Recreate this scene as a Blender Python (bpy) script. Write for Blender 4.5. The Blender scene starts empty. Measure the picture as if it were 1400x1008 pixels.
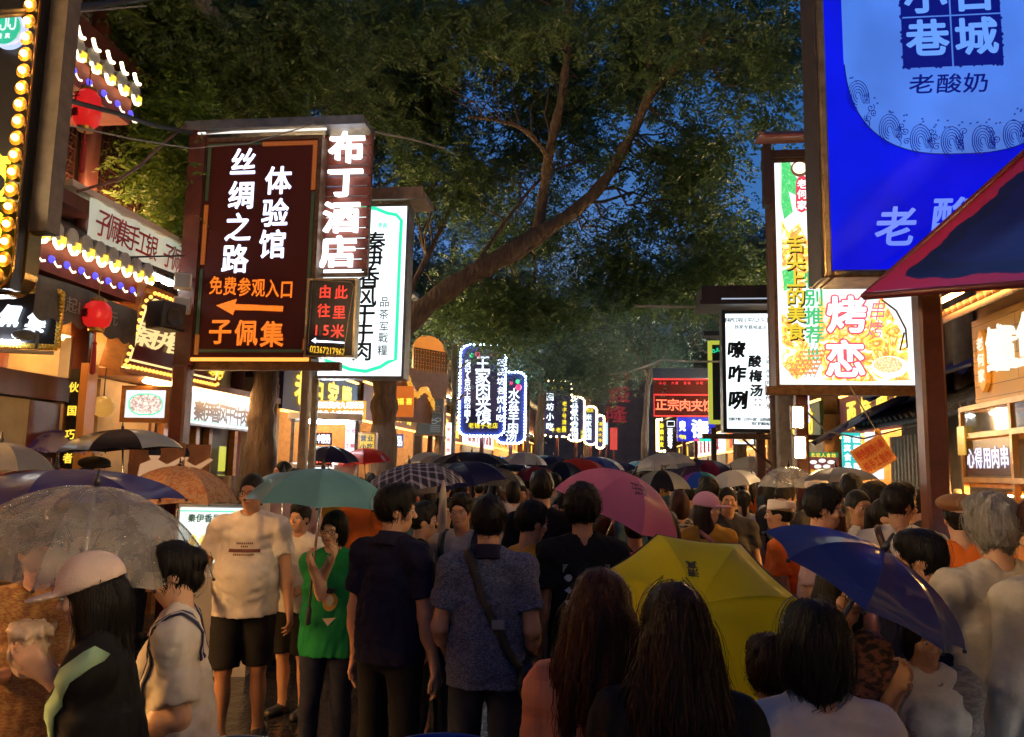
import bpy, bmesh, math, random
import numpy as np
from mathutils import Vector, Matrix, noise as mnoise
from mathutils.bvhtree import BVHTree
random.seed(7); RNG = np.random.default_rng(7)
scene = bpy.context.scene
COL = scene.collection
R_ = math.radians

# ------------------------------------------------------------------ camera
FPX, CX, CY = 1076.0, 700.0, 504.0          # focal length and centre in pixels of the 1400 x 1008 photograph
CAMZ, PITCH, ROLL = 1.8, math.atan(138 / 1076.0), R_(1.05)
cF = Vector((0, math.cos(PITCH), math.sin(PITCH)))
_r0 = Vector((1, 0, 0)); _u0 = Vector((0, -math.sin(PITCH), math.cos(PITCH)))
cR = _r0 * math.cos(ROLL) + _u0 * math.sin(ROLL)
cU = _u0 * math.cos(ROLL) - _r0 * math.sin(ROLL)
cam_d = bpy.data.cameras.new("camera"); cam = bpy.data.objects.new("camera", cam_d); COL.objects.link(cam)
cam.matrix_world = Matrix(((cR.x, cU.x, -cF.x, 0), (cR.y, cU.y, -cF.y, 0), (cR.z, cU.z, -cF.z, CAMZ), (0, 0, 0, 1)))
cam_d.sensor_width = 36; cam_d.lens = FPX / 1400 * 36; cam_d.clip_start = 0.05; cam_d.clip_end = 2000
scene.camera = cam

# ------------------------------------------------------------------ dusk sky, faint last sunlight, exposure
world = bpy.data.worlds.new("World"); scene.world = world; world.use_nodes = True
wn = world.node_tree; wn.nodes.clear()
sky = wn.nodes.new("ShaderNodeTexSky"); sky.sky_type = 'NISHITA'; sky.sun_disc = False
sky.sun_elevation = R_(2.0); sky.sun_rotation = R_(0); sky.air_density = 1.0; sky.dust_density = 0.3; sky.ozone_density = 5.2
bg = wn.nodes.new("ShaderNodeBackground"); bg.inputs[1].default_value = 0.085
wo = wn.nodes.new("ShaderNodeOutputWorld")
wn.links.new(sky.outputs[0], bg.inputs[0]); wn.links.new(bg.outputs[0], wo.inputs[0])
sun_d = bpy.data.lights.new("dusk_sun", 'SUN'); sun_d.energy = .04; sun_d.angle = R_(20); sun_d.color = (1, .8, .65)
sun_o = bpy.data.objects.new("dusk_sun", sun_d); COL.objects.link(sun_o); sun_o.rotation_euler = (R_(-88), 0, 0)   # the last light, low behind the street end
scene.view_settings.view_transform = 'Standard'; scene.view_settings.look = 'None'
scene.view_settings.exposure = 1.7; scene.view_settings.gamma = 1.0
cy = scene.cycles
cy.max_bounces = 6; cy.diffuse_bounces = 3; cy.glossy_bounces = 3; cy.transmission_bounces = 6; cy.transparent_max_bounces = 24
cy.sample_clamp_indirect = 3.0; cy.caustics_reflective = False; cy.caustics_refractive = False
cy.use_denoising = True; cy.use_light_tree = True

# ------------------------------------------------------------------ where things stand
def W(px, py, d):
    """the point seen at pixel (px, py) of the photograph, d metres in front of the camera"""
    v = cF + cR * ((px - CX) / FPX) + cU * ((CY - py) / FPX)
    return Vector((0, 0, CAMZ)) + v * (d / v.y)
STREET = math.atan(130 / 1076.0)             # the street runs a little to the right of the view axis
sS = Vector((math.sin(STREET), math.cos(STREET), 0)); sD = Vector((math.cos(STREET), -math.sin(STREET), 0))
def S(D, u, z=0.0):
    """street coordinates: D metres right of the camera's line, u metres along, z up"""
    return sD * D + sS * u + Vector((0, 0, z))
def PL(px, py, D):
    """(u, z) where the ray through a pixel meets the long vertical plane at D"""
    v = cF + cR * ((px - CX) / FPX) + cU * ((CY - py) / FPX)
    t = D / v.dot(sD)
    return t * v.dot(sS), CAMZ + t * v.z
FACE_CAM, FACE_R, FACE_L = -STREET, math.pi / 2 - STREET, -math.pi / 2 - STREET

# ------------------------------------------------------------------ object helpers
def tag(o, label=None, cat=None, group=None, kind=None):
    if label: o['label'] = label
    if cat: o['category'] = cat
    if group: o['group'] = group
    if kind: o['kind'] = kind
    return o
def thing(name, label, cat, loc=(0, 0, 0), rz=0.0, group=None, ry=0.0, rx=0.0):
    o = bpy.data.objects.new(name, None); COL.objects.link(o); o.empty_display_size = .1
    o.location = loc; o.rotation_euler = (rx, ry, rz)
    return tag(o, label, cat, group)
def link(name, me, parent=None, mats=()):
    o = bpy.data.objects.new(name, me); COL.objects.link(o)
    if parent is not None: o.parent = parent
    for m in mats: me.materials.append(m)
    return o
def mesh_np(name, V, F, smooth=False, nper=None, mi=None):
    """fast mesh from numpy: F is (n,3) or (n,4), or a flat list with nper sizes"""
    me = bpy.data.meshes.new(name)
    V = np.asarray(V, np.float32); F = np.asarray(F, np.int32)
    if nper is None:
        k = F.shape[1]; sizes = np.full(len(F), k, np.int32); F = F.ravel()
    else: sizes = np.asarray(nper, np.int32)
    me.vertices.add(len(V)); me.vertices.foreach_set('co', V.ravel())
    me.loops.add(len(F)); me.loops.foreach_set('vertex_index', F)
    me.polygons.add(len(sizes))
    st = np.zeros(len(sizes), np.int32); st[1:] = np.cumsum(sizes)[:-1]
    me.polygons.foreach_set('loop_start', st)
    if smooth: me.polygons.foreach_set('use_smooth', np.ones(len(sizes), bool))
    if mi is not None: me.polygons.foreach_set('material_index', np.asarray(mi, np.int32))
    me.update(calc_edges=True); me.validate()
    return me

class MB:
    """collects simple shaped pieces into the ONE mesh of a part"""
    def __init__(s): s.v = []; s.f = []; s.m = []; s.cur = 0
    def add(s, V, F, M=None):
        n = len(s.v)
        for p in V:
            p = Vector(p)
            s.v.append(tuple(M @ p) if M is not None else tuple(p))
        for f in F: s.f.append(tuple(i + n for i in f)); s.m.append(s.cur)
        return s
    def box(s, x0, x1, y0, y1, z0, z1, M=None, b=0.0):
        if b <= 0:
            V = [(x0, y0, z0), (x1, y0, z0), (x1, y1, z0), (x0, y1, z0), (x0, y0, z1), (x1, y0, z1), (x1, y1, z1), (x0, y1, z1)]
            return s.add(V, [(0, 3, 2, 1), (4, 5, 6, 7), (0, 1, 5, 4), (1, 2, 6, 5), (2, 3, 7, 6), (3, 0, 4, 7)], M)
        V = []
        for z, i in ((z0, b), (z0 + b, 0), (z1 - b, 0), (z1, b)):
            a0, a1, c0, c1 = x0 + i, x1 - i, y0 + i, y1 - i
            V += [(a0 + b * (i == 0), c0, z), (a1 - b * (i == 0), c0, z), (a1, c0 + b * (i == 0), z), (a1, c1 - b * (i == 0), z),
                  (a1 - b * (i == 0), c1, z), (a0 + b * (i == 0), c1, z), (a0, c1 - b * (i == 0), z), (a0, c0 + b * (i == 0), z)]
        F = [tuple(range(7, -1, -1)), tuple(range(24, 32))]
        for k in range(3):
            for j in range(8): F.append((k * 8 + j, k * 8 + (j + 1) % 8, k * 8 + 8 + (j + 1) % 8, k * 8 + 8 + j))
        return s.add(V, F, M)
    def quad(s, a, b, c, d): return s.add([a, b, c, d], [(0, 1, 2, 3)])
    def prism(s, pts, y0, y1, M=None):
        """polygon in x,z pushed from y0 to y1"""
        n = len(pts); V = [(x, y0, z) for x, z in pts] + [(x, y1, z) for x, z in pts]
        F = [tuple(range(n)), tuple(range(2 * n - 1, n - 1, -1))] + [(i, n + i, n + (i + 1) % n, (i + 1) % n) for i in range(n)]
        return s.add(V, F, M)
    def tube(s, P, r, n=8, cap=True):
        P = [Vector(p) for p in P]; rs = r if isinstance(r, (list, tuple)) else [r] * len(P)
        V = []; up = None
        for i, p in enumerate(P):
            t = (P[min(i + 1, len(P) - 1)] - P[max(i - 1, 0)])
            t = t.normalized() if t.length > 1e-9 else Vector((0, 0, 1))
            if up is None: up = t.orthogonal().normalized()
            else:
                up = up - t * up.dot(t); up = up.normalized() if up.length > 1e-6 else t.orthogonal().normalized()
            w = t.cross(up)
            for k in range(n):
                a = 2 * math.pi * k / n
                V.append(p + (up * math.cos(a) + w * math.sin(a)) * rs[i])
        F = []
        for i in range(len(P) - 1):
            for k in range(n): F.append((i * n + k, i * n + (k + 1) % n, (i + 1) * n + (k + 1) % n, (i + 1) * n + k))
        if cap: F += [tuple(range(n - 1, -1, -1)), tuple(range((len(P) - 1) * n, len(P) * n))]
        return s.add(V, F)
    def lathe(s, prof, n=16, M=None):
        V = [(r * math.cos(2 * math.pi * k / n), r * math.sin(2 * math.pi * k / n), z) for r, z in prof for k in range(n)]
        F = [(i * n + k, i * n + (k + 1) % n, (i + 1) * n + (k + 1) % n, (i + 1) * n + k) for i in range(len(prof) - 1) for k in range(n)]
        F += [tuple(range(n - 1, -1, -1)), tuple(range((len(prof) - 1) * n, len(prof) * n))]
        return s.add(V, F, M)
    def ball(s, c, r, n=10, m=6, sc=(1, 1, 1)):
        V = [(c[0], c[1], c[2] - r * sc[2])]
        for i in range(1, m):
            a = math.pi * i / m - math.pi / 2
            for k in range(n):
                b = 2 * math.pi * k / n
                V.append((c[0] + r * sc[0] * math.cos(a) * math.cos(b), c[1] + r * sc[1] * math.cos(a) * math.sin(b), c[2] + r * sc[2] * math.sin(a)))
        V.append((c[0], c[1], c[2] + r * sc[2])); L = len(V) - 1
        F = [(0, 1 + (k + 1) % n, 1 + k) for k in range(n)]
        for i in range(m - 2):
            for k in range(n): F.append((1 + i * n + k, 1 + i * n + (k + 1) % n, 1 + (i + 1) * n + (k + 1) % n, 1 + (i + 1) * n + k))
        F += [(L, 1 + (m - 2) * n + k, 1 + (m - 2) * n + (k + 1) % n) for k in range(n)]
        return s.add(V, F)
    def mesh(s, name, smooth=False):
        me = bpy.data.meshes.new(name); me.from_pydata(s.v, [], s.f)
        if smooth: me.polygons.foreach_set('use_smooth', [True] * len(s.f))
        if any(s.m): me.polygons.foreach_set('material_index', s.m)
        me.update(); return me
    def build(s, name, m, parent=None, smooth=False, label=None):
        ms = m if isinstance(m, (list, tuple)) else [m]
        o = link(name, s.mesh(name, smooth), parent, ms)
        if label: o['label'] = label
        return o

def copy_thing(root, loc=None, rz=None, label=None, group=None, mats=None):
    """a copy of a thing with copies of its parts and sub-parts; mats: {part name: material}"""
    r = root.copy(); COL.objects.link(r)
    if loc is not None: r.location = loc
    if rz is not None: r.rotation_euler.z = rz
    if label: r['label'] = label
    if group: r['group'] = group
    for ch in list(root.children):
        c = ch.copy(); COL.objects.link(c); c.parent = r
        nm = ch.name.split('.')[0]
        if mats and nm in mats and len(c.material_slots):
            c.material_slots[0].link = 'OBJECT'; c.material_slots[0].material = mats[nm]
        for g in list(ch.children):
            d = g.copy(); COL.objects.link(d); d.parent = c
    return r

# ------------------------------------------------------------------ materials
_mats = {}
def srgb(r, g, b):
    f = lambda c: (c / 255 / 12.92) if c / 255 <= .04045 else ((c / 255 + .055) / 1.055) ** 2.4
    return (f(r), f(g), f(b))
def mat(name, col, rough=.6, metal=0.0, var=0.0, vscale=8.0, bump=0.0, bscale=60.0, spec=.5, stretch=(1, 1, 1), trans=0.0, sss=0.0, sheen=0.0, coat=0.0, rvar=0.0):
    if name in _mats: return _mats[name]
    m = bpy.data.materials.new(name); m.use_nodes = True; _mats[name] = m
    nt = m.node_tree; b = nt.nodes['Principled BSDF']
    b.inputs['Base Color'].default_value = (*col, 1); b.inputs['Roughness'].default_value = rough; b.inputs['Metallic'].default_value = metal
    b.inputs['Specular IOR Level'].default_value = spec
    if trans: b.inputs['Transmission Weight'].default_value = trans
    if sss: b.inputs['Subsurface Weight'].default_value = sss; b.inputs['Subsurface Radius'].default_value = (.02, .008, .004)
    if sheen: b.inputs['Sheen Weight'].default_value = sheen
    if coat: b.inputs['Coat Weight'].default_value = coat; b.inputs['Coat Roughness'].default_value = .12
    if var or bump or rvar:
        tc = nt.nodes.new('ShaderNodeTexCoord'); mp = nt.nodes.new('ShaderNodeMapping'); mp.inputs['Scale'].default_value = stretch
        nt.links.new(tc.outputs['Object'], mp.inputs[0])
    if var:
        n = nt.nodes.new('ShaderNodeTexNoise'); n.inputs['Scale'].default_value = vscale; n.inputs['Detail'].default_value = 6; n.inputs['Roughness'].default_value = .65
        r = nt.nodes.new('ShaderNodeValToRGB')
        r.color_ramp.elements[0].position = .3; r.color_ramp.elements[1].position = .7
        r.color_ramp.elements[0].color = (*[c * (1 - var) for c in col], 1); r.color_ramp.elements[1].color = (*[min(1, c * (1 + var)) for c in col], 1)
        nt.links.new(mp.outputs[0], n.inputs['Vector']); nt.links.new(n.outputs['Fac'], r.inputs[0]); nt.links.new(r.outputs[0], b.inputs['Base Color'])
    if rvar:
        n3 = nt.nodes.new('ShaderNodeTexNoise'); n3.inputs['Scale'].default_value = vscale * .7; n3.inputs['Detail'].default_value = 5
        mr = nt.nodes.new('ShaderNodeMapRange'); mr.inputs[1].default_value = .3; mr.inputs[2].default_value = .7
        mr.inputs[3].default_value = max(.03, rough - rvar); mr.inputs[4].default_value = min(1, rough + rvar)
        nt.links.new(mp.outputs[0], n3.inputs['Vector']); nt.links.new(n3.outputs['Fac'], mr.inputs[0]); nt.links.new(mr.outputs[0], b.inputs['Roughness'])
    if bump:
        n2 = nt.nodes.new('ShaderNodeTexNoise'); n2.inputs['Scale'].default_value = bscale; n2.inputs['Detail'].default_value = 4
        bp = nt.nodes.new('ShaderNodeBump'); bp.inputs['Strength'].default_value = bump; bp.inputs['Distance'].default_value = .01
        nt.links.new(mp.outputs[0], n2.inputs['Vector']); nt.links.new(n2.outputs['Fac'], bp.inputs['Height']); nt.links.new(bp.outputs[0], b.inputs['Normal'])
    return m
def glow(name, col, strength=1.0, base=(.02, .02, .02), dots=0.0, sample=False, off=.08):
    """a surface that gives off light; dots = pitch of an LED matrix in metres"""
    if name in _mats: return _mats[name]
    m = bpy.data.materials.new(name); m.use_nodes = True; _mats[name] = m
    nt = m.node_tree; b = nt.nodes['Principled BSDF']
    if strength <= 8: strength *= .32            # signs and panels; lamps and tubes are stronger
    b.inputs['Base Color'].default_value = (*base, 1); b.inputs['Roughness'].default_value = .35
    b.inputs['Emission Color'].default_value = (*col, 1); b.inputs['Emission Strength'].default_value = strength
    if dots:
        tc = nt.nodes.new('ShaderNodeTexCoord'); vm = nt.nodes.new('ShaderNodeVectorMath'); vm.operation = 'SCALE'; vm.inputs['Scale'].default_value = 1 / dots
        fr = nt.nodes.new('ShaderNodeVectorMath'); fr.operation = 'FRACTION'
        sb = nt.nodes.new('ShaderNodeVectorMath'); sb.operation = 'SUBTRACT'; sb.inputs[1].default_value = (.5, .5, .5)
        mu = nt.nodes.new('ShaderNodeVectorMath'); mu.operation = 'MULTIPLY'; mu.inputs[1].default_value = (1, 0, 1)
        ln = nt.nodes.new('ShaderNodeVectorMath'); ln.operation = 'LENGTH'
        mr = nt.nodes.new('ShaderNodeMapRange'); mr.inputs[1].default_value = .30; mr.inputs[2].default_value = .48; mr.inputs[3].default_value = strength; mr.inputs[4].default_value = strength * off
        L = nt.links.new
        L(tc.outputs['Object'], vm.inputs[0]); L(vm.outputs[0], fr.inputs[0]); L(fr.outputs[0], sb.inputs[0]); L(sb.outputs[0], mu.inputs[0])
        L(mu.outputs[0], ln.inputs[0]); L(ln.outputs['Value'], mr.inputs[0]); L(mr.outputs[0], b.inputs['Emission Strength'])
    elif sample and strength < 3:      # tubes behind a panel never light it quite evenly
        tc = nt.nodes.new('ShaderNodeTexCoord'); nz = nt.nodes.new('ShaderNodeTexNoise'); nz.inputs['Scale'].default_value = 1.7; nz.inputs['Detail'].default_value = 2; mr = nt.nodes.new('ShaderNodeMapRange')
        mr.inputs[1].default_value = .3; mr.inputs[2].default_value = .7; mr.inputs[3].default_value = strength * .68; mr.inputs[4].default_value = strength * 1.12
        nt.links.new(tc.outputs['Object'], nz.inputs['Vector']); nt.links.new(nz.outputs['Fac'], mr.inputs[0]); nt.links.new(mr.outputs[0], b.inputs['Emission Strength'])
    if not sample: m.cycles.emission_sampling = 'NONE'
    return m
def nodes(name, rough=.6):
    """a bare material and its node tree, for the few that need their own pattern"""
    m = bpy.data.materials.new(name); m.use_nodes = True; _mats[name] = m
    b = m.node_tree.nodes['Principled BSDF']; b.inputs['Roughness'].default_value = rough
    return m, m.node_tree, b
def N(nt, typ, **kw):
    n = nt.nodes.new('ShaderNode' + typ)
    for k, v in kw.items():
        if k in n.inputs: n.inputs[k].default_value = v
        else: setattr(n, k, v)
    return n
def ramp(nt, stops):
    r = nt.nodes.new('ShaderNodeValToRGB'); e = r.color_ramp.elements
    while len(e) < len(stops): e.new(.5)
    for i, (p, c) in enumerate(stops): e[i].position = p; e[i].color = (*c, 1)
    return r

# ------------------------------------------------------------------ lettering
_glyphs = {}
def glyph(ch, bold=0.0, serif=False):
    """front outline of a character, made heavier by a strip of half width `bold` along its contours; z is 1 on the front, 0 on the back"""
    k = (ch, bold)
    if k in _glyphs: return _glyphs[k]
    c = bpy.data.curves.new("g", "FONT"); c.body = ch; c.size = 1; c.extrude = .5; c.resolution_u = 3
    o = bpy.data.objects.new("g", c); COL.objects.link(o)
    dg = bpy.context.evaluated_depsgraph_get(); me = bpy.data.meshes.new_from_object(o.evaluated_get(dg))
    V = np.empty(len(me.vertices) * 3, np.float32); me.vertices.foreach_get('co', V); V = V.reshape(-1, 3)
    F = [tuple(p.vertices) for p in me.polygons]
    bpy.data.objects.remove(o); bpy.data.curves.remove(c); bpy.data.meshes.remove(me)
    if len(V): lo, hi = V.min(0), V.max(0)
    else: lo = hi = np.zeros(3)
    if len(V) and bold > 0:
        V[:, 2] = np.where(V[:, 2] > 0, 1.0, 0.0)
        V2 = [tuple(v) for v in V]; seen = {}
        rnd = lambda i: (round(float(V[i, 0]), 4), round(float(V[i, 1]), 4))
        cnt = {}
        for f in F:
            if all(V[i, 2] > .5 for i in f):
                for i in range(len(f)):
                    a, b_ = rnd(f[i]), rnd(f[(i + 1) % len(f)]); cnt[(min(a, b_), max(a, b_))] = cnt.get((min(a, b_), max(a, b_)), 0) + 1
        pts = set(); zz = 1.02
        for (a, b_), n in cnt.items():
            if n != 1: continue
            d = np.array(b_) - np.array(a); L = np.hypot(*d)
            if L < 1e-5: continue
            q = np.array([-d[1], d[0]]) / L * bold; n0 = len(V2)
            V2 += [(a[0] - q[0], a[1] - q[1], zz), (b_[0] - q[0], b_[1] - q[1], zz), (b_[0] + q[0], b_[1] + q[1], zz), (a[0] + q[0], a[1] + q[1], zz)]; F.append((n0, n0 + 1, n0 + 2, n0 + 3)); pts |= {a, b_}
        for a in pts:
            n0 = len(V2); V2 += [(a[0] + bold * math.cos(i * math.pi / 3), a[1] + bold * math.sin(i * math.pi / 3), 1.03) for i in range(6)]; F.append(tuple(range(n0, n0 + 6)))
        V = np.array(V2, np.float32)
    elif len(V): V[:, 2] = np.where(V[:, 2] > 0, 1.0, 0.0)
    _glyphs[k] = (V, F, lo, hi)
    return _glyphs[k]
class Letters:
    """characters standing on a sign face: local x right, z up, y towards the back; proud by t"""
    def __init__(s): s.V = []; s.F = []; s.n = 0
    def ch(s, c, cx, cz, w, h, y=-.004, t=.004, bold=0.0, fit=False, skew=0.0, rot=0.0):
        if c == ' ': return
        V, F, lo, hi = glyph(c, bold)
        if not len(V): return
        if fit:
            x = (V[:, 0] - (lo[0] + hi[0]) / 2) / max(hi[0] - lo[0], 1e-6) * w; z = (V[:, 1] - (lo[1] + hi[1]) / 2) / max(hi[1] - lo[1], 1e-6) * h
        else:
            x = (V[:, 0] - (lo[0] + hi[0]) / 2) * w; z = (V[:, 1] - .38) * h
        x = x + skew * z
        if rot: x, z = x * math.cos(rot) - z * math.sin(rot), x * math.sin(rot) + z * math.cos(rot)
        P = np.stack([cx + x, y - t * V[:, 2], cz + z], 1)
        s.V.append(P)
        for f in F: s.F.append(tuple(i + s.n for i in f))
        s.n += len(V)
    def row(s, text, x0, x1, cz, h, **kw):
        st = (x1 - x0) / max(len(text), 1)
        for i, c in enumerate(text): s.ch(c, x0 + st * (i + .5), cz, kw.get('w', min(st, h) if ord(c) > 0x2000 else h * .9), h, **{k: v for k, v in kw.items() if k != 'w'})
        return s
    def column(s, text, cx, z1, z0, w, **kw):
        st = (z1 - z0) / max(len(text), 1)
        for i, c in enumerate(text): s.ch(c, cx, z1 - st * (i + .5), w, min(w, st), **kw)
        return s
    def build(s, m, parent, name='lettering'):
        if not s.V: return None
        me = bpy.data.meshes.new(name); me.from_pydata(np.concatenate(s.V).tolist(), [], s.F); me.update()
        return link(name, me, parent, [m])
# ================================================================== materials of the street
WOOD_RED = mat("red_brown_wood", (.085, .022, .016), .45, var=.45, vscale=5, bump=.25, bscale=30, stretch=(1, 1, .2))
WOOD_DARK = mat("dark_wood", (.035, .018, .012), .55, var=.4, vscale=6, bump=.25, bscale=25, stretch=(1, 1, .3))
WOOD_ORANGE = mat("varnished_wood", (.36, .16, .05), .4, var=.35, vscale=4, bump=.15, bscale=20, stretch=(.3, 1, 3), coat=.3)
STEEL_RED = mat("red_painted_steel", (.10, .022, .018), .4, var=.35, vscale=7, bump=.15, bscale=40)
STEEL_GREY = mat("weathered_grey_steel", (.16, .16, .165), .45, .5, var=.35, vscale=9, bump=.15, bscale=50)
RUST = mat("rusty_brown_frame", (.12, .065, .035), .5, .5, var=.5, vscale=14, bump=.2, bscale=70)
BRONZE = mat("worn_bronze_frame", (.30, .19, .08), .32, .85, var=.5, vscale=10, bump=.3, bscale=35)
TILE_GREY = mat("grey_clay_tile", (.11, .105, .10), .6, var=.35, vscale=18, bump=.3, bscale=60)
PLASTER = mat("cream_plaster", (.40, .30, .17), .8, var=.18, vscale=3, bump=.15, bscale=30)
WHITEWALL = mat("pale_wall_panel", (.55, .56, .56), .7, var=.15, vscale=2.5, bump=.1)
BLACK = mat("black_panel", (.012, .011, .013), .35, var=.3, vscale=4)
DARKBOX = mat("black_plastic", (.014, .014, .016), .45, bump=.1)
CABLE = mat("black_cable", (.02, .02, .022), .6)
CABLE_PALE = mat("grey_cable", (.22, .21, .2), .6)
INK = mat("black_ink", (.008, .010, .018), .5)
BLUE_INK = mat("navy_ink", (.01, .02, .10), .5)
STONE = mat("grey_stone", (.2, .19, .18), .8, var=.3, vscale=5, bump=.4, bscale=25)
BARK = mat("rough_bark", (.13, .088, .06), .9, var=.5, vscale=9, bump=1.0, bscale=22, stretch=(1, 1, .25))
[setattr(n.inputs['Distance'], 'default_value', .05) for n in BARK.node_tree.nodes if n.bl_idname == 'ShaderNodeBump']
G_WHITE = glow("backlit_white", (.86, .97, 1.0), 2.0, sample=True)
G_WHITE2 = glow("backlit_white_soft", (.90, .97, 1.0), 1.25, sample=True)
G_COOL = glow("cool_led_letter", (.72, .80, 1.0), 3.0, sample=False)
G_LEDW = glow("white_led_dots", (.66, .74, 1.0), 4.5, dots=.0135, off=.12)
G_LEDO = glow("orange_led_dots", (1.0, .20, .012), 2.0, dots=.0135, off=.12)
G_LEDR = glow("red_led_dots", (1.0, .035, .02), 2.6, dots=.0145, off=.15)
G_LEDY = glow("yellow_led_dots", (1.0, .55, .04), 2.0, dots=.0125, off=.15)
G_BULB = glow("warm_bulb", (1.0, .42, .06), 14, sample=True)
G_BULBS = glow("warm_bulb_row", (1.0, .42, .06), 3.2, sample=True)
G_NEONY = glow("yellow_neon", (1.0, .78, .03), 2.0)
G_YEL = glow("yellow_letter", (1.0, .62, .05), 1.6)
G_RED = glow("red_letter", (1.0, .04, .03), 1.6)
G_GREEN = glow("green_tube", (.02, .85, .38), 1.3)
G_TUBE = glow("fluorescent_tube", (1.0, .60, .26), 95.0, sample=True)
G_TUBEW = glow("white_tube", (.85, .95, 1.0), 36.0, sample=True)
G_WARM = glow("warm_lit_panel", (1.0, .50, .12), 1.1, sample=True)

# ================================================================== the street itself
def street_material():
    m, nt, b = nodes("wet_stone_paving", .2)
    tc = N(nt, 'TexCoord'); mp = N(nt, 'Mapping'); mp.inputs['Rotation'].default_value = (0, 0, -STREET)
    nt.links.new(tc.outputs['Object'], mp.inputs[0])
    br = N(nt, 'TexBrick', Scale=1.0); br.inputs['Brick Width'].default_value = .62; br.inputs['Row Height'].default_value = .31
    br.inputs['Mortar Size'].default_value = .012; br.inputs['Color1'].default_value = (.042, .040, .04, 1); br.inputs['Color2'].default_value = (.022, .021, .022, 1); br.inputs['Mortar'].default_value = (.012, .012, .012, 1)
    n = N(nt, 'TexNoise', Scale=1.6, Detail=5.0); n2 = N(nt, 'TexNoise', Scale=28.0, Detail=3.0); n3 = N(nt, 'TexNoise', Scale=7.0, Detail=4.0)
    for x in (br, n, n2, n3): nt.links.new(mp.outputs[0], x.inputs['Vector'])
    nt.links.new(br.outputs['Color'], b.inputs['Base Color'])
    mr = N(nt, 'MapRange'); mr.inputs[1].default_value = .35; mr.inputs[2].default_value = .65; mr.inputs[3].default_value = .03; mr.inputs[4].default_value = .20
    nt.links.new(n.outputs['Fac'], mr.inputs[0]); nt.links.new(mr.outputs[0], b.inputs['Roughness'])
    ma = N(nt, 'Math', operation='MULTIPLY_ADD'); ma.inputs[1].default_value = -.9
    nt.links.new(br.outputs['Fac'], ma.inputs[0]); nt.links.new(n3.outputs['Fac'], ma.inputs[2])
    mb = N(nt, 'Math', operation='MULTIPLY_ADD'); mb.inputs[1].default_value = .25; nt.links.new(n2.outputs['Fac'], mb.inputs[0]); nt.links.new(ma.outputs[0], mb.inputs[2])
    bp = N(nt, 'Bump'); bp.inputs['Strength'].default_value = .55; bp.inputs['Distance'].default_value = .02
    nt.links.new(mb.outputs[0], bp.inputs['Height']); nt.links.new(bp.outputs[0], b.inputs['Normal'])
    return m
tag(link("street", mesh_np("street", [(-250, -60, 0), (250, -60, 0), (250, 500, 0), (-250, 500, 0)], [(0, 1, 2, 3)]), None, [street_material()]), kind='structure')

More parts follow.
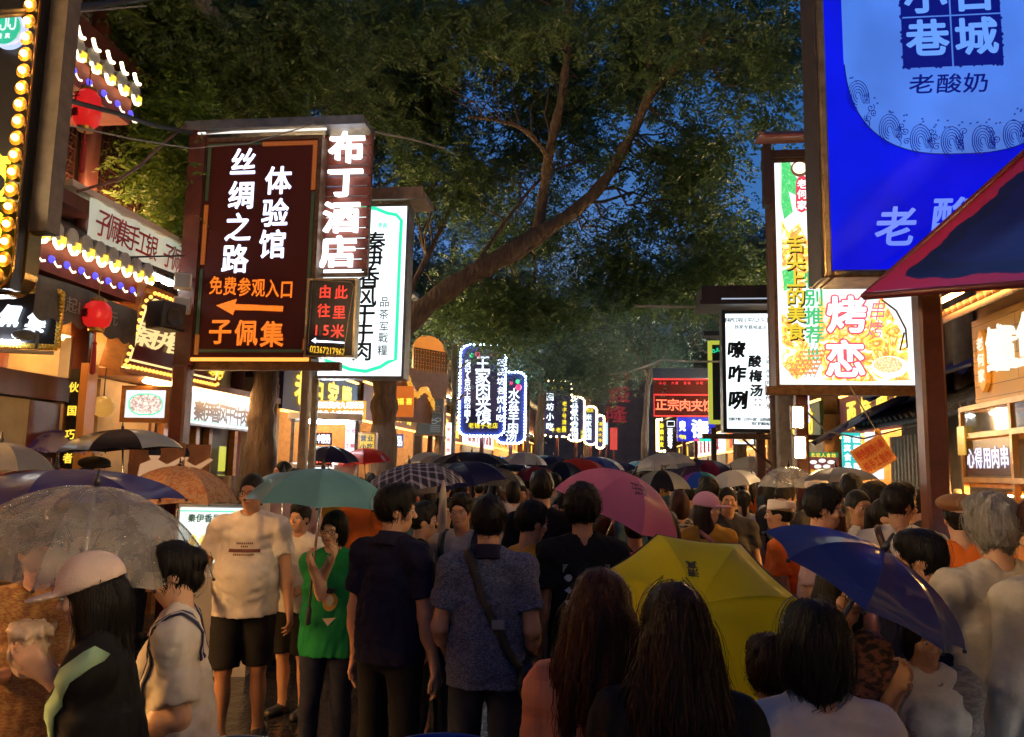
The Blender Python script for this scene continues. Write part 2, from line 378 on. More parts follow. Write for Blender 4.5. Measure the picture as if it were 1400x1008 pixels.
# ================================================================== signs read off the photograph, each on its own upright plane
class Sign:
    def __init__(s, name, label, cat, bl, tr, d=None, theta=FACE_CAM, D=None, group=None, th=.14, frame=None, fw=.03, face=None, lean=0.0):
        """bl, tr: pixels of the face's bottom left and top right; d: distance of its middle, or D: the long plane it lies on"""
        s.ax = Vector((math.cos(theta), math.sin(theta), 0)); s.nrm = Vector((math.sin(theta), -math.cos(theta), 0))
        s.P0 = W((bl[0] + tr[0]) / 2, (bl[1] + tr[1]) / 2, d) if D is None else S(D, 0)
        s.up = Vector((0, 0, 1))
        if lean: s.up = (Vector((0, 0, 1)) + s.nrm * math.tan(lean)).normalized(); s.nrm = s.ax.cross(s.up)
        if lean and D is not None:
            s.P0 = S(D, 0, 3.0)
        a, b = s.hit(*bl), s.hit(*tr)
        xa, xb = a.dot(s.ax), b.dot(s.ax)
        va, vb = a.dot(s.up), b.dot(s.up)
        s.w = xb - xa; s.h = vb - va
        org = s.P0 + s.ax * ((xa + xb) / 2 - s.P0.dot(s.ax)) + s.up * (va - s.P0.dot(s.up))
        s.root = thing(name, label, cat, org, theta, group)
        if lean: s.root.rotation_euler = Matrix((s.ax, -s.nrm, s.up)).transposed().to_euler()
        s.org = org; s.th = th
        v = cF + cR * (((bl[0] + tr[0]) / 2 - CX) / FPX) + cU * ((CY - (bl[1] + tr[1]) / 2) / FPX)
        s.k = (org + s.up * s.h / 2 - Vector((0, 0, CAMZ))).dot(cF) / FPX      # metres per photograph pixel, across the line of sight
        s.kx = s.w / max(1e-6, tr[0] - bl[0]) if abs(tr[0] - bl[0]) > 1 else s.k
        w, h = s.w / 2, s.h
        if frame:
            m = MB(); m.box(-w - fw, -w, 0 - .012, th, -fw, h + fw); m.box(w, w + fw, -.012, th, -fw, h + fw); m.box(-w, w, -.012, th, -fw, 0); m.box(-w, w, -.012, th, h, h + fw)
            m.box(-w, w, th * .5, th - .003, 0, h); m.build("frame", frame, s.root)
        if face: MB().box(-w, w, 0, th * .45, 0, h).build("face", face, s.root)
    def hit(s, px, py):
        v = cF + cR * ((px - CX) / FPX) + cU * ((CY - py) / FPX); o = Vector((0, 0, CAMZ))
        return o + v * ((s.P0 - o).dot(s.nrm) / v.dot(s.nrm))
    def xz(s, px, py):
        p = s.hit(px, py) - s.org; return p.dot(s.ax), p.dot(s.up)
    def chars(s, lst, m, bold=.02, name='lettering', y=-.004, t=.004, fit=False, skew=0.0):
        L = Letters()
        for c, px, py, wp, hp in lst:
            x, z = s.xz(px, py); L.ch(c, x, z, wp * s.kx, hp * s.k, bold=bold, y=y, t=t, fit=fit, skew=skew)
        return L.build(m, s.root, name)
    def line(s, text, x0, x1, y0, y1, h, m, bold=.02, name='lettering', y=-.004, t=.004, w=None, L=None):
        own = L is None; L = L or Letters(); n = len(text)
        for i, c in enumerate(text):
            f = (i + .5) / n; x, z = s.xz(x0 + (x1 - x0) * f, y0 + (y1 - y0) * f)
            L.ch(c, x, z, (w or h) * s.kx, h * s.k, bold=bold, y=y, t=t)
        return L.build(m, s.root, name) if own else L
    def path(s, pts, wpx, m, name, y=-.006, closed=False, r=None):
        P = [s.xz(*p) for p in pts]
        if closed: P.append(P[0])
        mb = MB(); mb.tube([(x, y, z) for x, z in P], r or wpx * s.k / 2, 6)
        return mb.build(name, m, s.root, True)

def bulbs(parent, pts, r, m, name='bulb', proto=[None]):
    """bulb parts sharing one mesh"""
    me = MB().ball((0, 0, 0), r, 8, 6).mesh(name, True); me.materials.append(m)
    if r > .023: mb = MB().ball((0, 0, 0), r, 8, 6); mb.cur = 1; mb.lathe([(r * .6, .0), (r * 1.3, -.012), (r * 2.3, .004), (r * 2.3, .008)], 12, Matrix.Translation((0, .02, 0)) @ Matrix.Rotation(math.pi / 2, 4, 'X')); me = mb.mesh(name, True); me.materials.append(m); me.materials.append(mat("bulb_glow_cup", (.75, .40, .06), .45, .2))  # gold cup added behind the bulb to spread an orange glow
    for p in pts:
        o = bpy.data.objects.new(name, me); COL.objects.link(o); o.parent = parent; o.location = p
def along(pts, step):
    out = []; carry = 0.0
    for a, b in zip(pts[:-1], pts[1:]):
        a, b = Vector(a), Vector(b); L = (b - a).length; t = carry
        while t < L: out.append(a + (b - a) * (t / L)); t += step
        carry = t - L
    return out
def post(name, label, px0, px1, pytop, d, m, z0=0.0, cat='post', group=None, theta=FACE_CAM, base=True):
    """an upright square steel post between pixel columns px0..px1 at row pytop"""
    a = W((px0 + px1) / 2, pytop, d); w = (px1 - px0) * d / FPX
    r = thing(name, label, cat, (a.x, a.y, 0), theta, group)
    MB().box(-w / 2, w / 2, -w / 2, w / 2, z0, a.z, b=w * .12).build("shaft", m, r)
    if base:
        b = MB(); b.box(-w, w, -w, w, .001, .02); [b.lathe([(.016, .02), (.016, .05)], 6, Matrix.Translation((sx * w * .75, sy * w * .75, 0))) for sx in (-1, 1) for sy in (-1, 1)]
        b.build("base_plate", m, r)
    return r, a.z

# ---- the big black LED board for the experience hall
sg = Sign("led_sign", "tall black LED board with white and orange Chinese characters and an orange arrow", "sign", (264, 488), (436, 190), 8.5, th=.22, frame=RUST, fw=.045, face=mat("led_panel", (.085, .016, .013), .6, spec=.15))
sg.chars([("丝", 333, 222, 42, 42), ("绸", 330, 267, 42, 42), ("之", 326, 311, 42, 42), ("路", 322, 354, 42, 42), ("体", 381, 247, 42, 42), ("验", 376.5, 291, 42, 42), ("馆", 372.5, 334, 42, 42)], G_LEDW, bold=.022, name="white_lettering")
L = Letters(); sg.line("免费参观入口", 286, 402, 390, 396, 27, None, bold=.018, w=21, L=L); sg.line("子佩集", 284, 390, 452, 458, 37, None, bold=.022, w=36, L=L); L.build(G_LEDO, sg.root, "orange_lettering")
a = [sg.xz(*p) for p in ((296, 418), (324, 409), (322, 416), (388, 419), (387, 426), (321, 424), (319, 431))]
MB().prism(a, -.012, -.004).build("arrow", G_LEDO, sg.root)
w_, h_ = sg.w / 2, sg.h
def band(x0, x1, z0, z1): return MB().box(x0, x1, -.010, -.003, z0, z1)
m = band(-w_ + .01, -w_ + .06, h_ * .42, h_ * .70); m.box(-w_ + .01, -w_ + .06, -.010, -.003, .02, h_ * .1); m.box(w_ - .06, w_ - .01, -.010, -.003, h_ * .03, h_ * .08); m.box(w_ - .06, w_ - .01, -.010, -.003, h_ * .76, h_ - .02); m.box(0, w_ - .06, -.010, -.003, h_ - .07, h_ - .02)
m.build("border_lights", glow("led_border_amber", (1.0, .22, .02), .42, dots=.02, off=.35), sg.root)
m = band(-w_ + .01, -w_ + .05, h_ * .72, h_ - .02); m.box(-w_ + .01, -w_ + .05, -.010, -.003, h_ * .1, h_ * .40); m.box(w_ - .05, w_ - .01, -.010, -.003, h_ * .1, h_ * .75); m.box(-w_ + .06, 0, -.010, -.003, h_ - .05, h_ - .02); m.box(-w_ + .06, w_ - .06, -.010, -.003, .05, .085)
m.build("dim_border_lights", glow("led_border_dim", (.16, .24, .07), .14, dots=.02, off=.3), sg.root)
MB().box(-w_ - .02, w_ + .02, -.03, -.012, -.05, -.012).build("bottom_light_strip", glow("orange_strip", (1.0, .32, .05), 2.0), sg.root)
m = MB(); m.box(-w_ - .22, w_ + .55, -.12, .34, h_ + .13, h_ + .19); m.box(-w_ - .22, w_ + .55, -.14, -.11, h_ + .10, h_ + .2)
m.build("roof_cap", STEEL_GREY, sg.root)
MB().tube([(-w_ - .1, -.05, h_ + .09), (w_ + .1, -.05, h_ + .09)], .014, 8).build("tube_light", glow("dim_tube", (.9, .9, .85), 1.2), sg.root)
MB().box(-w_ - .25, w_ + .35, .03, .12, -.14, -.05).build("bottom_rail", RUST, sg.root)
r, z = post("sign_post", "red brown steel post carrying the black LED board on its outer side", 240, 262, 500, 8.6, STEEL_RED)
for c in list(r.children): pass
zt = sg.org.z + h_ + .13
MB().box(-.095, .095, -.05, .14, z - .002, zt).build("upper_shaft", STEEL_RED, r)
# small white floodlights clamped on the red post
for k, (px, py) in enumerate(((250, 385), (249, 418))):
    p = W(px, py, 8.4); t = thing("floodlight", ["pale boxy floodlight clamped high on the red brown sign post", "pale boxy floodlight clamped on the red brown sign post, under its twin"][k], "floodlight", p, FACE_CAM + .5)
    MB().box(-.09, .09, -.05, .05, -.09, .09, b=.012).build("housing", mat("pale_housing", (.5, .46, .4), .5, var=.2), t); MB().box(-.012, .012, .05, .2, -.012, .012).build("bracket", STEEL_GREY, t)
    MB().box(-.07, .07, -.058, -.051, -.07, .07).build("lens", mat("lens_glass", (.3, .3, .28), .1), t)

# ---- white block letters on red brown slats
sg = Sign("hotel_sign", "upright sign of white glowing block characters on red brown slats", "sign", (434, 369), (509, 184), 8.55, th=.1)
w_, h_ = sg.w / 2, sg.h; m = MB(); n = 13
for i in range(n): m.box(-w_ + .004 * (i % 2), w_, 0, .03, h_ * i / n + .008, h_ * (i + 1) / n - .008)
m.build("slat_panel", mat("slat_red", (.17, .035, .018), .5, var=.3, vscale=6), sg.root)
m = MB(); m.box(-w_, -w_ + .04, .031, .08, -.05, h_ + .04); m.box(w_ - .04, w_, .031, .08, -.05, h_ + .04); m.box(-w_, w_, .031, .08, -.07, -.03); m.build("back_frame", RUST, sg.root)
sg.chars([("布", 476, 204, 58, 46), ("丁", 474, 251, 58, 44), ("酒", 469, 299, 58, 46), ("店", 464, 346, 58, 46)], glow("white_block_letter", (.93, .95, 1.0), 3.0), bold=.034, y=-.012, t=.05)
# ---- little red LED board under it
sg = Sign("small_led_sign", "small framed LED board with red dotted characters and a yellow number row", "sign", (418, 486), (486, 383), 8.35, th=.12, frame=mat("pale_bronze", (.34, .25, .15), .35, .7, var=.3), fw=.022, face=mat("led_panel_grey", (.022, .016, .014), .4))
sg.chars([("由", 445, 399, 20, 20), ("此", 467, 400, 20, 20), ("往", 443, 425, 20, 20), ("里", 464, 427, 20, 20), ("1", 433, 451, 20, 20), ("5", 446, 451, 20, 20), ("米", 462, 453, 20, 20)], G_LEDR, bold=.012, name="red_lettering")
sg.line("02367217967", 424, 472, 477, 482, 14, G_LEDY, bold=.02, name="number_row", w=9)
a = [sg.xz(*p) for p in ((426, 466), (432, 462), (432, 465), (471, 468), (471, 470), (432, 468), (432, 470))]
MB().prism(a, -.011, -.004).build("arrow", G_LEDW, sg.root)
sg.path([(428, 383), (480, 386), (484, 392), (470, 482), (465, 486), (424, 482), (421, 477), (428, 383)], 1.2, mat("pale_bronze", (0, 0, 0)), "inner_trim")
post("sign_post", "slim grey post under the small red LED board", 415, 426, 492, 8.5, mat("brown_grey_steel", (.22, .18, .14), .5, .4, var=.3), theta=FACE_CAM)
# ---- tall white beef sign
sg = Sign("beef_sign", "tall white backlit sign with brush characters inside a green outline", "sign", (434, 514), (557, 282), 9.4, th=.25, frame=STEEL_GREY, fw=.03, face=G_WHITE)
sg.chars([("秦", 513, 331, 32, 30), ("伊", 509, 356, 32, 30), ("香", 505, 380, 32, 30), ("风", 501, 405, 32, 30), ("干", 499, 429, 32, 30), ("牛", 497, 453, 32, 30), ("肉", 495, 479, 32, 30)],  INK, bold=.022)
sg.chars([
          ("品", 526, 413, 15, 15), ("茶", 525, 430, 15, 15), ("军", 525, 447, 15, 15), ("戰", 524, 462, 15, 15), ("糧", 523, 479, 15, 15)], INK, bold=.012, name="small_lettering")
sg.path([(468, 285), (495, 283), (515, 286), (530, 292), (542, 294), (549, 302), (547, 340), (541, 492), (531, 495), (520, 502), (500, 508), (478, 505), (458, 497), (447, 494), (443, 488)], 5, G_GREEN, "green_outline")
sg.line("清真", 516, 530, 308, 309, 8, G_GREEN, name="small_lettering")
w_, h_ = sg.w / 2, sg.h
m = MB(); m.box(-w_ - .1, w_ + .24, -.2, .4, h_ + .06, h_ + .13); m.box(-w_ - .1, w_ + .24, -.21, -.17, h_ + .02, h_ + .17); m.build("roof_cap", mat("brown_cap", (.2, .13, .09), .55, .3, var=.4), sg.root)
r, z = post("sign_post", "grey steel post behind the tall white beef sign", 428, 436, 514, 9.75, STEEL_GREY)

# ---- the blue yogurt billboard
def yogurt_face():
    m = glow("backlit_blue", (.003, .006, .80), .95, base=(.002, .002, .05), sample=True); m.node_tree.nodes['Principled BSDF'].inputs['Roughness'].default_value = .07; return m
sg = Sign("yogurt_billboard", "big backlit deep blue billboard with a pale bowl and a square seal", "billboard", (1135, 372), (1567, -140), 5.0, th=.3, face=yogurt_face())
w_, h_ = sg.w / 2, sg.h; fw = .052; m = MB()
for (x0, x1, z0, z1) in ((-w_ - fw, -w_, -fw, h_ + fw), (w_, w_ + fw, -fw, h_ + fw), (-w_, w_, -fw, 0), (-w_, w_, h_, h_ + fw)):
    m.box(x0, x1, -.07, .3, z0, z1, b=.012)
m.box(-w_, w_, .16, .297, 0, h_); m.build("frame", BRONZE, sg.root)
MB().box(-w_ - fw - .018, -w_ - fw - .002, -.05, .28, -fw, h_ + fw).build("edge_strip", mat("dark_rust", (.05, .035, .03), .5, .4, var=.4), sg.root)
cx, cz = sg.xz(1305, 60); R = 145 * sg.k
pts = [sg.xz(1173, 60)]
P = []
for k in range(0, 97):
    a = math.pi + math.pi * k / 96; ex = abs(math.cos(a)) ** .72 * math.copysign(1, math.cos(a)); ez = -abs(math.sin(a)) ** .8
    P.append((cx + 1.02 * R * ex, cz + 1.10 * R * ez))
P = P + [(cx + 1.02 * R, cz + 1.3 * R), (cx - 1.02 * R, cz + 1.3 * R)]
MB().prism(P, -.006, -.0005).build("bowl_print", glow("backlit_pale_blue", (.075, .23, .90), .93, base=(.01, .02, .05), sample=True), sg.root)
DB = glow("backlit_navy_line", (.002, .006, .18), 1.0, base=(.002, .003, .02)); DB.node_tree.nodes["Principled BSDF"].inputs["Specular IOR Level"].default_value = .1
m = MB(); m.tube([(x, -.008, z) for x, z in P[3:94]], .004, 5)
rr = random.Random(3)
def spiral(m, x, z, r, turns, dirn, n=26, a0=0.0, th=.0028):
    m.tube([(x + r * (1 - .86 * i / n) * math.cos(a0 + dirn * 2 * math.pi * turns * i / n), -.008, z + r * (1 - .86 * i / n) * math.sin(a0 + dirn * 2 * math.pi * turns * i / n)) for i in range(n + 1)], th, 4)
def rim_z(px): # bowl bottom edge in local z under local x
    t = min(.999, abs((px - cx) / (1.02 * R))); c = t ** (1 / .72); return cz - 1.10 * R * (1 - c * c) ** .4
x = cx - R * .93; k = 0
while x < cx + R * .96:
    zb = rim_z(x) + .012
    if k % 2 == 0:
        for q in range(5): # crest of parallel arcs
            r0 = .11 - q * .021
            m.tube([(x + .02 + r0 * .62 * math.cos(t), -.008, zb + .07 + r0 * math.sin(t)) for t in [math.pi * (1.45 - 1.5 * i / 12) for i in range(13)]], .0030, 4)
        for q in range(6): m.tube([(x + .055 + q * .008, -.008, zb + .01), (x + .035 + q * .011, -.008, zb + .06 + .006 * q)], .0018, 4)
    else:
        for q in range(4): spiral(m, x + rr.uniform(-.03, .03), zb + .035 + q * .036, .022 + .008 * rr.random(), 1.4, rr.choice((-1, 1)), a0=rr.uniform(0, 6))
        m.tube([(x - .02 + .012 * math.sin(i * .7), -.008, zb + i * .011) for i in range(13)], .0026, 4)
    for q in range(3): spiral(m, x + rr.uniform(-.05, .05), zb + .17 + rr.uniform(0, .05), .0075, 1, 1, 9, th=.0024)
    x += .098; k += 1
m.build("wave_print", DB, sg.root)
# seal
def seal(sg):
    m = MB(); corners = [sg.xz(1228, -42), sg.xz(1363, -42), sg.xz(1363, 89), sg.xz(1228, 89)]
    (x0, z1), (x1, _), (_, z0), _ = corners[0], corners[1], corners[2], corners[3]
    t = .022; xm, zm = (x0 + x1) / 2, (z0 + z1) / 2
    for (a, b, c, d) in ((x0, xm - .006, zm + .006, z1), (xm + .006, x1, zm + .006, z1), (x0, xm - .006, z0, zm - .006), (xm + .006, x1, z0, zm - .006)): m.box(a, b, -.0095, -.0065, c, d, b=0)
    rr = random.Random(5)
    for i in range(60):
        u = rr.random(); side = rr.randrange(4); s_ = rr.uniform(.006, .014)
        px, pz = ((x0 + (x1 - x0) * u, z0), (x0 + (x1 - x0) * u, z1), (x0, z0 + (z1 - z0) * u), (x1, z0 + (z1 - z0) * u))[side]
        m.ball((px, -.0085, pz), s_, 6, 4, (1, .12, 1))
    m.build("seal_print", DB, sg.root)
    L = Letters(); q = (x1 - x0) / 4; G = glow("seal_pale", (.12, .33, .98), 1.0)
    for c, ix, iz in (("小", -1, 1), ("古", 1, 1), ("巷", -1, -1), ("城", 1, -1)): L.ch(c, xm + ix * q * .98, zm + iz * q * .98, q * 1.75, q * 1.72, y=-.011, t=.003, bold=.03)
    L.build(G, sg.root, "seal_lettering")
    return x0, x1, z0
seal(sg)
sg.chars([("老", 1259, 116, 34, 30), ("酸", 1297, 115, 34, 30), ("奶", 1333, 114, 34, 30)], DB, bold=.012, y=-.007, name="dark_lettering", skew=.12)
sg.chars([("老", 1224, 310, 54, 58), ("酸", 1302, 297, 54, 58), ("奶", 1395, 285, 62, 66)], glow("pale_brush", (.16, .26, .98), 1.0), bold=.02, name="pale_lettering", skew=.15)
post("sign_post", "thick red brown post under the big blue billboard", 1250, 1281, 395, 5.6, STEEL_RED)

# ---- colourful food sign
def food_art(name, cols, scale, seed, strength=1.2):
    m, nt, b = nodes(name, .4)
    tc = N(nt, 'TexCoord'); mp = N(nt, 'Mapping'); mp.inputs['Location'].default_value = (seed * 3.1, 0, seed * 1.7); nt.links.new(tc.outputs['Object'], mp.inputs[0])
    n = N(nt, 'TexNoise', Scale=scale, Detail=5.0, Distortion=2.2); nt.links.new(mp.outputs[0], n.inputs['Vector'])
    r = ramp(nt, [(.25 + .5 * i / (len(cols) - 1), c) for i, c in enumerate(cols)])
    nt.links.new(n.outputs['Fac'], r.inputs[0]); nt.links.new(r.outputs[0], b.inputs['Emission Color']); b.inputs['Emission Strength'].default_value = strength; b.inputs['Base Color'].default_value = (.05, .05, .05, 1)
    m.cycles.emission_sampling = 'NONE'; return m
sg = Sign("grill_sign", "bright tall food sign with white and pink outlined characters and grilled skewers", "sign", (1066, 526), (1246, 218), 9.0, th=.3, frame=RUST, fw=.04, face=glow("backlit_print", (.88, 1.0, .98), 1.5, sample=True))
flame = food_art("print_flame", [(1, 1, .95), (1, .85, .5), (1, .45, .05), (.9, .10, .03), (1, .65, .2), (1, 1, .9)], 5.5, 1, .85)
m = MB()
def patch(m, pts, y=-.003): m.prism([sg.xz(*p) for p in pts], y, -.0006)
patch(m, [(1068, 300), (1078, 318), (1092, 305), (1104, 330), (1105, 385), (1092, 402), (1080, 392), (1070, 398)])
patch(m, [(1120, 405), (1140, 430), (1160, 410), (1182, 440), (1205, 405), (1225, 440), (1240, 470), (1243, 520), (1180, 522), (1125, 520), (1118, 470)])
patch(m, [(1068, 425), (1085, 445), (1105, 470), (1112, 500), (1090, 520), (1070, 500)])
m.build("flame_print", flame, sg.root)
LFM = food_art("print_leaf", [(.1, .55, .18), (.02, .33, .08), (.25, .75, .3)], 20, 4, .6)
for P in ([(1068, 222), (1080, 222), (1086, 240), (1100, 255), (1090, 268), (1078, 262), (1084, 290), (1072, 300), (1068, 280)], [(1069, 370), (1082, 366), (1090, 378), (1084, 394), (1072, 398)]): m = MB(); patch(m, P, -.004); m.build("leaf_print", LFM, sg.root)
def disc(cxp, cyp, rx, ry, y, n=28): return [(cxp + rx * math.cos(2 * math.pi * i / n), cyp + ry * math.sin(2 * math.pi * i / n)) for i in range(n)]
m = MB(); patch(m, disc(1093, 231, 12, 11, 0), -.006); m.build("bowl_print", glow("print_brown", (.25, .09, .04), .8), sg.root)
m = MB(); patch(m, disc(1093, 230, 9.5, 8, 0), -.0075); m.build("grain_print", food_art("print_grain", [(.8, .75, .5), (.5, .42, .22), (.95, .9, .7)], 60, 2, 1), sg.root)
m = MB(); patch(m, [(1088, 250), (1091, 243), (1097, 240), (1103, 243), (1105, 250), (1105, 282), (1102, 288), (1096, 291), (1090, 288), (1088, 282)], -.006); m.build("badge", glow("print_crimson", (.9, .06, .10), 1.0), sg.root)
sg.chars([("老", 1096.5, 252, 14, 14), ("何", 1096.5, 266, 14, 14), ("家", 1096.5, 281, 14, 14)], glow("white_print", (1, 1, 1), 1.6), bold=.02, y=-.008, name="badge_lettering")
L = Letters(); sg.line("舌尖上的美食", 1087, 1088, 322, 465, 25, None, bold=.022, y=-.008, L=L); L.build(glow("yellow_print", (.95, .72, .05), .95), sg.root, "yellow_lettering")
L = Letters(); sg.line("舌尖上的美食", 1088.5, 1089.5, 323.5, 466.5, 26, None, bold=.034, y=-.005, t=.002, L=L); L.build(mat("print_dark_outline", (.05, .06, .02), .5), sg.root, "yellow_lettering_outline")
L = Letters(); sg.line("特别推荐", 1111, 1114, 370, 470, 25, None, bold=.024, y=-.008, L=L); sg.line("!!!", 1103, 1120, 484, 484, 20, None, bold=.04, y=-.008, w=18, L=L); L.build(glow("green_print", (.05, .62, .22), .95), sg.root, "green_lettering")
sg.chars([("烤", 1157, 430, 52, 52), ("恋", 1155, 491, 52, 52)], glow("pink_print", (1.0, .07, .14), 1.2), bold=.075, y=-.006, t=.003, name="pink_outline")
sg.chars([("烤", 1157, 430, 52, 52), ("恋", 1155, 491, 52, 52)], glow("white_print", (1, 1, 1), 1.6), bold=.03, y=-.0105, t=.003, name="white_lettering")
m = MB()
for i in range(6):
    for j in range(6):
        x, z = sg.xz(1083 + i * 6 + j * 2.5, 512 - j * 6 - i * .4); m.box(x - .02, x + .02, -.014, -.005, z - .016, z + .016, b=.006)
m.build("skewer_print", food_art("print_meat", [(.45, .12, .04), (.75, .3, .1), (.25, .06, .02), (.9, .5, .2)], 40, 3, .6), sg.root)
m = MB()
for i in range(6):
    a0, a1 = sg.xz(1083 + i * 6, 516), sg.xz(1103 + i * 6, 470); m.tube([(a0[0], -.006, a0[1]), (a1[0], -.006, a1[1])], .004, 4)
m.build("stick_print", mat("stick_wood", (.3, .2, .3), .5), sg.root)
m = MB(); patch(m, disc(1216, 502, 25, 15, 0), -.007); m.build("plate_print", glow("white_print", (1, 1, 1), 1.6), sg.root)
m = MB(); patch(m, disc(1214, 499, 20, 11, 0), -.009); m.build("dish_print", food_art("print_dish", [(.6, .3, .08), (.9, .7, .3), (.35, .15, .04), (.95, .85, .6), (.3, .5, .1)], 30, 6, .65), sg.root)
sg.path([(1205, 410), (1225, 425), (1238, 450), (1240, 475), (1230, 480), (1236, 455)], 2.4, mat("print_brown_line", (.16, .04, .03), .5), "sketch_print")
sg.chars([("串", 1200, 425, 22, 30), ("烤", 1196, 450, 22, 26)], glow("print_rose", (.95, .25, .4), .8), bold=.0, y=-.006, name="thin_lettering", skew=.2)
w_, h_ = sg.w / 2, sg.h
m = MB(); seg = 10
pr = [(-.30 + .6 * i / seg, .30 * math.sin(math.pi * (.12 + .5 * i / seg)) + .1) for i in range(seg + 1)]
for (x0, x1) in ((-w_ - .16, w_ + .16),):
    V = [(x0, y, h_ + .02 + z) for y, z in pr] + [(x1, y, h_ + .02 + z) for y, z in pr] + [(x0, y, h_ - .01 + z) for y, z in pr] + [(x1, y, h_ - .01 + z) for y, z in pr]
    n = seg + 1; F = []
    for i in range(seg): F += [(i, i + 1, n + i + 1, n + i), (2 * n + i, 3 * n + i, 3 * n + i + 1, 2 * n + i + 1), (i, 2 * n + i, 2 * n + i + 1, i + 1), (n + i, n + i + 1, 3 * n + i + 1, 3 * n + i)]
    F += [(0, n, 3 * n, 2 * n), (seg, 2 * n + seg, 3 * n + seg, n + seg)]; m.add(V, F)
m.build("curved_roof_cap", mat("rust_red_sheet", (.30, .085, .045), .55, var=.35, vscale=6), sg.root)
m = MB(); m.box(-w_ - .1, w_ + .1, -.06, .3, h_ + .045, h_ + .14); m.box(-w_ - .14, -w_ - .05, -.1, .05, h_ - .55, h_ + .2); m.build("cap_bracket", WOOD_DARK, sg.root)
post("sign_post", "red brown steel post under the bright food sign, two lamps on it", 1086, 1102, 530, 9.3, STEEL_RED)
MB().box(-.9, .9, -.05, .05, -.05, .05).build("cross_beam", RUST, tag(thing("sign_beam", "rusty cross beam that the bright food sign stands on", "beam", W(1157, 535, 9.05), FACE_CAM)))
for k, (px, py, lab) in enumerate(((1090, 571, "glowing square lamp on the red post, upper of two"), (1093, 612, "glowing square lamp on the red post, lower of two"))):
    p = W(px, py, 9.05); t = thing("wall_lamp", lab, "lamp", p, FACE_CAM)
    MB().box(-.055, .055, -.03, .03, -.115, .115, b=.01).build("lens", glow("lamp_warm_lens", (1, .62, .26), 90, sample=True), t)
    m = MB(); m.box(-.075, -.056, -.035, .05, -.135, .135); m.box(.056, .075, -.035, .05, -.135, .135); m.box(-.056, .056, -.035, .05, .116, .135); m.box(-.056, .056, -.035, .05, -.135, -.116); m.box(-.056, .056, .032, .05, -.116, .116); m.build("housing", mat("lamp_housing", (.3, .25, .2), .5, .4), t)

# ---- white plum-drink sign
sg = Sign("drink_sign", "white backlit sign with large black brush characters in a dark frame", "sign", (994, 586), (1055, 429), 13.0, th=.3, frame=mat("dark_frame", (.018, .018, .028), .4), fw=.06, face=G_WHITE)
sg.chars([("嘹", 1007, 478, 24, 24), ("咋", 1008, 511, 24, 24), ("咧", 1009, 547, 26, 26), ("酸", 1032, 494, 17, 17), ("梅", 1033, 514, 17, 17), ("汤", 1034, 534, 17, 17)], INK, bold=.045, skew=.1)
L = Letters(); sg.line("陕西卫视《平凡人生》", 992, 1052, 438, 438, 7, None, L=L, bold=.02); sg.line("独家专题报道店", 1004, 1048, 447, 448, 6, None, L=L, bold=.02); sg.line("中国·西安", 1048.5, 1050, 485, 518, 5, None, L=L, bold=.02); sg.line("创新不断 白手兴家 品质卓越", 996, 1056, 573, 574, 5, None, L=L, bold=.03); sg.line("我们的酸梅汤", 1027, 1056, 579, 580, 5, None, L=L, bold=.03); L.build(BLUE_INK, sg.root, "small_lettering")
L = Letters(); sg.line("匠心传承", 1050, 1051.5, 520, 560, 9, None, L=L, bold=.02); sg.line("老西", 1030, 1042, 547, 547, 5, None, L=L, bold=.02); sg.line("安家", 1030, 1042, 554, 554, 5, None, L=L, bold=.02); L.build(mat("red_ink", (.5, .02, .05), .5), sg.root, "red_lettering")
sg.path([(1028, 542), (1042, 542), (1042, 558), (1028, 558)], .8, mat("red_ink", (.5, .02, .05), .5), "seal_outline", closed=True)
sg.path([(1018, 466), (1036, 465), (1036, 471), (1018, 472)], .6, INK, "name_outline", closed=True)
w_, h_ = sg.w / 2, sg.h
m = MB(); m.box(-w_ - .42, w_ + .3, -.3, .5, h_ + .17, h_ + .42); m.box(-w_ - .45, w_ + .32, -.34, .5, h_ + .10, h_ + .17); m.build("roof_box", WOOD_DARK, sg.root)
MB().box(-w_ - .1, w_ + .25, -.31, -.29, h_ + .185, h_ + .205).build("light_strip", glow("cool_strip", (.7, .8, 1), .6), sg.root)
MB().box(-w_ - .4, w_ + .9, -.04, .1, -.17, -.09).build("bottom_rail", RUST, sg.root)
post("sign_post", "slim red brown post under the white drink sign", 1033, 1045, 592, 13.2, STEEL_RED)
MB().tube([W(1010, 595, 13.15), W(1060, 640, 13.0)], .018, 6).build("brace", STEEL_RED, tag(thing("brace_bar", "thin slanting brace bar under the white drink sign", "bar")))
MB().tube([W(950, 420, 13.3), W(868, 419, 14.2)], .022, 6).build("rod", CABLE_PALE, tag(thing("pole_rod", "thin level rod sticking out from the drink sign roof", "rod")))
# ---- black sign with yellow frame behind it
sg = Sign("dark_sign", "dark sign panel with a yellow glowing frame beside the white drink sign", "sign", (969, 580), (996, 466), 14.2, th=.25, frame=None)
w_, h_ = sg.w / 2, sg.h; m = MB(); YF = glow("yellow_green_frame", (.62, .66, .07), .75)
for b in ((-w_, -w_ + .075, -.02, .02, 0, h_), (-w_ + .075, w_, -.02, .02, 0, .075), (-w_ + .075, w_, -.02, .02, h_ - .075, h_)): m.box(*b)
m.build("yellow_frame", YF, sg.root); MB().box(-w_ + .075, w_, -.005, .2, .075, h_ - .075).build("panel", mat("blue_black_panel", (.012, .018, .03), .3), sg.root)  # yellow frame glows by itself though it holds no lamp
sg.line("حلال", 974, 986, 478, 478, 6, G_GREEN, name="green_lettering", w=6); MB().box(-w_ - .08, w_ + .1, -.1, .25, h_ + .08, h_ + .16).build("roof_cap", mat("dark_blue_cap", (.02, .03, .06), .5), sg.root)
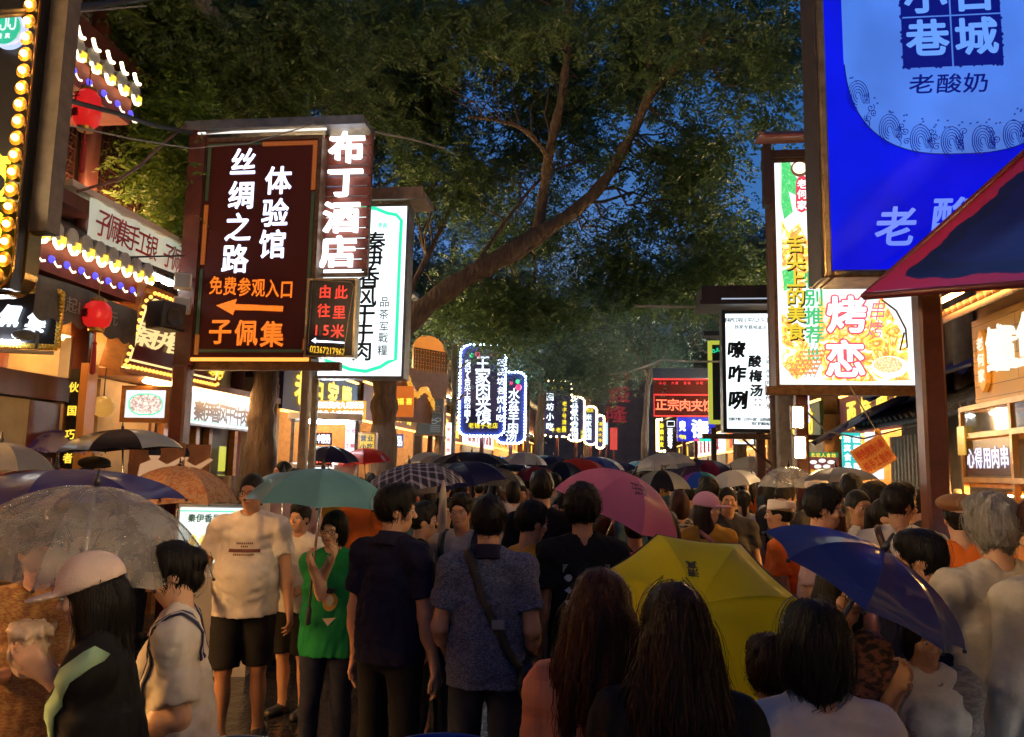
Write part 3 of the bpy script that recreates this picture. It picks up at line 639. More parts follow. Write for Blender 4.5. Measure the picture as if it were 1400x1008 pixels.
post("sign_post", "thin dark post under the yellow framed dark sign", 972, 979, 585, 14.5, WOOD_DARK)
# ================================================================== generic pieces of the old shop houses
def tile_eave(mb_tile, x0, x1, y_in, y_out, z_in, z_out, step=.17, caps=None, r=.055):
    """sloping roof strip from the wall (y_in) out to the eave (y_out): pan sheet, round cover tiles, round end caps"""
    n = max(2, int((x1 - x0) / step))
    mb_tile.add([(x0, y_in, z_in), (x1, y_in, z_in), (x1, y_out, z_out), (x0, y_out, z_out), (x0, y_in, z_in - .06), (x1, y_in, z_in - .06), (x1, y_out, z_out - .06), (x0, y_out, z_out - .06)],
                [(0, 1, 2, 3), (7, 6, 5, 4), (3, 2, 6, 7), (0, 4, 5, 1), (0, 3, 7, 4), (1, 5, 6, 2)])
    for i in range(n + 1):
        x = x0 + (x1 - x0) * i / n
        mb_tile.tube([(x, y_in, z_in + .03), (x, (y_in + y_out) / 2, (z_in + z_out) / 2 + .025), (x, y_out, z_out + .03)], r, 8)
        if caps is not None:
            d = -1 if y_out < y_in else 1
            V = [(x + r * 1.35 * math.cos(2 * math.pi * k / 12), y_out + d * .006, z_out + .03 + r * 1.35 * math.sin(2 * math.pi * k / 12)) for k in range(12)] + [(x + r * 1.35 * math.cos(2 * math.pi * k / 12), y_out + d * .03, z_out + .03 + r * 1.35 * math.sin(2 * math.pi * k / 12)) for k in range(12)]
            caps.add(V, [tuple(range(11, -1, -1)), tuple(range(12, 24))] + [(k, (k + 1) % 12, 12 + (k + 1) % 12, 12 + k) for k in range(12)])
def lattice(m, x0, x1, z0, z1, y, n=5, t=.014, dep=.03):
    """a carved window lattice of nested squares"""
    sx, sz = (x1 - x0) / n, (z1 - z0) / max(1, round((z1 - z0) / ((x1 - x0) / n)))
    nz = max(1, round((z1 - z0) / sz))
    for i in range(n + 1): m.box(x0 + sx * i - t / 2, x0 + sx * i + t / 2, y, y + dep, z0, z1)
    for j in range(nz + 1): m.box(x0, x1, y + .002, y + dep - .002, z0 + sz * j - t / 2, z0 + sz * j + t / 2)
    for i in range(n):
        for j in range(nz):
            a, b, c, d = x0 + sx * (i + .28), x0 + sx * (i + .72), z0 + sz * (j + .28), z0 + sz * (j + .72)
            m.box(a, b, y + .004, y + dep - .004, c, c + t * .8); m.box(a, b, y + .004, y + dep - .004, d - t * .8, d); m.box(a, a + t * .8, y + .004, y + dep - .004, c, d); m.box(b - t * .8, b, y + .004, y + dep - .004, c, d)
            m.box((a + b) / 2 - t * .4, (a + b) / 2 + t * .4, y + .004, y + dep - .004, d, z0 + sz * (j + 1)); m.box((a + b) / 2 - t * .4, (a + b) / 2 + t * .4, y + .004, y + dep - .004, z0 + sz * j, c)
def lanterns(name, lab, loc, r, h, text, theta, group=None, lit=1.0):
    t = thing(name, lab, "lantern", loc, theta, group)
    pr = [(r * .55, -h / 2), (r * .62, -h / 2 + .01), (r * .88, -h * .36), (r, -h * .12), (r, h * .12), (r * .88, h * .36), (r * .62, h / 2 - .01), (r * .55, h / 2)]
    m = MB(); n = 16
    V = [(rr * (1 if k % 2 else .955) * math.cos(2 * math.pi * k / 32), rr * (1 if k % 2 else .955) * math.sin(2 * math.pi * k / 32), z) for rr, z in pr for k in range(32)]
    m.add(V, [(i * 32 + k, i * 32 + (k + 1) % 32, (i + 1) * 32 + (k + 1) % 32, (i + 1) * 32 + k) for i in range(len(pr) - 1) for k in range(32)])
    m.build("shade", glow("lantern_red_cloth", (.95, .02, .018), .5 * lit, base=(.5, .02, .015), sample=True), t, True)
    m = MB(); m.lathe([(r * .56, -h / 2 - .03), (r * .6, -h / 2)], 16); m.lathe([(r * .6, h / 2), (r * .56, h / 2 + .03)], 16); m.tube([(0, 0, h / 2 + .03), (0, 0, h / 2 + .25)], .006, 5); m.build("rim", mat("lantern_rim_gold", (.4, .25, .06), .4, .6), t)
    m = MB(); m.tube([(0, 0, -h / 2 - .03), (0, 0, -h / 2 - .14)], .008, 5); m.ball((0, 0, -h / 2 - .14), .022, 8, 6); m.lathe([(.012, -h / 2 - .42), (.026, -h / 2 - .4), (.018, -h / 2 - .16)], 8); m.build("tassel", mat("tassel_red", (.35, .02, .02), .7), t)
    L = Letters()
    for i, c in enumerate(text): L.ch(c, 0, h * (.22 - .44 * i / max(1, len(text) - 1)) if len(text) > 1 else 0, r * .75, r * .75, y=-r * 1.0 - .004, bold=.03)
    L.build(mat("lantern_ink", (.06, .006, .005), .6), t)
    return t

# ================================================================== left side, nearest house (local x runs along the street, y into the house)
DL = -5.6
hs = thing("shop_house", "dark red two storey timber house with carved lattice and tiled eaves beside the bulb sign", "building", S(DL, 0), FACE_R)
U0, U1 = 4.9, 11.6
MB().box(U0, U1, .05, 6, 0, 3.35).build("ground_wall", PLASTER, hs)
MB().box(U0, U1, .25, 6, 3.35, 8.6).build("upper_wall", WOOD_DARK, hs)
m = MB(); m.box(U0, U1, -.12, .25, 3.30, 3.55); m.box(U0, U1, -.1, .25, 4.42, 4.62); m.box(U0, U1, -.04, .25, 6.3, 6.5)
m.build("floor_beam", WOOD_RED, hs)
for u in (5.45, 6.55, 7.75, 8.95, 10.15, 11.35):
    m = MB(); m.lathe([(.13, 0.0), (.13, .2), (.11, .22), (.105, 3.3)], 14, Matrix.Translation((u, -.02, 0))); m.lathe([(.10, 3.56), (.095, 8.2)], 14, Matrix.Translation((u, .1, 0)))
    m.build("column", WOOD_RED, hs, True)
for k, (a, b) in enumerate(((6.7, 7.6), (7.9, 8.8), (9.1, 10.0), (10.3, 11.2))):
    m = MB(); lattice(m, a, b, 4.72, 6.1, .16, 6); o = m.build("window_lattice", mat("carved_wood", (.075, .03, .022), .5, var=.3), hs)
    MB().box(a, b, .2, .24, 4.72, 6.1).build("window_paper", mat("dim_window_paper", (.05, .03, .025), .6), o)
    m = MB(); lattice(m, a, b, 3.62, 4.32, .16, 6); m.build("rail_lattice", mat("carved_wood", (.075, .03, .022), .5), hs)
# a band of pierced brickwork under the upper eave
m = MB()
for i in range(46):
    for j in range(4): m.box(7.2 + i * .095, 7.2 + i * .095 + .075, .19, .25, 6.62 + j * .07, 6.62 + j * .07 + .05)
m.build("brick_band", mat("grey_brick", (.20, .17, .16), .8, var=.4), hs)
MB().box(6.8, U1 - .2, -.06, .0, 4.63, 4.67).build("wall_light_strip", glow("house_strip", (1, .5, .2), 14, sample=True), hs)
m = MB(); caps = MB(); tile_eave(m, 5.0, U1 + .3, 1.8, -.95, 8.6, 7.1, caps=caps); m.build("roof", TILE_GREY, hs, True); caps.build("roof_end_caps", TILE_GREY, hs)
# pale corner panel and lit salmon wall beside the bulb sign
(ua, za), (ub, zb) = PL(70, 255, DL + .3), PL(103, 175, DL + .3)
MB().box(6.0, 6.62, -.16, -.10, 4.3, 5.55).build("pale_panel", WHITEWALL, hs); MB().box(6.0, 6.62, -.16, -.10, 5.62, 6.25).build("salmon_panel", mat("salmon_plaster", (.55, .25, .14), .8, var=.15), hs)
# upper lit eave with rows of small curved tiles
def lit_eave(name, label, px0, py0, px1, py1, D, rows, depth, rise):
    u0, z0 = PL(px0, py0, D); u1, z1 = PL(px1, py1, D); z0 = z1 = (z0 + z1) / 2
    t = thing(name, label, "eave", S(D, u0, z0), FACE_R); L = u1 - u0
    m = MB(); caps = MB(); tile_eave(m, 0, L, depth, 0, rise, 0, step=.19, caps=caps, r=.06); m.build("tile_strip", TILE_GREY, t, True); caps.build("tile_caps", mat("pale_tile_end", (.32, .32, .30), .6, var=.3), t)
    n = int(L / .19); w = MB(); y = MB(); b = MB()
    for i in range(n + 1):
        x = L * i / n
        w.tube([(x - .05, -.035, -.05), (x - .035, -.04, -.10), (x + .0, -.04, -.125), (x + .045, -.04, -.11), (x + .07, -.035, -.08)], .017, 6)
        y.box(x + .035, x + .115, -.03, -.0, -.085, -.0)
        if rows > 1:
            w.tube([(x + .05, .035, -.19), (x + .06, .03, -.24), (x + .1, .03, -.265), (x + .14, .03, -.25)], .015, 6); b.ball((x + .01, .02, -.22), .034, 8, 6)
        if rows > 2: w.tube([(x - .05, -.03, .19), (x - .035, -.04, .13), (x, -.04, .10), (x + .045, -.04, .115)], .018, 6)
    w.build("white_lit_tiles", glow("eave_white_light", (1.0, .80, .50), 5, sample=True), t, True)
    y.build("yellow_lit_tiles", glow("eave_yellow_light", (1.0, .55, .04), 2.4, sample=True), t)
    if rows > 1: b.build("blue_lights", glow("eave_blue_light", (.10, .08, 1.0), 1.6, sample=True), t, True)
    MB().box(-.02, L + .02, .02, depth, -.34, -.07).build("eave_board", mat("red_eave_board", (.24, .05, .035), .6, var=.3), t)
    return t
lit_eave("tiled_eave", "tiled eave with rows of yellow, white and blue lights over the grey awning", 52, 318, 200, 368, -4.75, 2, .8, .42)
lit_eave("tiled_eave", "high tiled eave with three rows of pale lights above the red paper lantern", 82, 50, 182, 125, -4.9, 3, .9, .5)
# tube and ridge under the banner, the banner itself
sg = Sign("cloth_banner", "long pale banner with red brush characters under the lattice windows", "banner", (120, 303), (256, 312), D=-4.95, theta=FACE_R, th=.1)
u0, z0 = PL(119, 290, -4.95); u1, z1 = PL(257, 340, -4.95)
bpy.data.objects.remove(sg.root)
t = thing("cloth_banner", "long pale banner with red brush characters under the lattice windows", "banner", S(-4.95, u0, 3.92), FACE_R); bl = u1 - u0
n = 40; V = []; 
for j in range(5):
    for i in range(n + 1): V.append((bl * i / n, -.02 - .012 * math.sin(i * .9) - .006 * math.sin(i * 2.3 + j), .40 * j / 4 + .012 * math.sin(i * .45)))
me = mesh_np("cloth", V, [(j * (n + 1) + i, j * (n + 1) + i + 1, (j + 1) * (n + 1) + i + 1, (j + 1) * (n + 1) + i) for j in range(4) for i in range(n)], True)
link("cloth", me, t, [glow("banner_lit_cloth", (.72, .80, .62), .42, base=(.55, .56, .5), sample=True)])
L = Letters(); L.row("子佩集手工银 子佩集", .1, bl - .05, .2, .30, y=-.045, w=.23, bold=.008, skew=.12); L.build(mat("banner_red_ink", (.42, .03, .02), .6), t)
m = MB(); m.box(-.3, bl, -.05, .08, .41, .47); m.build("top_rail", mat("cream_rail", (.6, .5, .36), .5), t)
m = MB(); m.tube([(0, .03, -.03), (bl, .03, -.03)], .02, 8); m.build("rod", STEEL_GREY, t, True)
for i in range(7):
    MB().box(bl * (i + .4) / 7, bl * (i + .4) / 7 + .16, -.02, .05, -.1, -.055).build("lamp", glow("banner_lamp", (.95, 1, .9), 14, sample=True), t)
# ---- lanterns
p = W(119, 150, 6.7); lanterns("paper_lantern", "large glowing red lantern under the high lit eave", p, .118, .34, "子集", FACE_CAM - .2)
p = W(133, 431, 7.0); lanterns("paper_lantern", "glowing red lantern below the grey awning, by the bulb framed sign", p, .12, .24, "集", FACE_CAM - .3)
t = thing("round_lantern", "round yellow paper lantern glowing in the shop entrance", "lantern", W(141, 556, 8.2), 0)
m = MB(); n = 24; pr = [(.11 * math.sin(math.pi * (i + .5) / 12) * (1.0 if i % 2 else .96) * 1.1, -.11 * math.cos(math.pi * (i + .5) / 12)) for i in range(12)]; m.lathe(pr, n); m.build("shade", glow("yellow_paper_shade", (1, .45, .08), .55, sample=True), t, True); MB().tube([(0, 0, .1), (0, 0, .5)], .006, 5).build("cord", CABLE, t)
# ---- grey awning with faint writing
u0, _ = PL(45, 400, -4.7); u1, _ = PL(186, 430, -4.7)
t = thing("fabric_awning", "dirty grey fabric awning with a scalloped edge and faint lettering", "awning", S(-4.7, u0, 3.0), FACE_R); L_ = u1 - u0
n = 36; V = []; rowsz = [(.9, .62), (.45, .48), (0, .33), (-.02, .2), (-.03, 0)]
for j, (y, z) in enumerate(rowsz):
    for i in range(n + 1):
        x = L_ * i / n; V.append((x, y - .015 * math.sin(x * 9 + j) , z + (.02 * math.sin(x * 3)) + (-.05 * abs(math.sin(math.pi * x / .22)) if j == 4 else 0)))
link("cloth", mesh_np("cloth", V, [(j * (n + 1) + i, j * (n + 1) + i + 1, (j + 1) * (n + 1) + i + 1, (j + 1) * (n + 1) + i) for j in range(4) for i in range(n)], True), t, [mat("dirty_awning", (.09, .085, .075), .75, var=.5, vscale=4, bump=.3, bscale=9)])
L = Letters(); L.row("起12:10元", .35, L_ - .4, .155, .15, y=-.06, w=.15); L.build(mat("faded_lettering", (.30, .28, .25), .7), t)
for uu in (.35, 1.15, 1.95): MB().box(uu, uu + .35, .55, .60, -.02, .02).build("added_awning_glow", glow("added_awning_amber", (1, .48, .12), 34, sample=True), t)  # amber strips added under the awning to turn the wall golden
# ---- sign with gold scalloped frame
sg = Sign("shop_sign", "black shop sign with a gold scalloped frame and bluish white characters", "sign", (-60, 466), (82, 404), 6.6, theta=FACE_CAM + .35, th=.1, face=BLACK)
w_, h_ = sg.w / 2, sg.h; m = MB()
for i in range(60):
    f = i / 59
    for (x, z) in ((-w_ + 2 * w_ * f, h_ + .02 + .018 * abs(math.sin(f * 3 * math.pi))), (-w_ + 2 * w_ * f, -.02)):
        m.ball((x, -.01, z), .028, 6, 4); m.ball((x + .02, -.02, z + .012 * (-1) ** i), .016, 5, 4)
for i in range(14):
    z = h_ * i / 13; m.ball((w_ + .02, -.01, z), .03, 6, 4); m.ball((-w_ - .02, -.01, z), .03, 6, 4); m.ball((w_ + .03, -.025, z + .02), .016, 5, 4)
m.build("gold_frame", mat("gilt_scroll", (.75, .48, .08), .3, .75, var=.3, vscale=30), sg.root, True)
sg.chars([("子", -22, 428, 30, 32), ("佩", 16, 433, 30, 32), ("集", 52, 441, 30, 32)], glow("blue_white_letter", (.75, .86, 1.0), 2.4), bold=.035, y=-.01, t=.03, skew=.25)
MB().box(-w_, w_ + .02, -.09, -.05, -.09, -.06).build("lamp_rail", mat("cream_rail", (.6, .5, .36)), sg.root); MB().box(-w_, w_ * .3, -.06, -.05, .0, .02).build("tube_light", G_TUBEW, sg.root)
m = MB(); m.ball((w_ * .45, -.12, .06), .07, 10, 6, (1.4, .8, .7)); m.box(w_ * .7, w_ * .74, -.13, -.1, -.05, .1); m.build("spotlight", mat("grey_lamp_body", (.12, .12, .12), .5), sg.root)
# ---- bulb framed shop sign on the facade
SG_ = sg = Sign("shop_sign", "maroon shop sign ringed by yellow bulbs and a neon line, hanging over the entrance", "sign", (166, 498), (318, 443), D=-4.85, theta=FACE_R, th=.16, lean=R_(14), face=mat("maroon_panel", (.085, .012, .022), .28, coat=.5))
w_, h_ = sg.w / 2, sg.h
rect = [(-w_, 0), (w_, 0), (w_, h_), (-w_ + .12, h_), (-w_, h_ - .12), (-w_, 0)]
bulbs(sg.root, [(p.x, -.045, p.y) for p in along(rect, .072)], .021, G_BULBS)
m = MB(); q = .065; m.tube([(-w_ + q, -.03, q), (w_ - q, -.03, q), (w_ - q, -.03, h_ - q), (-w_ + q + .1, -.03, h_ - q), (-w_ + q, -.03, h_ - q - .1), (-w_ + q, -.03, q)], .012, 6); m.build("neon_line", glow("pale_neon", (1.0, .72, .28), 1.5, sample=True), sg.root, True)
m = MB(); m.box(-w_ - .05, w_ + .05, -.04, .2, -.07, -.03); m.box(-w_ - .05, -w_ - .03, -.03, .2, -.03, h_ + .05); m.box(w_ + .03, w_ + .05, -.03, .2, -.03, h_ + .05); m.box(-w_ - .05, w_ + .05, -.04, .2, h_ + .03, h_ + .06); m.build("frame", WOOD_ORANGE, sg.root)
sg.chars([("秦", 196, 456, 33, 34), ("伊", 219, 463, 33, 34), ("香", 240, 469, 33, 34)], glow("cream_neon_letter", (1.0, .72, .30), 1.1), bold=.014, y=-.01, t=.02, skew=.1)
sg.line("专卖店", 284, 304, 505, 512, 13, G_YEL, bold=.03, y=-.01, w=13)
t = thing("loudspeaker", "black box loudspeaker hung in front of the bulb framed sign", "speaker", W(227, 433, 7.9), FACE_R - .3)
m = MB(); m.box(-.15, .15, -.12, .12, -.14, .14, b=.012); m.build("cabinet", DARKBOX, t); m = MB(); m.lathe([(.10, 0), (.10, .01), (.085, .004), (.03, -.02), (.01, -.015)], 20, Matrix.Translation((0, -.122, -.02)) @ Matrix.Rotation(math.pi / 2, 4, 'X')); m.build("speaker_cone", mat("cone_black", (.03, .03, .03), .6), t, True); MB().box(-.015, .015, .12, .5, .06, .09).build("bracket", STEEL_GREY, t)
# ---- shop front under it: orange pillar with couplet, ceiling, back wall, spotlights
t = thing("couplet_board", "dark vertical board with yellow brush characters on a lit orange pillar", "board", S(-4.9, PL(108, 560, -4.9)[0], 0), FACE_CAM)
MB().box(-.09, .0, -.03, .03, 1.3, 2.66).build("board", BLACK, t); MB().box(.005, .08, -.03, .12, 0, 2.72).build("pillar", glow("orange_glow_pillar", (1.0, .30, .03), .12, base=(.4, .15, .04)), t)  # pillar glows by itself in place of light falling on it
L = Letters(); L.column("伙国巧者居", -.045, 2.6, 1.5, .10, y=-.032, bold=.02); L.build(G_YEL, t)
ft = thing("food_shop", "warm lit open shop front below the maroon bulb sign", "shop", S(-5.5, PL(120, 560, -5.5)[0], 0), FACE_R)
MB().box(0, 3.6, -.6, .05, 2.72, 2.80).build("soffit", mat("soffit_wood", (.30, .14, .06), .5, var=.3), ft)
m = MB(); m.box(.15, 1.25, -.02, .04, .0, 2.7); m.build("stone_wall", mat("pale_stone_slabs", (.34, .24, .12), .7, var=.25, vscale=3, bump=.4, bscale=4), ft)
MB().box(1.3, 3.5, -.01, .04, .0, 2.7).build("doorway_shade_slab", mat("doorway_shade", (.05, .03, .022), .5, var=.3), ft)  # dark slab stands in for the shade inside the doorway
m = MB()
for x in (1.32, 2.1, 2.45, 3.2): m.box(x, x + .09, -.1, -.012, 0, 2.7)
m.build("door_post", WOOD_ORANGE, ft)
MB().box(2.75, 2.95, -.105, -.1, 1.7, 2.05).build("yellow_notice", glow("notice_yellow", (.8, .8, .05), .7), ft)
MB().box(.2, 3.4, -.55, -.5, 2.66, 2.71).build("ceiling_lamp", glow("soffit_lamp", (1, .55, .2), 14, sample=True), ft)
for x in (.5, 1.2): MB().lathe([(.05, 2.700), (.06, 2.718)], 14, Matrix.Translation((x, -.35, 0))).build("downlight", glow("downlight", (1, .93, .8), 12, sample=True), ft)
# low panelling far left
t = thing("wall_panelling", "cream and maroon wall panelling below the gold framed sign", "wall", S(-5.2, 0, 0), FACE_R)
ua = PL(0, 540, -5.2)[0]
MB().box(ua - 1.6, ua + .32, -.03, .1, 0, 2.35).build("cream_panel", PLASTER, t); m = MB(); m.box(ua + .33, ua + .75, -.02, .1, 0, 2.35); m.build("maroon_panel", mat("maroon_board", (.11, .018, .014), .35, var=.3, coat=.4), t)
MB().box(ua - 1.6, ua + 1.0, -.12, .1, 2.36, 2.58).build("lintel", WOOD_RED, t); m = MB(); m.lathe([(.11, 0), (.10, 3.4)], 14, Matrix.Translation((ua + .92, -.05, 0))); m.build("column", WOOD_RED, t, True)
MB().box(ua + .80, ua + 1.0, -.03, .08, 2.6, 3.0).build("pale_panel", WHITEWALL, t)
# framed photo sign and the white shop sign
sg = Sign("menu_sign", "square lit sign with a food photo inside a green outline, wooden frame", "sign", (170, 571), (228, 534), 8.6, th=.1, frame=WOOD_ORANGE, fw=.05, face=G_WHITE2)
pts = [(177, 549), (181, 543), (190, 539), (208, 539), (218, 543), (222, 549), (222, 557), (218, 563), (208, 567), (190, 567), (181, 563), (177, 557)]
MB().prism([sg.xz(*p) for p in pts], -.004, -.001).build("food_print", food_art("print_dried_beef", [(.20, .13, .10), (.55, .42, .36), (.12, .07, .06), (.7, .6, .52)], 14, 9, .9), sg.root); sg.path(pts, 1.6, G_GREEN, "green_outline", closed=True)
sg = Sign("shop_fascia", "long white lit fascia with grey characters between two green lines", "sign", (249, 577), (341, 550), D=-5.15, theta=FACE_R, th=.12, frame=STEEL_GREY, fw=.03, face=G_WHITE2)
w_, h_ = sg.w / 2, sg.h; L = Letters(); L.row("秦伊香风干牛肉", -w_ * .7, w_ * .96, h_ * .42, .27, bold=.035, w=.27); L.row("百年老字号", -w_ * .1, w_ * .4, h_ * .78, .09); L.column("清真食品", -w_ * .85, h_ * .85, h_ * .2, .07); L.build(mat("grey_ink", (.05, .04, .045), .5), sg.root)
m = MB(); m.box(-w_, w_, -.004, -.001, h_ * .08, h_ * .11); m.box(-w_, w_, -.004, -.001, h_ * .90, h_ * .93); m.build("green_lines", G_GREEN, sg.root)
# cut-out picture board of people at the shop entrance
def cutout(name, label, px, py, d, hw, hh, col):
    t = thing(name, label, "poster", W(px, py, d), FACE_CAM + .3)
    MB().box(-hw, hw, 0, .03, -hh, hh).build("board", mat("poster_board", (.30, .12, .04), .5, var=.3), t)
    m = MB()
    m.prism([(-.02 + .055 * math.cos(a), hh * .35 + .065 * math.sin(a)) for a in [i * math.pi / 8 for i in range(16)]], -.006, -.001)
    m.prism([(-.17, -hh), (-.15, -hh * .2), (-.05, hh * .05), (.02, hh * .05), (.1, -hh * .2), (.24, hh * .25), (.27, hh * .15), (.12, -hh * .5), (.1, -hh)], -.005, -.001)
    m.build("figure_print", glow("print_skin_" + name, col, .55), t)
    m = MB(); m.prism([(-.02 + .06 * math.cos(a), hh * .42 + .075 * math.sin(a)) for a in [i * math.pi / 10 for i in range(-1, 12)]], -.008, -.0062); m.build("hair_print", INK, t)
cutout("picture_board", "lit picture board of a smiling person with raised hands by the shop door", 253, 632, 8.0, .24, .18, (.9, .45, .2))
cutout("portrait_board", "lit picture board of a person in a red top beside the sign post", 214, 630, 7.9, .26, .18, (.95, .5, .25))
# glass counter with lit label below
t = thing("display_counter", "glass display counter with a white and green lit front at the shop entrance", "counter", W(300, 700, 7.2) * Vector((1, 1, 0)) if False else Vector((W(296, 700, 7.0).x, W(296, 700, 7.0).y, 0)), FACE_CAM + .15)
MB().box(-.33, .33, 0, .5, 0, 1.45).build("cabinet", mat("counter_body", (.5, .5, .48), .4), t); MB().box(-.31, .31, -.01, -.001, .95, 1.42).build("front_panel", glow("counter_panel", (.85, 1, .93), 1.3, sample=True), t)
L = Letters(); L.row("秦伊香风干牛肉", -.24, .26, 1.33, .075, y=-.012, bold=.03); L.build(mat("dark_green_ink", (.0, .22, .14), .5), t)
m = MB(); m.box(-.31, .31, -.014, -.011, 1.385, 1.395); m.build("green_lines", G_GREEN, t)
m = MB(); rr = random.Random(4)
for i in range(5): m.prism([(-.18 + .09 * i + .04 * math.cos(a) * rr.uniform(.7, 1.2), 1.14 + .05 * math.sin(a)) for a in [k * math.pi / 5 for k in range(10)]], -.014, -.011)
m.build("food_print", food_art("print_counter_food", [(.3, .5, .1), (.8, .6, .1), (.5, .2, .05), (.9, .9, .7)], 22, 3, .7), t)
MB().box(-.33, .33, 0, .5, 1.455, 1.70).build("glass_case", mat("case_glass", (.9, 1, .95), .05, trans=.95), t)
m = MB(); [m.ball((-.26 + .105 * i, .15 + .1 * (i % 2), 1.50), .05, 8, 5, (1, 1, .7)) for i in range(6)]; m.build("food_pile", mat("dried_beef", (.25, .10, .05), .6, var=.4, vscale=30), t, True)
# ---- the bulb-edged black sign at the far left, with its round green badge
sg = Sign("neon_sign", "tall black sign edged with star bright bulbs, yellow neon characters cut by the picture edge", "sign", (-150, 396), (61, -80), 5.5, th=.24, face=BLACK)
w_, h_ = sg.w / 2, sg.h; rc = .16
edge = [(w_, h_ - .05), (w_, rc)] + [(w_ - rc + rc * math.cos(a), rc - rc * math.sin(a)) for a in [i * math.pi / 12 for i in range(1, 7)]] + [(-w_, 0)]
b = [(p.x - .035, -.05, p.y + .03) for p in along(edge, .128)]; bulbs(sg.root, b, .024, G_BULB)
m = MB(); P = [(x - .0, z) for x, z in edge] + [(-w_, h_)]; m.prism([(x * 1.0 + (.02 if x > w_ - .3 else 0), z - (.02 if z < .3 else 0)) for x, z in edge] + [(-w_, h_), (w_, h_)], .11, .24); m.build("gold_casing", mat("polished_brass", (.42, .24, .07), .22, .9, var=.3, vscale=3), sg.root)
m = MB(); m.tube([(x + .012, -.0, z - .01) for x, z in edge], .012, 6); m.build("brass_edge", mat("polished_brass", (0, 0, 0)), sg.root, True)
m = MB(); m.box(w_ + .02, w_ + .16, .10, .24, .45, h_); m.build("side_board", mat("brown_side_board", (.10, .075, .055), .55, var=.4), sg.root)
sg.chars([("富", 0, 234, 44, 44), ("平", -4, 272, 44, 44), ("前", -8, 314, 44, 44), ("鲜", -10, 352, 44, 44)], G_NEONY, bold=.03, y=-.012, t=.02, skew=.12)
x, z = sg.xz(17, 46); k = sg.k
M_ = Matrix.Translation((x, 0, z)) @ Matrix.Rotation(math.pi / 2, 4, 'X')
MB().lathe([(24 * k, 0), (25 * k, .01), (25 * k, .06), (24 * k, .065)], 32, M_).build("badge_rim", glow("badge_rim_light", (.55, .68, 1.0), 1.2, sample=True), sg.root, True)
MB().lathe([(22.5 * k, .066), (22.5 * k, .075)], 32, M_).build("badge_face", glow("badge_green", (.01, .62, .36), 1.0, sample=True), sg.root)
L = Letters(); L.ch("حلال", x, z + 3 * k, 34 * k, 18 * k, y=-.078, bold=.02, fit=True) if False else None
try:
    V, F, lo, hi = glyph("حلال", .02)
    P = np.stack([x + (V[:, 0] - (lo[0] + hi[0]) / 2) / (hi[0] - lo[0]) * 33 * k, -.077 - .005 * V[:, 2], z + 4 * k + (V[:, 1] - (lo[1] + hi[1]) / 2) / (hi[1] - lo[1]) * 22 * k], 1)
    L.V.append(P); L.F += F; L.n += len(V)
except Exception: pass
L.ch("清", x - 6 * k, z - 12 * k, 8 * k, 8 * k, y=-.078, bold=.03); L.ch("真", x + 6 * k, z - 12 * k, 8 * k, 8 * k, y=-.078, bold=.03); L.build(glow("badge_white", (.85, 1, .95), 1.1), sg.root)

# ================================================================== shops further down, left and right
def goods(m, x0, x1, y0, y1, z, rr, n):
    for i in range(n):
        x = x0 + (x1 - x0) * (i + rr.random() * .6) / n; w = (x1 - x0) / n * rr.uniform(.5, .95); h = rr.uniform(.06, .2)
        m.cur = rr.randrange(4)
        if rr.random() < .5: m.box(x, x + w, y0, y0 + (y1 - y0) * rr.uniform(.5, 1), z, z + h)
        else: m.lathe([(w * .4, z), (w * .45, z + h * .7), (w * .25, z + h)], 8, Matrix.Translation((x + w / 2, (y0 + y1) / 2, 0)))
    m.cur = 0
UPL = glow("added_up_light", (1, .68, .32), 70, sample=True); UPC = glow("added_up_light_cool", (.75, .9, 1.0), 60, sample=True)  # up-lights added to brighten upper walls and leaves, not seen
GOODS = [mat("goods_red", (.45, .06, .04), .5), mat("goods_cream", (.6, .5, .3), .5), mat("goods_brown", (.25, .12, .05), .6), mat("goods_green", (.12, .25, .08), .5)]
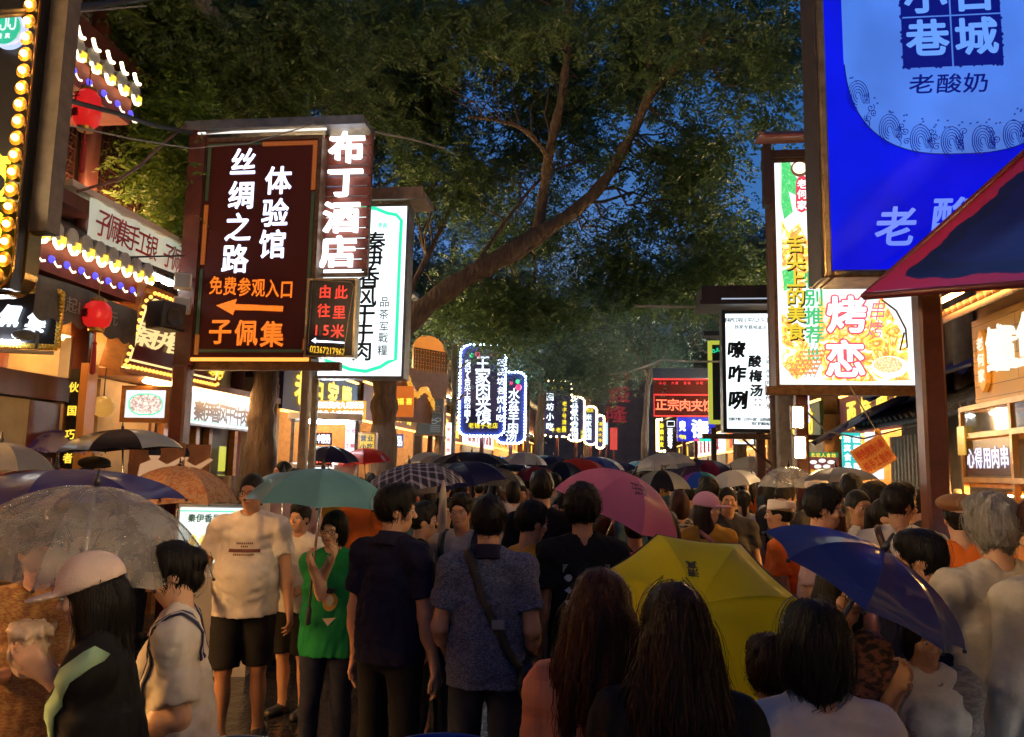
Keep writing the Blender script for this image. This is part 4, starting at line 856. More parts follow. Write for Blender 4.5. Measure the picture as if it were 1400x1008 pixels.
def shop(label, D, u0, u1, theta, text, seed, letter=G_YEL, fascia=None, wall=None, h=3.0, top=6.2, warm=True, lamp=None, group=None, frieze=True):
    """open fronted street shop; local x from 0 to length, y into the shop"""
    rr = random.Random(seed); ln = abs(u1 - u0)
    t = thing("street_shop", label, "shop", S(D, u0 if theta == FACE_R else u1, 0), theta, group)
    w = wall or rr.choice([WOOD_DARK, mat("brown_brick", (.14, .08, .05), .8, var=.4), WOOD_RED])
    MB().box(0, ln, 2.4, 2.5, 0, h).build("back_wall", mat("shop_back_warm", (.34, .20, .09), .7, var=.25, vscale=3), t)
    [MB().box(x, x + .12, 0, 2.4, 0, h).build("side_wall", mat("shop_side", (.3, .19, .10), .7, var=.25), t) for x in (0, ln - .12)]
    m = MB(); m.box(0, ln, 0.02, 2.5, h, h + .12); m.build("ceiling", mat("shop_ceiling", (.28, .19, .11), .7), t)
    MB().box(0, ln, .3, 3.2, h + .125, top).build("upper_wall", w, t)
    m = MB(); lattice(m, ln * .08, ln * .46, h + 1.1, h + 2.2, .22, 5, t=.03); lattice(m, ln * .54, ln * .92, h + 1.1, h + 2.2, .22, 5, t=.03); m.build("window_lattice", mat("carved_wood", (.075, .03, .022)), t)
    m = MB(); tile_eave(m, -.1, ln + .1, .5, -.75, h + 1.0, h + .62, step=.24); m.build("eave_roof", TILE_GREY, t, True)
    m = MB(); tile_eave(m, -.1, ln + .1, 2.2, -.5, top + .9, top - .05, step=.26); m.build("roof", TILE_GREY, t, True)
    f = MB().box(.06, ln - .06, -.06, .015, h - .38, h + .42).build("fascia", fascia or mat("fascia_navy", (.012, .012, .06), .4), t)
    L = Letters(); L.row(text, ln * .1, ln * .9, h + .02, min(.62, ln * .8 / len(text)), y=-.063, t=.02, bold=.03); L.build(letter, t)
    m = MB(); m.box(.06, ln - .06, -.08, -.03, h + .43, h + .47); m.box(.06, ln - .06, -.08, -.03, h - .43, h - .39); m.build("light_strip", glow("warm_strip", (1, .50, .10), 6, sample=True), t)
    MB().box(.3, ln - .3, .20, .28, h + 1.10, h + 1.16).build("wall_light_strip", UPL if warm else UPC, t)  # added up-light along the foot of the upper wall
    m = MB(); m.box(.2, ln - .2, .25, .75, 0, .95); m.build("counter", rr.choice([WOOD_ORANGE, mat("steel_counter", (.5, .5, .5), .3, .8)]), t)
    m = MB(); goods(m, .25, ln - .25, .3, .7, .95, rr, int(ln * 4)); goods(m, .2, ln - .2, 2.1, 2.38, 1.5, rr, int(ln * 4)); goods(m, .2, ln - .2, 2.1, 2.38, 2.0, rr, int(ln * 4)); m.build("goods", GOODS, t)
    m = MB(); m.box(.15, ln - .15, 2.08, 2.4, 1.46, 1.49); m.box(.15, ln - .15, 2.08, 2.4, 1.96, 1.99); m.build("shelf", WOOD_ORANGE, t)
    for k in range(max(1, int(ln / 1.8))):
        x = ln * (k + .5) / max(1, int(ln / 1.8))
        MB().tube([(x - .55, .7, h - .12), (x + .55, .7, h - .12)], .03, 8).build("ceiling_lamp", lamp or (G_TUBE if warm else G_TUBEW), t)
        bx = rr.uniform(.3, ln - .8); b2 = rr.uniform(1.55, 1.7)
        o = MB().box(bx, bx + rr.uniform(.4, .7), 2.05, 2.07, 2.3, 2.8).build("menu_board", glow("menu_lit_%d" % rr.randrange(4), rr.choice([(1, .9, .75), (.9, .2, .1), (.5, .8, 1), (1, .8, .3)]), .9), t)
    return t
NEAR = glow("fill_tube_near", (1.0, .50, .15), 230, sample=True); NEAR2 = glow("fill_tube_behind", (.70, .84, 1.0), 55, sample=True); NEAR3 = glow("fill_tube_warm", (1.0, .50, .18), 70, sample=True)  # added tubes that light the crowd, mostly from shops out of view
shop("shop with a navy fascia and gold characters behind the slim grey post", -5.3, 12.2, 16.2, FACE_R, "老白家臘", 1, h=3.1)
shop("orange lit shop with carved golden trim behind the leaning tree", -5.3, 16.5, 21.5, FACE_R, "秦伊食坊", 2, fascia=mat("fascia_orange", (.30, .09, .02), .5), h=3.2)
shop("shop with a red fascia beside the chalk menu poster", -5.2, 22, 28, FACE_R, "老孙家泡馍", 3, fascia=mat("fascia_red", (.22, .015, .012), .5), h=3.1)
shop("shop with a white lit fascia behind the blue bulb edged boards", -5.2, 28.3, 36, FACE_R, "清真牛羊肉泡馍", 4, letter=mat("red_ink", (.5, .02, .05)), fascia=glow("fascia_pink_white", (1, .86, .84), 1.6, sample=True), h=3.1, warm=False)
shop("brightly lit shop with a yellow fascia under the yellow neon boards", -5.2, 36.3, 46, FACE_R, "回坊麻酱酿皮", 5, letter=G_RED, fascia=glow("fascia_yellow", (1, .6, .1), 1.2, sample=True), h=3.2)
shop("far shop with a red fascia near the street end on the bulb board side", -5.2, 46.3, 60, FACE_R, "红红炒米", 6, fascia=mat("fascia_red", (0, 0, 0)), h=3.2)
shop("shop with a teal sign column and red beam behind the queue", 5.0, 13.0, 17.5, FACE_L, "西域烤肉", 11, letter=G_YEL, fascia=mat("fascia_red", (0, 0, 0)), h=3.0, top=5.6, lamp=NEAR)
shop("shop with a lit food menu wall behind the clear umbrella", 4.7, 17.8, 23, FACE_L, "北记人食坊", 12, letter=G_YEL, fascia=mat("fascia_green", (.01, .1, .04), .4), h=3.0, top=5.6, warm=False)
shop("crowded orange lit shop by the slim red post", 4.6, 23.3, 31, FACE_L, "柳巷粉蒸肉", 13, letter=G_RED, fascia=glow("fascia_amber", (1, .45, .08), 1.2, sample=True), h=3.0, top=5.6)
shop("far shop with white lit fascia beyond the red LED board", 4.6, 31.3, 42, FACE_L, "马家酸菜炒米", 14, letter=mat("red_ink", (0, 0, 0)), fascia=glow("fascia_pink_white", (0, 0, 0)), h=3.0, top=5.6, warm=False)
shop("last shop before the street end on the red LED board side", 4.6, 42.3, 58, FACE_L, "贾三灌汤包", 15, fascia=mat("fascia_navy", (0, 0, 0)), h=3.0, top=5.6)
shop("unseen food shop before the red house, on the bulb sign's side", -4.6, -1.2, 4.3, FACE_R, "西安特产", 21, letter=G_YEL, fascia=mat("fascia_red", (0, 0, 0)), h=2.9, lamp=NEAR)  # unseen shops from here on, added to light the foreground people
shop("unseen noodle shop behind the viewpoint on the bulb sign's side", -4.6, -8, -1.4, FACE_R, "油泼面", 22, letter=G_YEL, fascia=mat("fascia_navy", (0, 0, 0)), h=2.9, lamp=NEAR3)
shop("unseen snack shop behind the viewpoint on the billboard's side", 4.6, -8, -1.6, FACE_L, "甑糕", 23, letter=G_RED, fascia=glow("fascia_amber", (1, .45, .08), 1.2, sample=True), h=2.9, lamp=NEAR2)
shop("unseen juice shop beside the stall canopy on the billboard's side", 4.6, -1.4, 4.2, FACE_L, "石榴汁", 24, letter=G_YEL, fascia=mat("fascia_green", (.01, .1, .04)), h=2.9, lamp=NEAR2)
# dark gate building closing the street, with faint red characters
t = thing("gate_building", "dark building closing the far street end with faint red characters", "building", S(0, 74), FACE_CAM)
MB().box(-22, 22, 0, 8, 0, 12.5).build("wall", mat("hazed_brick", (.16, .125, .11), .9, var=.3, vscale=1, bump=.2, bscale=4), t); m = MB(); tile_eave(m, -23, 23, 4, -1.2, 15, 12.4, step=.6, r=.2); m.build("roof", TILE_GREY, t, True)  # brick lightened to stand in for haze down the street
m = MB(); [m.box(-20 + i * 5, -18.5 + i * 5, -.05, -.002, 4 + 4 * j, 6 + 4 * j) for i in range(9) for j in range(2) if not 3 <= i <= 4]; m.build("window", mat("far_window", (.012, .012, .016), .2), t)
L = Letters(); L.ch("万", 1.3, 10.9, 2.1, 1.7, y=-.06); L.ch("盛", 1.2, 9.0, 2.1, 1.7, y=-.06, bold=.01); L.ch("隆", 1.0, 7.1, 2.1, 1.7, y=-.06, bold=.01); L.build(glow("dim_red_neon", (.8, .03, .06), .28), t)

# ================================================================== boards hung over the street, far to near
def bulb_board(name, label, bl, tr, d, cols, edge, step=.09, r=.028, round_=.25, face=None, group=None, extra=None):
    sg = Sign(name, label, "sign", bl, tr, d, th=.2)
    w_, h_ = sg.w / 2, sg.h; R2 = min(round_, w_ * .95)
    out = []
    for (cx, cz, a0) in ((w_ - R2, R2 * .7, -90), (w_ - R2, h_ - R2 * .7, 0), (-w_ + R2, h_ - R2 * .7, 90), (-w_ + R2, R2 * .7, 180)):
        for i in range(7): a = R_(a0 + 15 * i); out.append((cx + R2 * math.cos(a), cz + R2 * .7 * math.sin(a)))
    MB().prism(out, 0, .18).build("face", face or mat("board_navy", (.02, .025, .13), .35), sg.root)
    m = MB(); q = out + [out[0]]
    for p in along(q, step): m.ball((p.x, -.02, p.y), r, 6, 4)
    m.build("border_bulb_string", edge, sg.root, True)
    for text, x0, x1, y0, y1, h, mm in cols: sg.line(text, x0, x1, y0, y1, h, mm, bold=.012, name="lettering")
    for (px, py, rp, mm) in (extra or ()):
        x, z = sg.xz(px, py); MB().ball((x, -.02, z), rp * sg.k, 8, 6, (1, .4, 1)).build("coloured_light", mm, sg.root)
    # post below
    MB().box(-.05, .05, .05, .15, -sg.org.z, 0).build("post", STEEL_RED, sg.root)
    return sg
B_COOL = glow("cool_bulb_string", (.42, .68, 1.0), 22, sample=True); B_WARM = glow("cream_bulb_string", (1.0, .70, .25), 9, sample=True)
G_BW = glow("blue_white_board_letter", (.78, .92, 1.0), 2.4); G_BY = glow("yellow_board_letter", (1.0, .80, .03), 1.5); G_LG = glow("green_light", (.05, .9, .3), 1.5); G_LR = glow("rose_light", (1, .05, .2), 1.4)
bulb_board("bulb_board", "navy board edged with bluish bulbs, big white characters for stuffed bread", (627, 596), (692, 472), 20.0,
           [("王家肉夹馍", 660, 661, 488, 579, 23, G_BW), ("秦记《舌尖上的中国》", 639.5, 639, 492, 578, 9.5, G_BW), ("回民坊名优小吃", 685, 683.5, 490, 578, 11, G_BW), ("老铺子老店", 640, 681, 582, 582, 8, G_BY)], B_COOL, extra=[(645, 486, 3, G_LG), (653, 485, 4, G_LR), (672, 485, 2, G_LR)])
bulb_board("bulb_board", "narrower navy board with bluish bulbs half hidden behind the stuffed bread board", (678, 606), (719, 509), 22.5,
           [("水盆羊", 703, 702, 531, 577, 17, G_BW), ("肉汤", 703, 697, 579, 603, 17, G_BW)], B_COOL, extra=[(708, 522, 3, G_LG), (709, 530, 4.5, G_LR), (699, 524, 2.5, G_LR)])
bulb_board("bulb_board", "dark board with yellow and green neon partly hidden by branches", (742, 597), (782, 521), 27, [("回坊小吃", 752, 752, 536, 590, 11, G_BW), ("老字号清真", 772, 771, 548, 590, 7, G_BY), ("牛老店", 752, 775, 588, 588, 7, G_BY), ("八方", 752, 774, 530, 530, 8, G_BY)], B_WARM, extra=[(747, 526, 3, G_LG)], r=.03, step=.2)
bulb_board("bulb_board", "tall dark board with a column of pale blue characters in cream bulbs", (776, 603), (799, 543), 30, [("老孙家小炒泡馍", 786, 786, 544, 601, 10, G_BW), ("清真", 796, 796, 588, 600, 5, G_BY)], B_WARM, r=.035, step=.1)
bulb_board("bulb_board", "dark board with pale blue characters and a yellow top line in cream bulbs", (799, 608), (816, 556), 33, [("米家泡馍", 805, 804.5, 566, 602, 9, G_BW), ("老店", 801, 811, 561, 561, 6, G_BY)], B_WARM, r=.04, step=.1)
bulb_board("bulb_board", "small rounded board of mixed coloured neon in cream bulbs", (815, 613), (826, 568), 37, [("清真大寺", 821, 820.5, 576, 606, 5.5, G_BY)], B_WARM, r=.045, step=.1, extra=[(817, 577, 1.5, G_LG), (817, 586, 1.5, glow("blue_light", (.05, .1, 1), 1.5)), (817, 595, 1.5, G_LR)])
sg = Sign("light_sign", "slim pale blue lit sign at the end of the yellow board row", "sign", (827, 608), (831, 578), 42, th=.2, frame=STEEL_GREY, face=glow("pale_blue_panel", (.5, .75, .9), 1.2)); MB().box(-.05, .05, .05, .15, -sg.org.z, 0).build("post", STEEL_RED, sg.root)
sg = Sign("red_panel", "plain red glowing panel at the far end of the yellow boards", "sign", (834, 615), (844, 585), 44, th=.2, face=glow("red_panel", (.8, .05, .04), .8)); MB().box(-.05, .05, .05, .15, -sg.org.z, 0).build("post", STEEL_RED, sg.root)
# right side far boards
sg = Sign("led_sign", "wide dark board with red LED borders and red characters high over the crowd", "sign", (894, 570), (976, 518), 27.0, th=.25, face=mat("led_panel", (0, 0, 0)))
w_, h_ = sg.w / 2, sg.h; m = MB()
for z in (.01, h_ * .56, h_ - .05): m.box(-w_, w_, -.02, -.004, z, z + .045)
m.box(-w_, -w_ + .03, -.02, -.004, .06, h_ * .55); m.build("border_lights", glow("red_led_border", (1, .03, .03), 2.2, dots=.09, off=.3, sample=True), sg.root)
sg.line("正宗肉夹馍", 896, 977, 553, 555, 17, glow("red_letter_bright", (1.0, .16, .07), 2.2), bold=.02); sg.line("小心 六家 百味 小吃", 900, 962, 524, 524, 4, G_RED, bold=.03, name="small_lettering")
MB().box(-w_ - .05, w_ + .1, -.08, .3, h_ + .02, h_ + .35).build("roof_cap", mat("dark_blue_cap", (0, 0, 0)), sg.root); MB().box(-.06, .06, .06, .18, -sg.org.z, 0).build("post", STEEL_RED, sg.root)
sg = Sign("neon_column_sign", "dark column sign with cream neon edge and pale blue characters under the red LED board", "sign", (899, 618), (925, 574), 29, th=.2, face=BLACK)
w_, h_ = sg.w / 2, sg.h; m = MB(); m.tube([(-w_ * .2, -.03, .03), (-w_, -.03, .03), (-w_, -.03, h_), (-w_ * .5, -.03, h_)], .05, 6); m.build("neon_edge", B_WARM, sg.root, True); L = Letters(); sg.line("秦镇米皮", 904, 904, 578, 612, 7, None, bold=.04, L=L); L.build(G_BY, sg.root); sg.line("西安老字号", 916, 916, 586, 612, 7, G_BW, bold=.04, name="blue_lettering"); sg.path([(912, 576), (922, 576), (922, 583), (912, 583)], .8, G_BW, "blue_outline", closed=True); MB().box(-.05, .05, .05, .15, -sg.org.z, 0).build("post", STEEL_RED, sg.root)
sg = Sign("led_sign", "bright blue LED sign with a rainbow lower edge under the red LED board", "sign", (926, 603), (977, 571), 25, th=.2, face=glow("led_blue_panel", (.01, .03, .75), 1.0, sample=True))
w_, h_ = sg.w / 2, sg.h; L = Letters(); sg.line("泡馍", 957, 957, 579, 594, 18, None, bold=.04, L=L, w=24); sg.line("肉丸", 933, 933, 577, 588, 9, None, bold=.04, L=L); L.build(G_BW, sg.root); sg.line("牛肉", 929, 937, 597, 598, 6, G_BY, bold=.04, name="yellow_lettering")
for i, c in enumerate(((1, .1, .2), (.02, .8, .3), (.02, .8, .9), (.05, .8, .2))): x0 = -w_ * .1 + i * w_ * .28; MB().box(x0, x0 + w_ * .27, -.02, -.002, .0, .08).build("edge_light", glow("rainbow_%d" % i, c, 1.2), sg.root)
MB().box(-.05, .05, .05, .15, -sg.org.z, 0).build("post", STEEL_RED, sg.root)

# ---- chalk board poster on a post, small shop signs of the left middle distance
sg = Sign("poster_board", "black poster with white chalk writing in a pale wooden frame on a post", "poster", (570, 594), (605, 546), 16.5, th=.08, frame=mat("pale_wood_frame", (.45, .33, .24), .5), fw=.03, face=glow("poster_black", (.05, .055, .05), .9))
sg.line("灶门擀面皮", 573, 602, 559, 560, 13, mat("chalk_white", (.75, .75, .65), .8), bold=.01, w=7); L = Letters(); rr = random.Random(9); G_CH = glow("chalk_line", (.5, .5, .48), .6)
m = MB()
for i in range(5):
    x, z = sg.xz(577 + i * 5.5, 574 + (i % 2) * 3); m.tube([(x + .07 * math.cos(a), -.006, z + .035 * math.sin(a)) for a in [k * .6 for k in range(11)]], .006, 4)
for j in range(4): a, b = sg.xz(588, 582 + j * 2.6), sg.xz(602, 582 + j * 2.6); m.tube([(a[0], -.006, a[1]), (b[0], -.006, b[1])], .005, 4)
m.build("chalk_drawing", G_CH, sg.root); x, z = sg.xz(577, 550); MB().box(x - .08, x + .1, -.006, -.001, z - .03, z + .03).build("red_label", mat("red_label", (.5, .03, .03), .5), sg.root)
MB().box(-.05, .05, .08, .16, -sg.org.z, sg.h * .6).build("post", STEEL_RED, sg.root)
def small_sign(label, bl, tr, d, face, text, letter, vertical=False, theta=FACE_CAM, cat="sign", D=None, name="small_sign", lines=1, bold=.03, frame=None):
    sg = Sign(name, label, cat, bl, tr, d, theta=theta, th=.1, face=face, D=D, frame=frame)
    w_, h_ = sg.w / 2, sg.h; L = Letters(); tx = text.split('|')
    if vertical:
        for j, c in enumerate(tx): L.column(c, -w_ + 2 * w_ * (j + .5) / len(tx), h_ * .95, h_ * .05, 2 * w_ / len(tx) * .8, bold=bold)
    else:
        for j, c in enumerate(tx): L.row(c, -w_ * .94, w_ * .94, h_ * (1 - (j + .5) / len(tx)), h_ / len(tx) * .82, bold=bold, w=min(h_ / len(tx) * .82, 1.88 * w_ / len(c)))
    L.build(letter, sg.root); return sg
small_sign("red and white LED price board above a yellow strip by the tree trunk", (430, 572), (500, 548), 13.2, glow("amber_panel", (1, .5, .05), 1.1, sample=True), "麻辣烫肉丸胡辣汤|特色小吃酸辣粉", glow("led_white_text", (.9, .9, 1), 2.4))
small_sign("small bluish white dotted shop name over the white kiosk", (426, 608), (453, 592), 11.8, mat("led_panel", (0, 0, 0)), "天中酸奶", G_COOL)
sg = small_sign("red LED panel in a white rounded frame on the kiosk", (431, 636), (453, 613), 11.6, mat("led_panel", (0, 0, 0)), "手工酸奶", glow("red_letter_bright", (0, 0, 0)))
sg.path([(428, 612), (456, 612), (456, 640), (428, 640)], 2.5, glow("white_neon_frame", (.9, 1, 1), 1.6), "neon_frame", closed=True)
small_sign("tall white kiosk sign with small red printing", (471, 622), (487, 577), 12.2, glow("kiosk_white", (.95, .93, .98), 1.5, sample=True), "手工|老酸", mat("red_ink", (0, 0, 0)), True)
small_sign("wood framed yellow menu leaning by the tree trunk", (491, 616), (512, 594), 12.6, glow("menu_yellow", (1, .62, .05), 1.0), "营业|小吃", BLUE_INK, frame=WOOD_ORANGE)
small_sign("little navy sign sticking out beside the tree trunk", (541, 612), (551, 594), 14.5, glow("navy_lit", (.02, .04, .35), .6), "品", G_BW)
small_sign("orange lit panel with carved gold pattern under the leaning tree", (541, 570), (566, 528), 15.5, glow("orange_panel", (1, .22, .03), .7, sample=True), "福|喜", G_YEL, True)
small_sign("narrow white pillar sign next to the grey pole", (609, 625), (617, 578), 17.5, glow("white_pillar", (1, .96, .9), 1.6, sample=True), "羊肉泡", G_RED, True)
t = thing("kiosk", "white kiosk counter under the bluish white shop name", "kiosk", Vector((W(437, 640, 12.0).x, W(437, 640, 12.0).y, 0)), FACE_CAM + .3)
MB().box(-.45, .55, 0, .8, 0, 1.85, b=.03).build("body", mat("kiosk_body", (.7, .7, .7), .35), t); MB().box(-.5, .6, -.05, .85, 2.5, 2.6).build("roof", mat("kiosk_body", (0, 0, 0)), t); m = MB(); m.box(-.45, -.4, 0, .05, 1.85, 2.5); m.box(.5, .55, 0, .05, 1.85, 2.5); m.build("roof_post", STEEL_GREY, t); MB().box(-.3, .4, -.0, .04, 2.44, 2.49).build("tube_light", G_TUBEW, t)
# golden carved gable hung high on the orange shop
t = thing("carved_gable", "golden carved gable trim hanging on the orange lit shop", "trim", W(578, 545, 16.2), FACE_R - .5)
m = MB(); rr = random.Random(12)
for i in range(46):
    f = i / 45; x = -.7 + 1.4 * f; z = .35 - .5 * f + .12 * math.sin(f * 14)
    spiral(m, x, z, .07, 1.2, 1 if i % 2 else -1, 10, a0=i, th=.016)
m.build("scrollwork", glow("golden_glow_scroll", (1, .48, .06), .8, base=(.5, .3, .05), sample=True), t); MB().box(-.8, .8, .03, .1, -.5, .6).build("backing", mat("gable_backing", (.18, .07, .03), .6, var=.3), t)  # scrollwork glows by itself to imitate light on the carving
t = thing("arched_screen", "orange lit arched lattice screen glowing behind the leaning limb", "screen", W(588, 500, 18.0), FACE_R - .6)
m = MB(); lattice(m, -.5, .5, -.3, .35, -.02, 6, t=.03); m.build("lattice", WOOD_DARK, t); MB().prism([(-.5, -.3), (.5, -.3), (.5, .35)] + [(.5 * math.cos(a), .35 + .35 * math.sin(a)) for a in [i * math.pi / 10 for i in range(1, 10)]] + [(-.5, .35)], .03, .06).build("lit_panel", glow("orange_screen", (1, .30, .03), .8, sample=True), t)

# ================================================================== right side near: canopy, wooden stall, cabinet
t = thing("stall_canopy", "navy stall canopy with wavy red borders beside the blue billboard", "canopy", (0, 0, 0), 0)
def canopy_mat():
    m, nt, b = nodes("navy_red_canvas", .45)
    uv = N(nt, 'UVMap'); sx = N(nt, 'SeparateXYZ'); nt.links.new(uv.outputs[0], sx.inputs[0])
    tc = N(nt, 'TexCoord'); n = N(nt, 'TexNoise', Scale=3.4, Detail=2.5); nt.links.new(tc.outputs['Object'], n.inputs['Vector'])
    ad = N(nt, 'Math', operation='MULTIPLY_ADD'); ad.inputs[1].default_value = -.14; nt.links.new(n.outputs['Fac'], ad.inputs[0]); nt.links.new(sx.outputs['X'], ad.inputs[2])
    r = ramp(nt, [(.0, (.30, .008, .014)), (.004, (.30, .008, .014)), (.008, (.003, .002, .008)), (.07, (.003, .002, .008)), (.085, (.004, .004, .05)), (1, (.004, .004, .05))])
    nt.links.new(ad.outputs[0], r.inputs[0]); nt.links.new(r.outputs[0], b.inputs['Base Color']); b.inputs['Coat Weight'].default_value = .3; b.inputs['Coat Roughness'].default_value = .2
    n2 = N(nt, 'TexNoise', Scale=6.0); bp = N(nt, 'Bump'); bp.inputs['Strength'].default_value = .3; bp.inputs['Distance'].default_value = .03; nt.links.new(n2.outputs['Fac'], bp.inputs['Height']); nt.links.new(bp.outputs[0], b.inputs['Normal'])
    return m
cC, cE, cT, cU2 = W(1180, 400, 3.9), W(1600, 366, 3.3), W(1560, 60, 5.2), W(1900, 10, 4.6)
V = []; F = []; UV = []; n = 24
for j in range(n + 1):
    for i in range(n + 1):
        f, g = i / n, j / n; p_ = cC.lerp(cE, f).lerp(cT.lerp(cU2, f), g); V.append((p_.x, p_.y, p_.z - .09 * math.sin(math.pi * min(1, g * 1.3)) * min(1, f * 4) - .03 * math.sin(g * 3.1)))
        UV.append((min(g * 1.35 + .02, f * 1.25 + .0), f))
for j in range(n):
    for i in range(n): F.append((j * (n + 1) + i, j * (n + 1) + i + 1, (j + 1) * (n + 1) + i + 1, (j + 1) * (n + 1) + i))
me = mesh_np("canvas", V, F, True); uvl = me.uv_layers.new(name="UVMap")
li = np.zeros(len(me.loops), np.int32); me.loops.foreach_get('vertex_index', li); uvl.data.foreach_set('uv', np.array(UV, np.float32)[li].ravel())
link("canvas", me, t, [canopy_mat()])
dn = Vector((0, 0, -.02))
MB().tube([cC + dn, cE + dn], .02, 8).build("front_rim", mat("rim_dark_red", (.10, .015, .02), .4), t, True); MB().tube([cC + dn, cT + dn], .016, 8).build("side_rim", mat("rim_dark_red", (0, 0, 0)), t, True)
MB().tube([cE + dn, Vector((cE.x, cE.y, 0))], .025, 8).build("leg", STEEL_GREY, t, True); MB().tube([cT + dn, Vector((cT.x, cT.y, 0))], .025, 8).build("leg", STEEL_GREY, t, True)
# wooden stall with the squid sign
US = PL(1336, 500, 3.5)[0]
t = thing("wooden_stall", "lit wooden stall front of yellow planks with a small tiled roof edge", "stall", S(3.5, US, 0), FACE_L)
PLANK = nodes("yellow_planks", .45); m_, nt, b = PLANK
tc = N(nt, 'TexCoord'); br = N(nt, 'TexBrick', Scale=1.0); br.inputs['Brick Width'].default_value = 1.6; br.inputs['Row Height'].default_value = .115; br.inputs['Mortar Size'].default_value = .004; br.inputs['Color1'].default_value = (.46, .25, .022, 1); br.inputs['Color2'].default_value = (.38, .19, .016, 1); br.inputs['Mortar'].default_value = (.12, .05, .01, 1)
mp = N(nt, 'Mapping'); mp.inputs['Rotation'].default_value = (R_(90), 0, 0); nt.links.new(tc.outputs['Object'], mp.inputs[0]); nt.links.new(mp.outputs[0], br.inputs['Vector']); nt.links.new(br.outputs['Color'], b.inputs['Base Color'])
MB().box(0, 4.2, -.03, .02, 2.50, 3.28).build("plank_front", m_, t)
MB().box(0, 4.2, .03, 2.4, 2.46, 4.9).build("body_wall", mat("stall_wood", (.30, .15, .03), .6, var=.3, vscale=3), t)
m = MB(); tile_eave(m, -.15, 4.3, .02, -.3, 3.46, 3.32, step=.13, r=.035); m.tube([(-.12, -.3, 3.33), (-.2, -.33, 3.36), (-.27, -.35, 3.46), (-.25, -.34, 3.52)], [.04, .035, .025, .01], 6); m.build("tile_edge", mat("brown_tiles", (.13, .06, .035), .6, var=.3), t, True)
pl = MB().prism([(.17, 2.66), (.17, 3.08), (.24, 3.16), (.31, 3.08), (.31, 2.66), (.24, 2.58)], -.07, -.031).build("name_plaque", glow("plaque_orange", (1, .36, .03), .35, base=(.5, .22, .04)), t)
L = Letters(); L.column("老何家", .24, 3.10, 2.66, .13, y=-.072, bold=.02); L.build(glow("plaque_white", (1, .9, .7), 1.2), pl)
L = Letters(); L.ch("鱿", .66, 2.92, .36, .42, y=-.032, t=.10, bold=.04); L.ch("鱼", 1.2, 2.92, .40, .46, y=-.032, t=.10, bold=.04); L.build(glow("stall_white_letter", (1, .92, .75), 1.2), t)
MB().tube([(.05, -.42, 3.42), (2.1, -.42, 3.42)], .025, 8).build("front_lamp", glow("stall_front_lamp", (1, .50, .11), 34, sample=True), t)
m = MB(); [m.tube([(x, -.42, 3.44), (x, .0, 3.62)], .01, 5) for x in (.3, 1.2, 1.9)]; m.build("lamp_bracket", STEEL_GREY, t)
# glass cabinet on the stall counter
cb = thing("glass_cabinet", "tall wood framed glass cabinet with a lit sign and trays of food", "cabinet", S(3.15, PL(1312, 600, 3.15)[0], 0), FACE_L - .05)
WY = mat("cabinet_yellow_wood", (.60, .32, .08), .4, var=.25, vscale=6)
m = MB(); q = .045
for x in (0, .98, 1.96):
    for y in (0, .7): m.box(x, x + q, y, y + q, 1.0, 2.42)
for z in (1.0, 1.76, 2.14, 2.38): m.box(q, 1.96, -.002, q - .004, z, z + q); m.box(q, 1.96, .702, .74, z, z + q); m.box(.002, q - .002, q, .7, z, z + q)
m.build("frame", WY, cb)
MB().box(.05, 1.96, .05, .7, 2.10, 2.135).build("shelf", WY, cb); MB().box(.05, 1.96, .05, .7, 1.72, 1.755).build("shelf", WY, cb)
MB().box(.05, 1.95, .018, .024, 2.19, 2.375).build("glass", mat("case_glass", (0, 0, 0)), cb)
m = MB(); rr = random.Random(2)
for i in range(16): m.ball((.15 + i * .11, .25 + rr.uniform(-.08, .1), 2.165), .055, 8, 5, (1.3, .9, .55))
m.build("food_tray", mat("golden_bread", (.62, .28, .06), .5, var=.4, vscale=20), cb, True)
f = MB().box(.05, .97, .02, .035, 1.82, 2.12).build("led_panel", mat("led_maroon", (.06, .008, .012), .4, var=.9, vscale=120), cb)
L = Letters(); L.row("心得用肉串", .10, .93, 1.97, .19, y=.016, bold=.014, w=.16); L.build(glow("white_violet_led", (.80, .78, 1.0), 1.4), f)
MB().box(.0, .16, -.02, -.008, 2.0, 2.25).build("yellow_tag", glow("yellow_card", (1, .55, .05), .6), cb)
for i in range(3):
    x = .35 + i * .3; m = MB(); m.tube([(x, .3, 1.70), (x, .3, 1.755)], .012, 6); m.lathe([(.09, 1.66), (.07, 1.69), (.02, 1.705)], 14, Matrix.Translation((x, .3, 0))); m.build("heat_lamp_shade", mat("lamp_shade_brass", (.4, .22, .06), .4, .6), cb, True)
    MB().lathe([(.02, 1.645), (.075, 1.652), (.075, 1.658)], 14, Matrix.Translation((x, .3, 0))).build("heat_lamp", glow("heat_lamp_glow", (1, .50, .14), 620, sample=True), cb)
MB().box(-.05, 2.0, -.05, .85, .0, .995).build("counter", mat("stall_counter", (.22, .12, .05), .5, var=.3), cb)
m = MB(); m.tube([(.55, .03, 1.70), (.75, -.02, 1.62), (1.0, -.03, 1.55), (1.2, -.02, 1.58), (1.35, .0, 1.7), (1.5, .02, 1.74)], .012, 6); m.build("white_cord", mat("white_cord", (.7, .65, .55), .5), cb, True)
m = MB(); m.lathe([(.06, 1.55), (.055, 1.575), (.02, 1.58), (.02, 1.66), (.035, 1.67), (.03, 1.7), (.0, 1.705)], 14, Matrix.Translation((.22, -.12, 0))); m.build("cup_lid", mat("ivory_plastic", (.7, .55, .3), .4), cb, True)
MB().box(.1, 1.9, .55, .56, 1.06, 1.7).build("rear_glass", mat("dim_rear_glass", (.2, .17, .12), .2), cb)
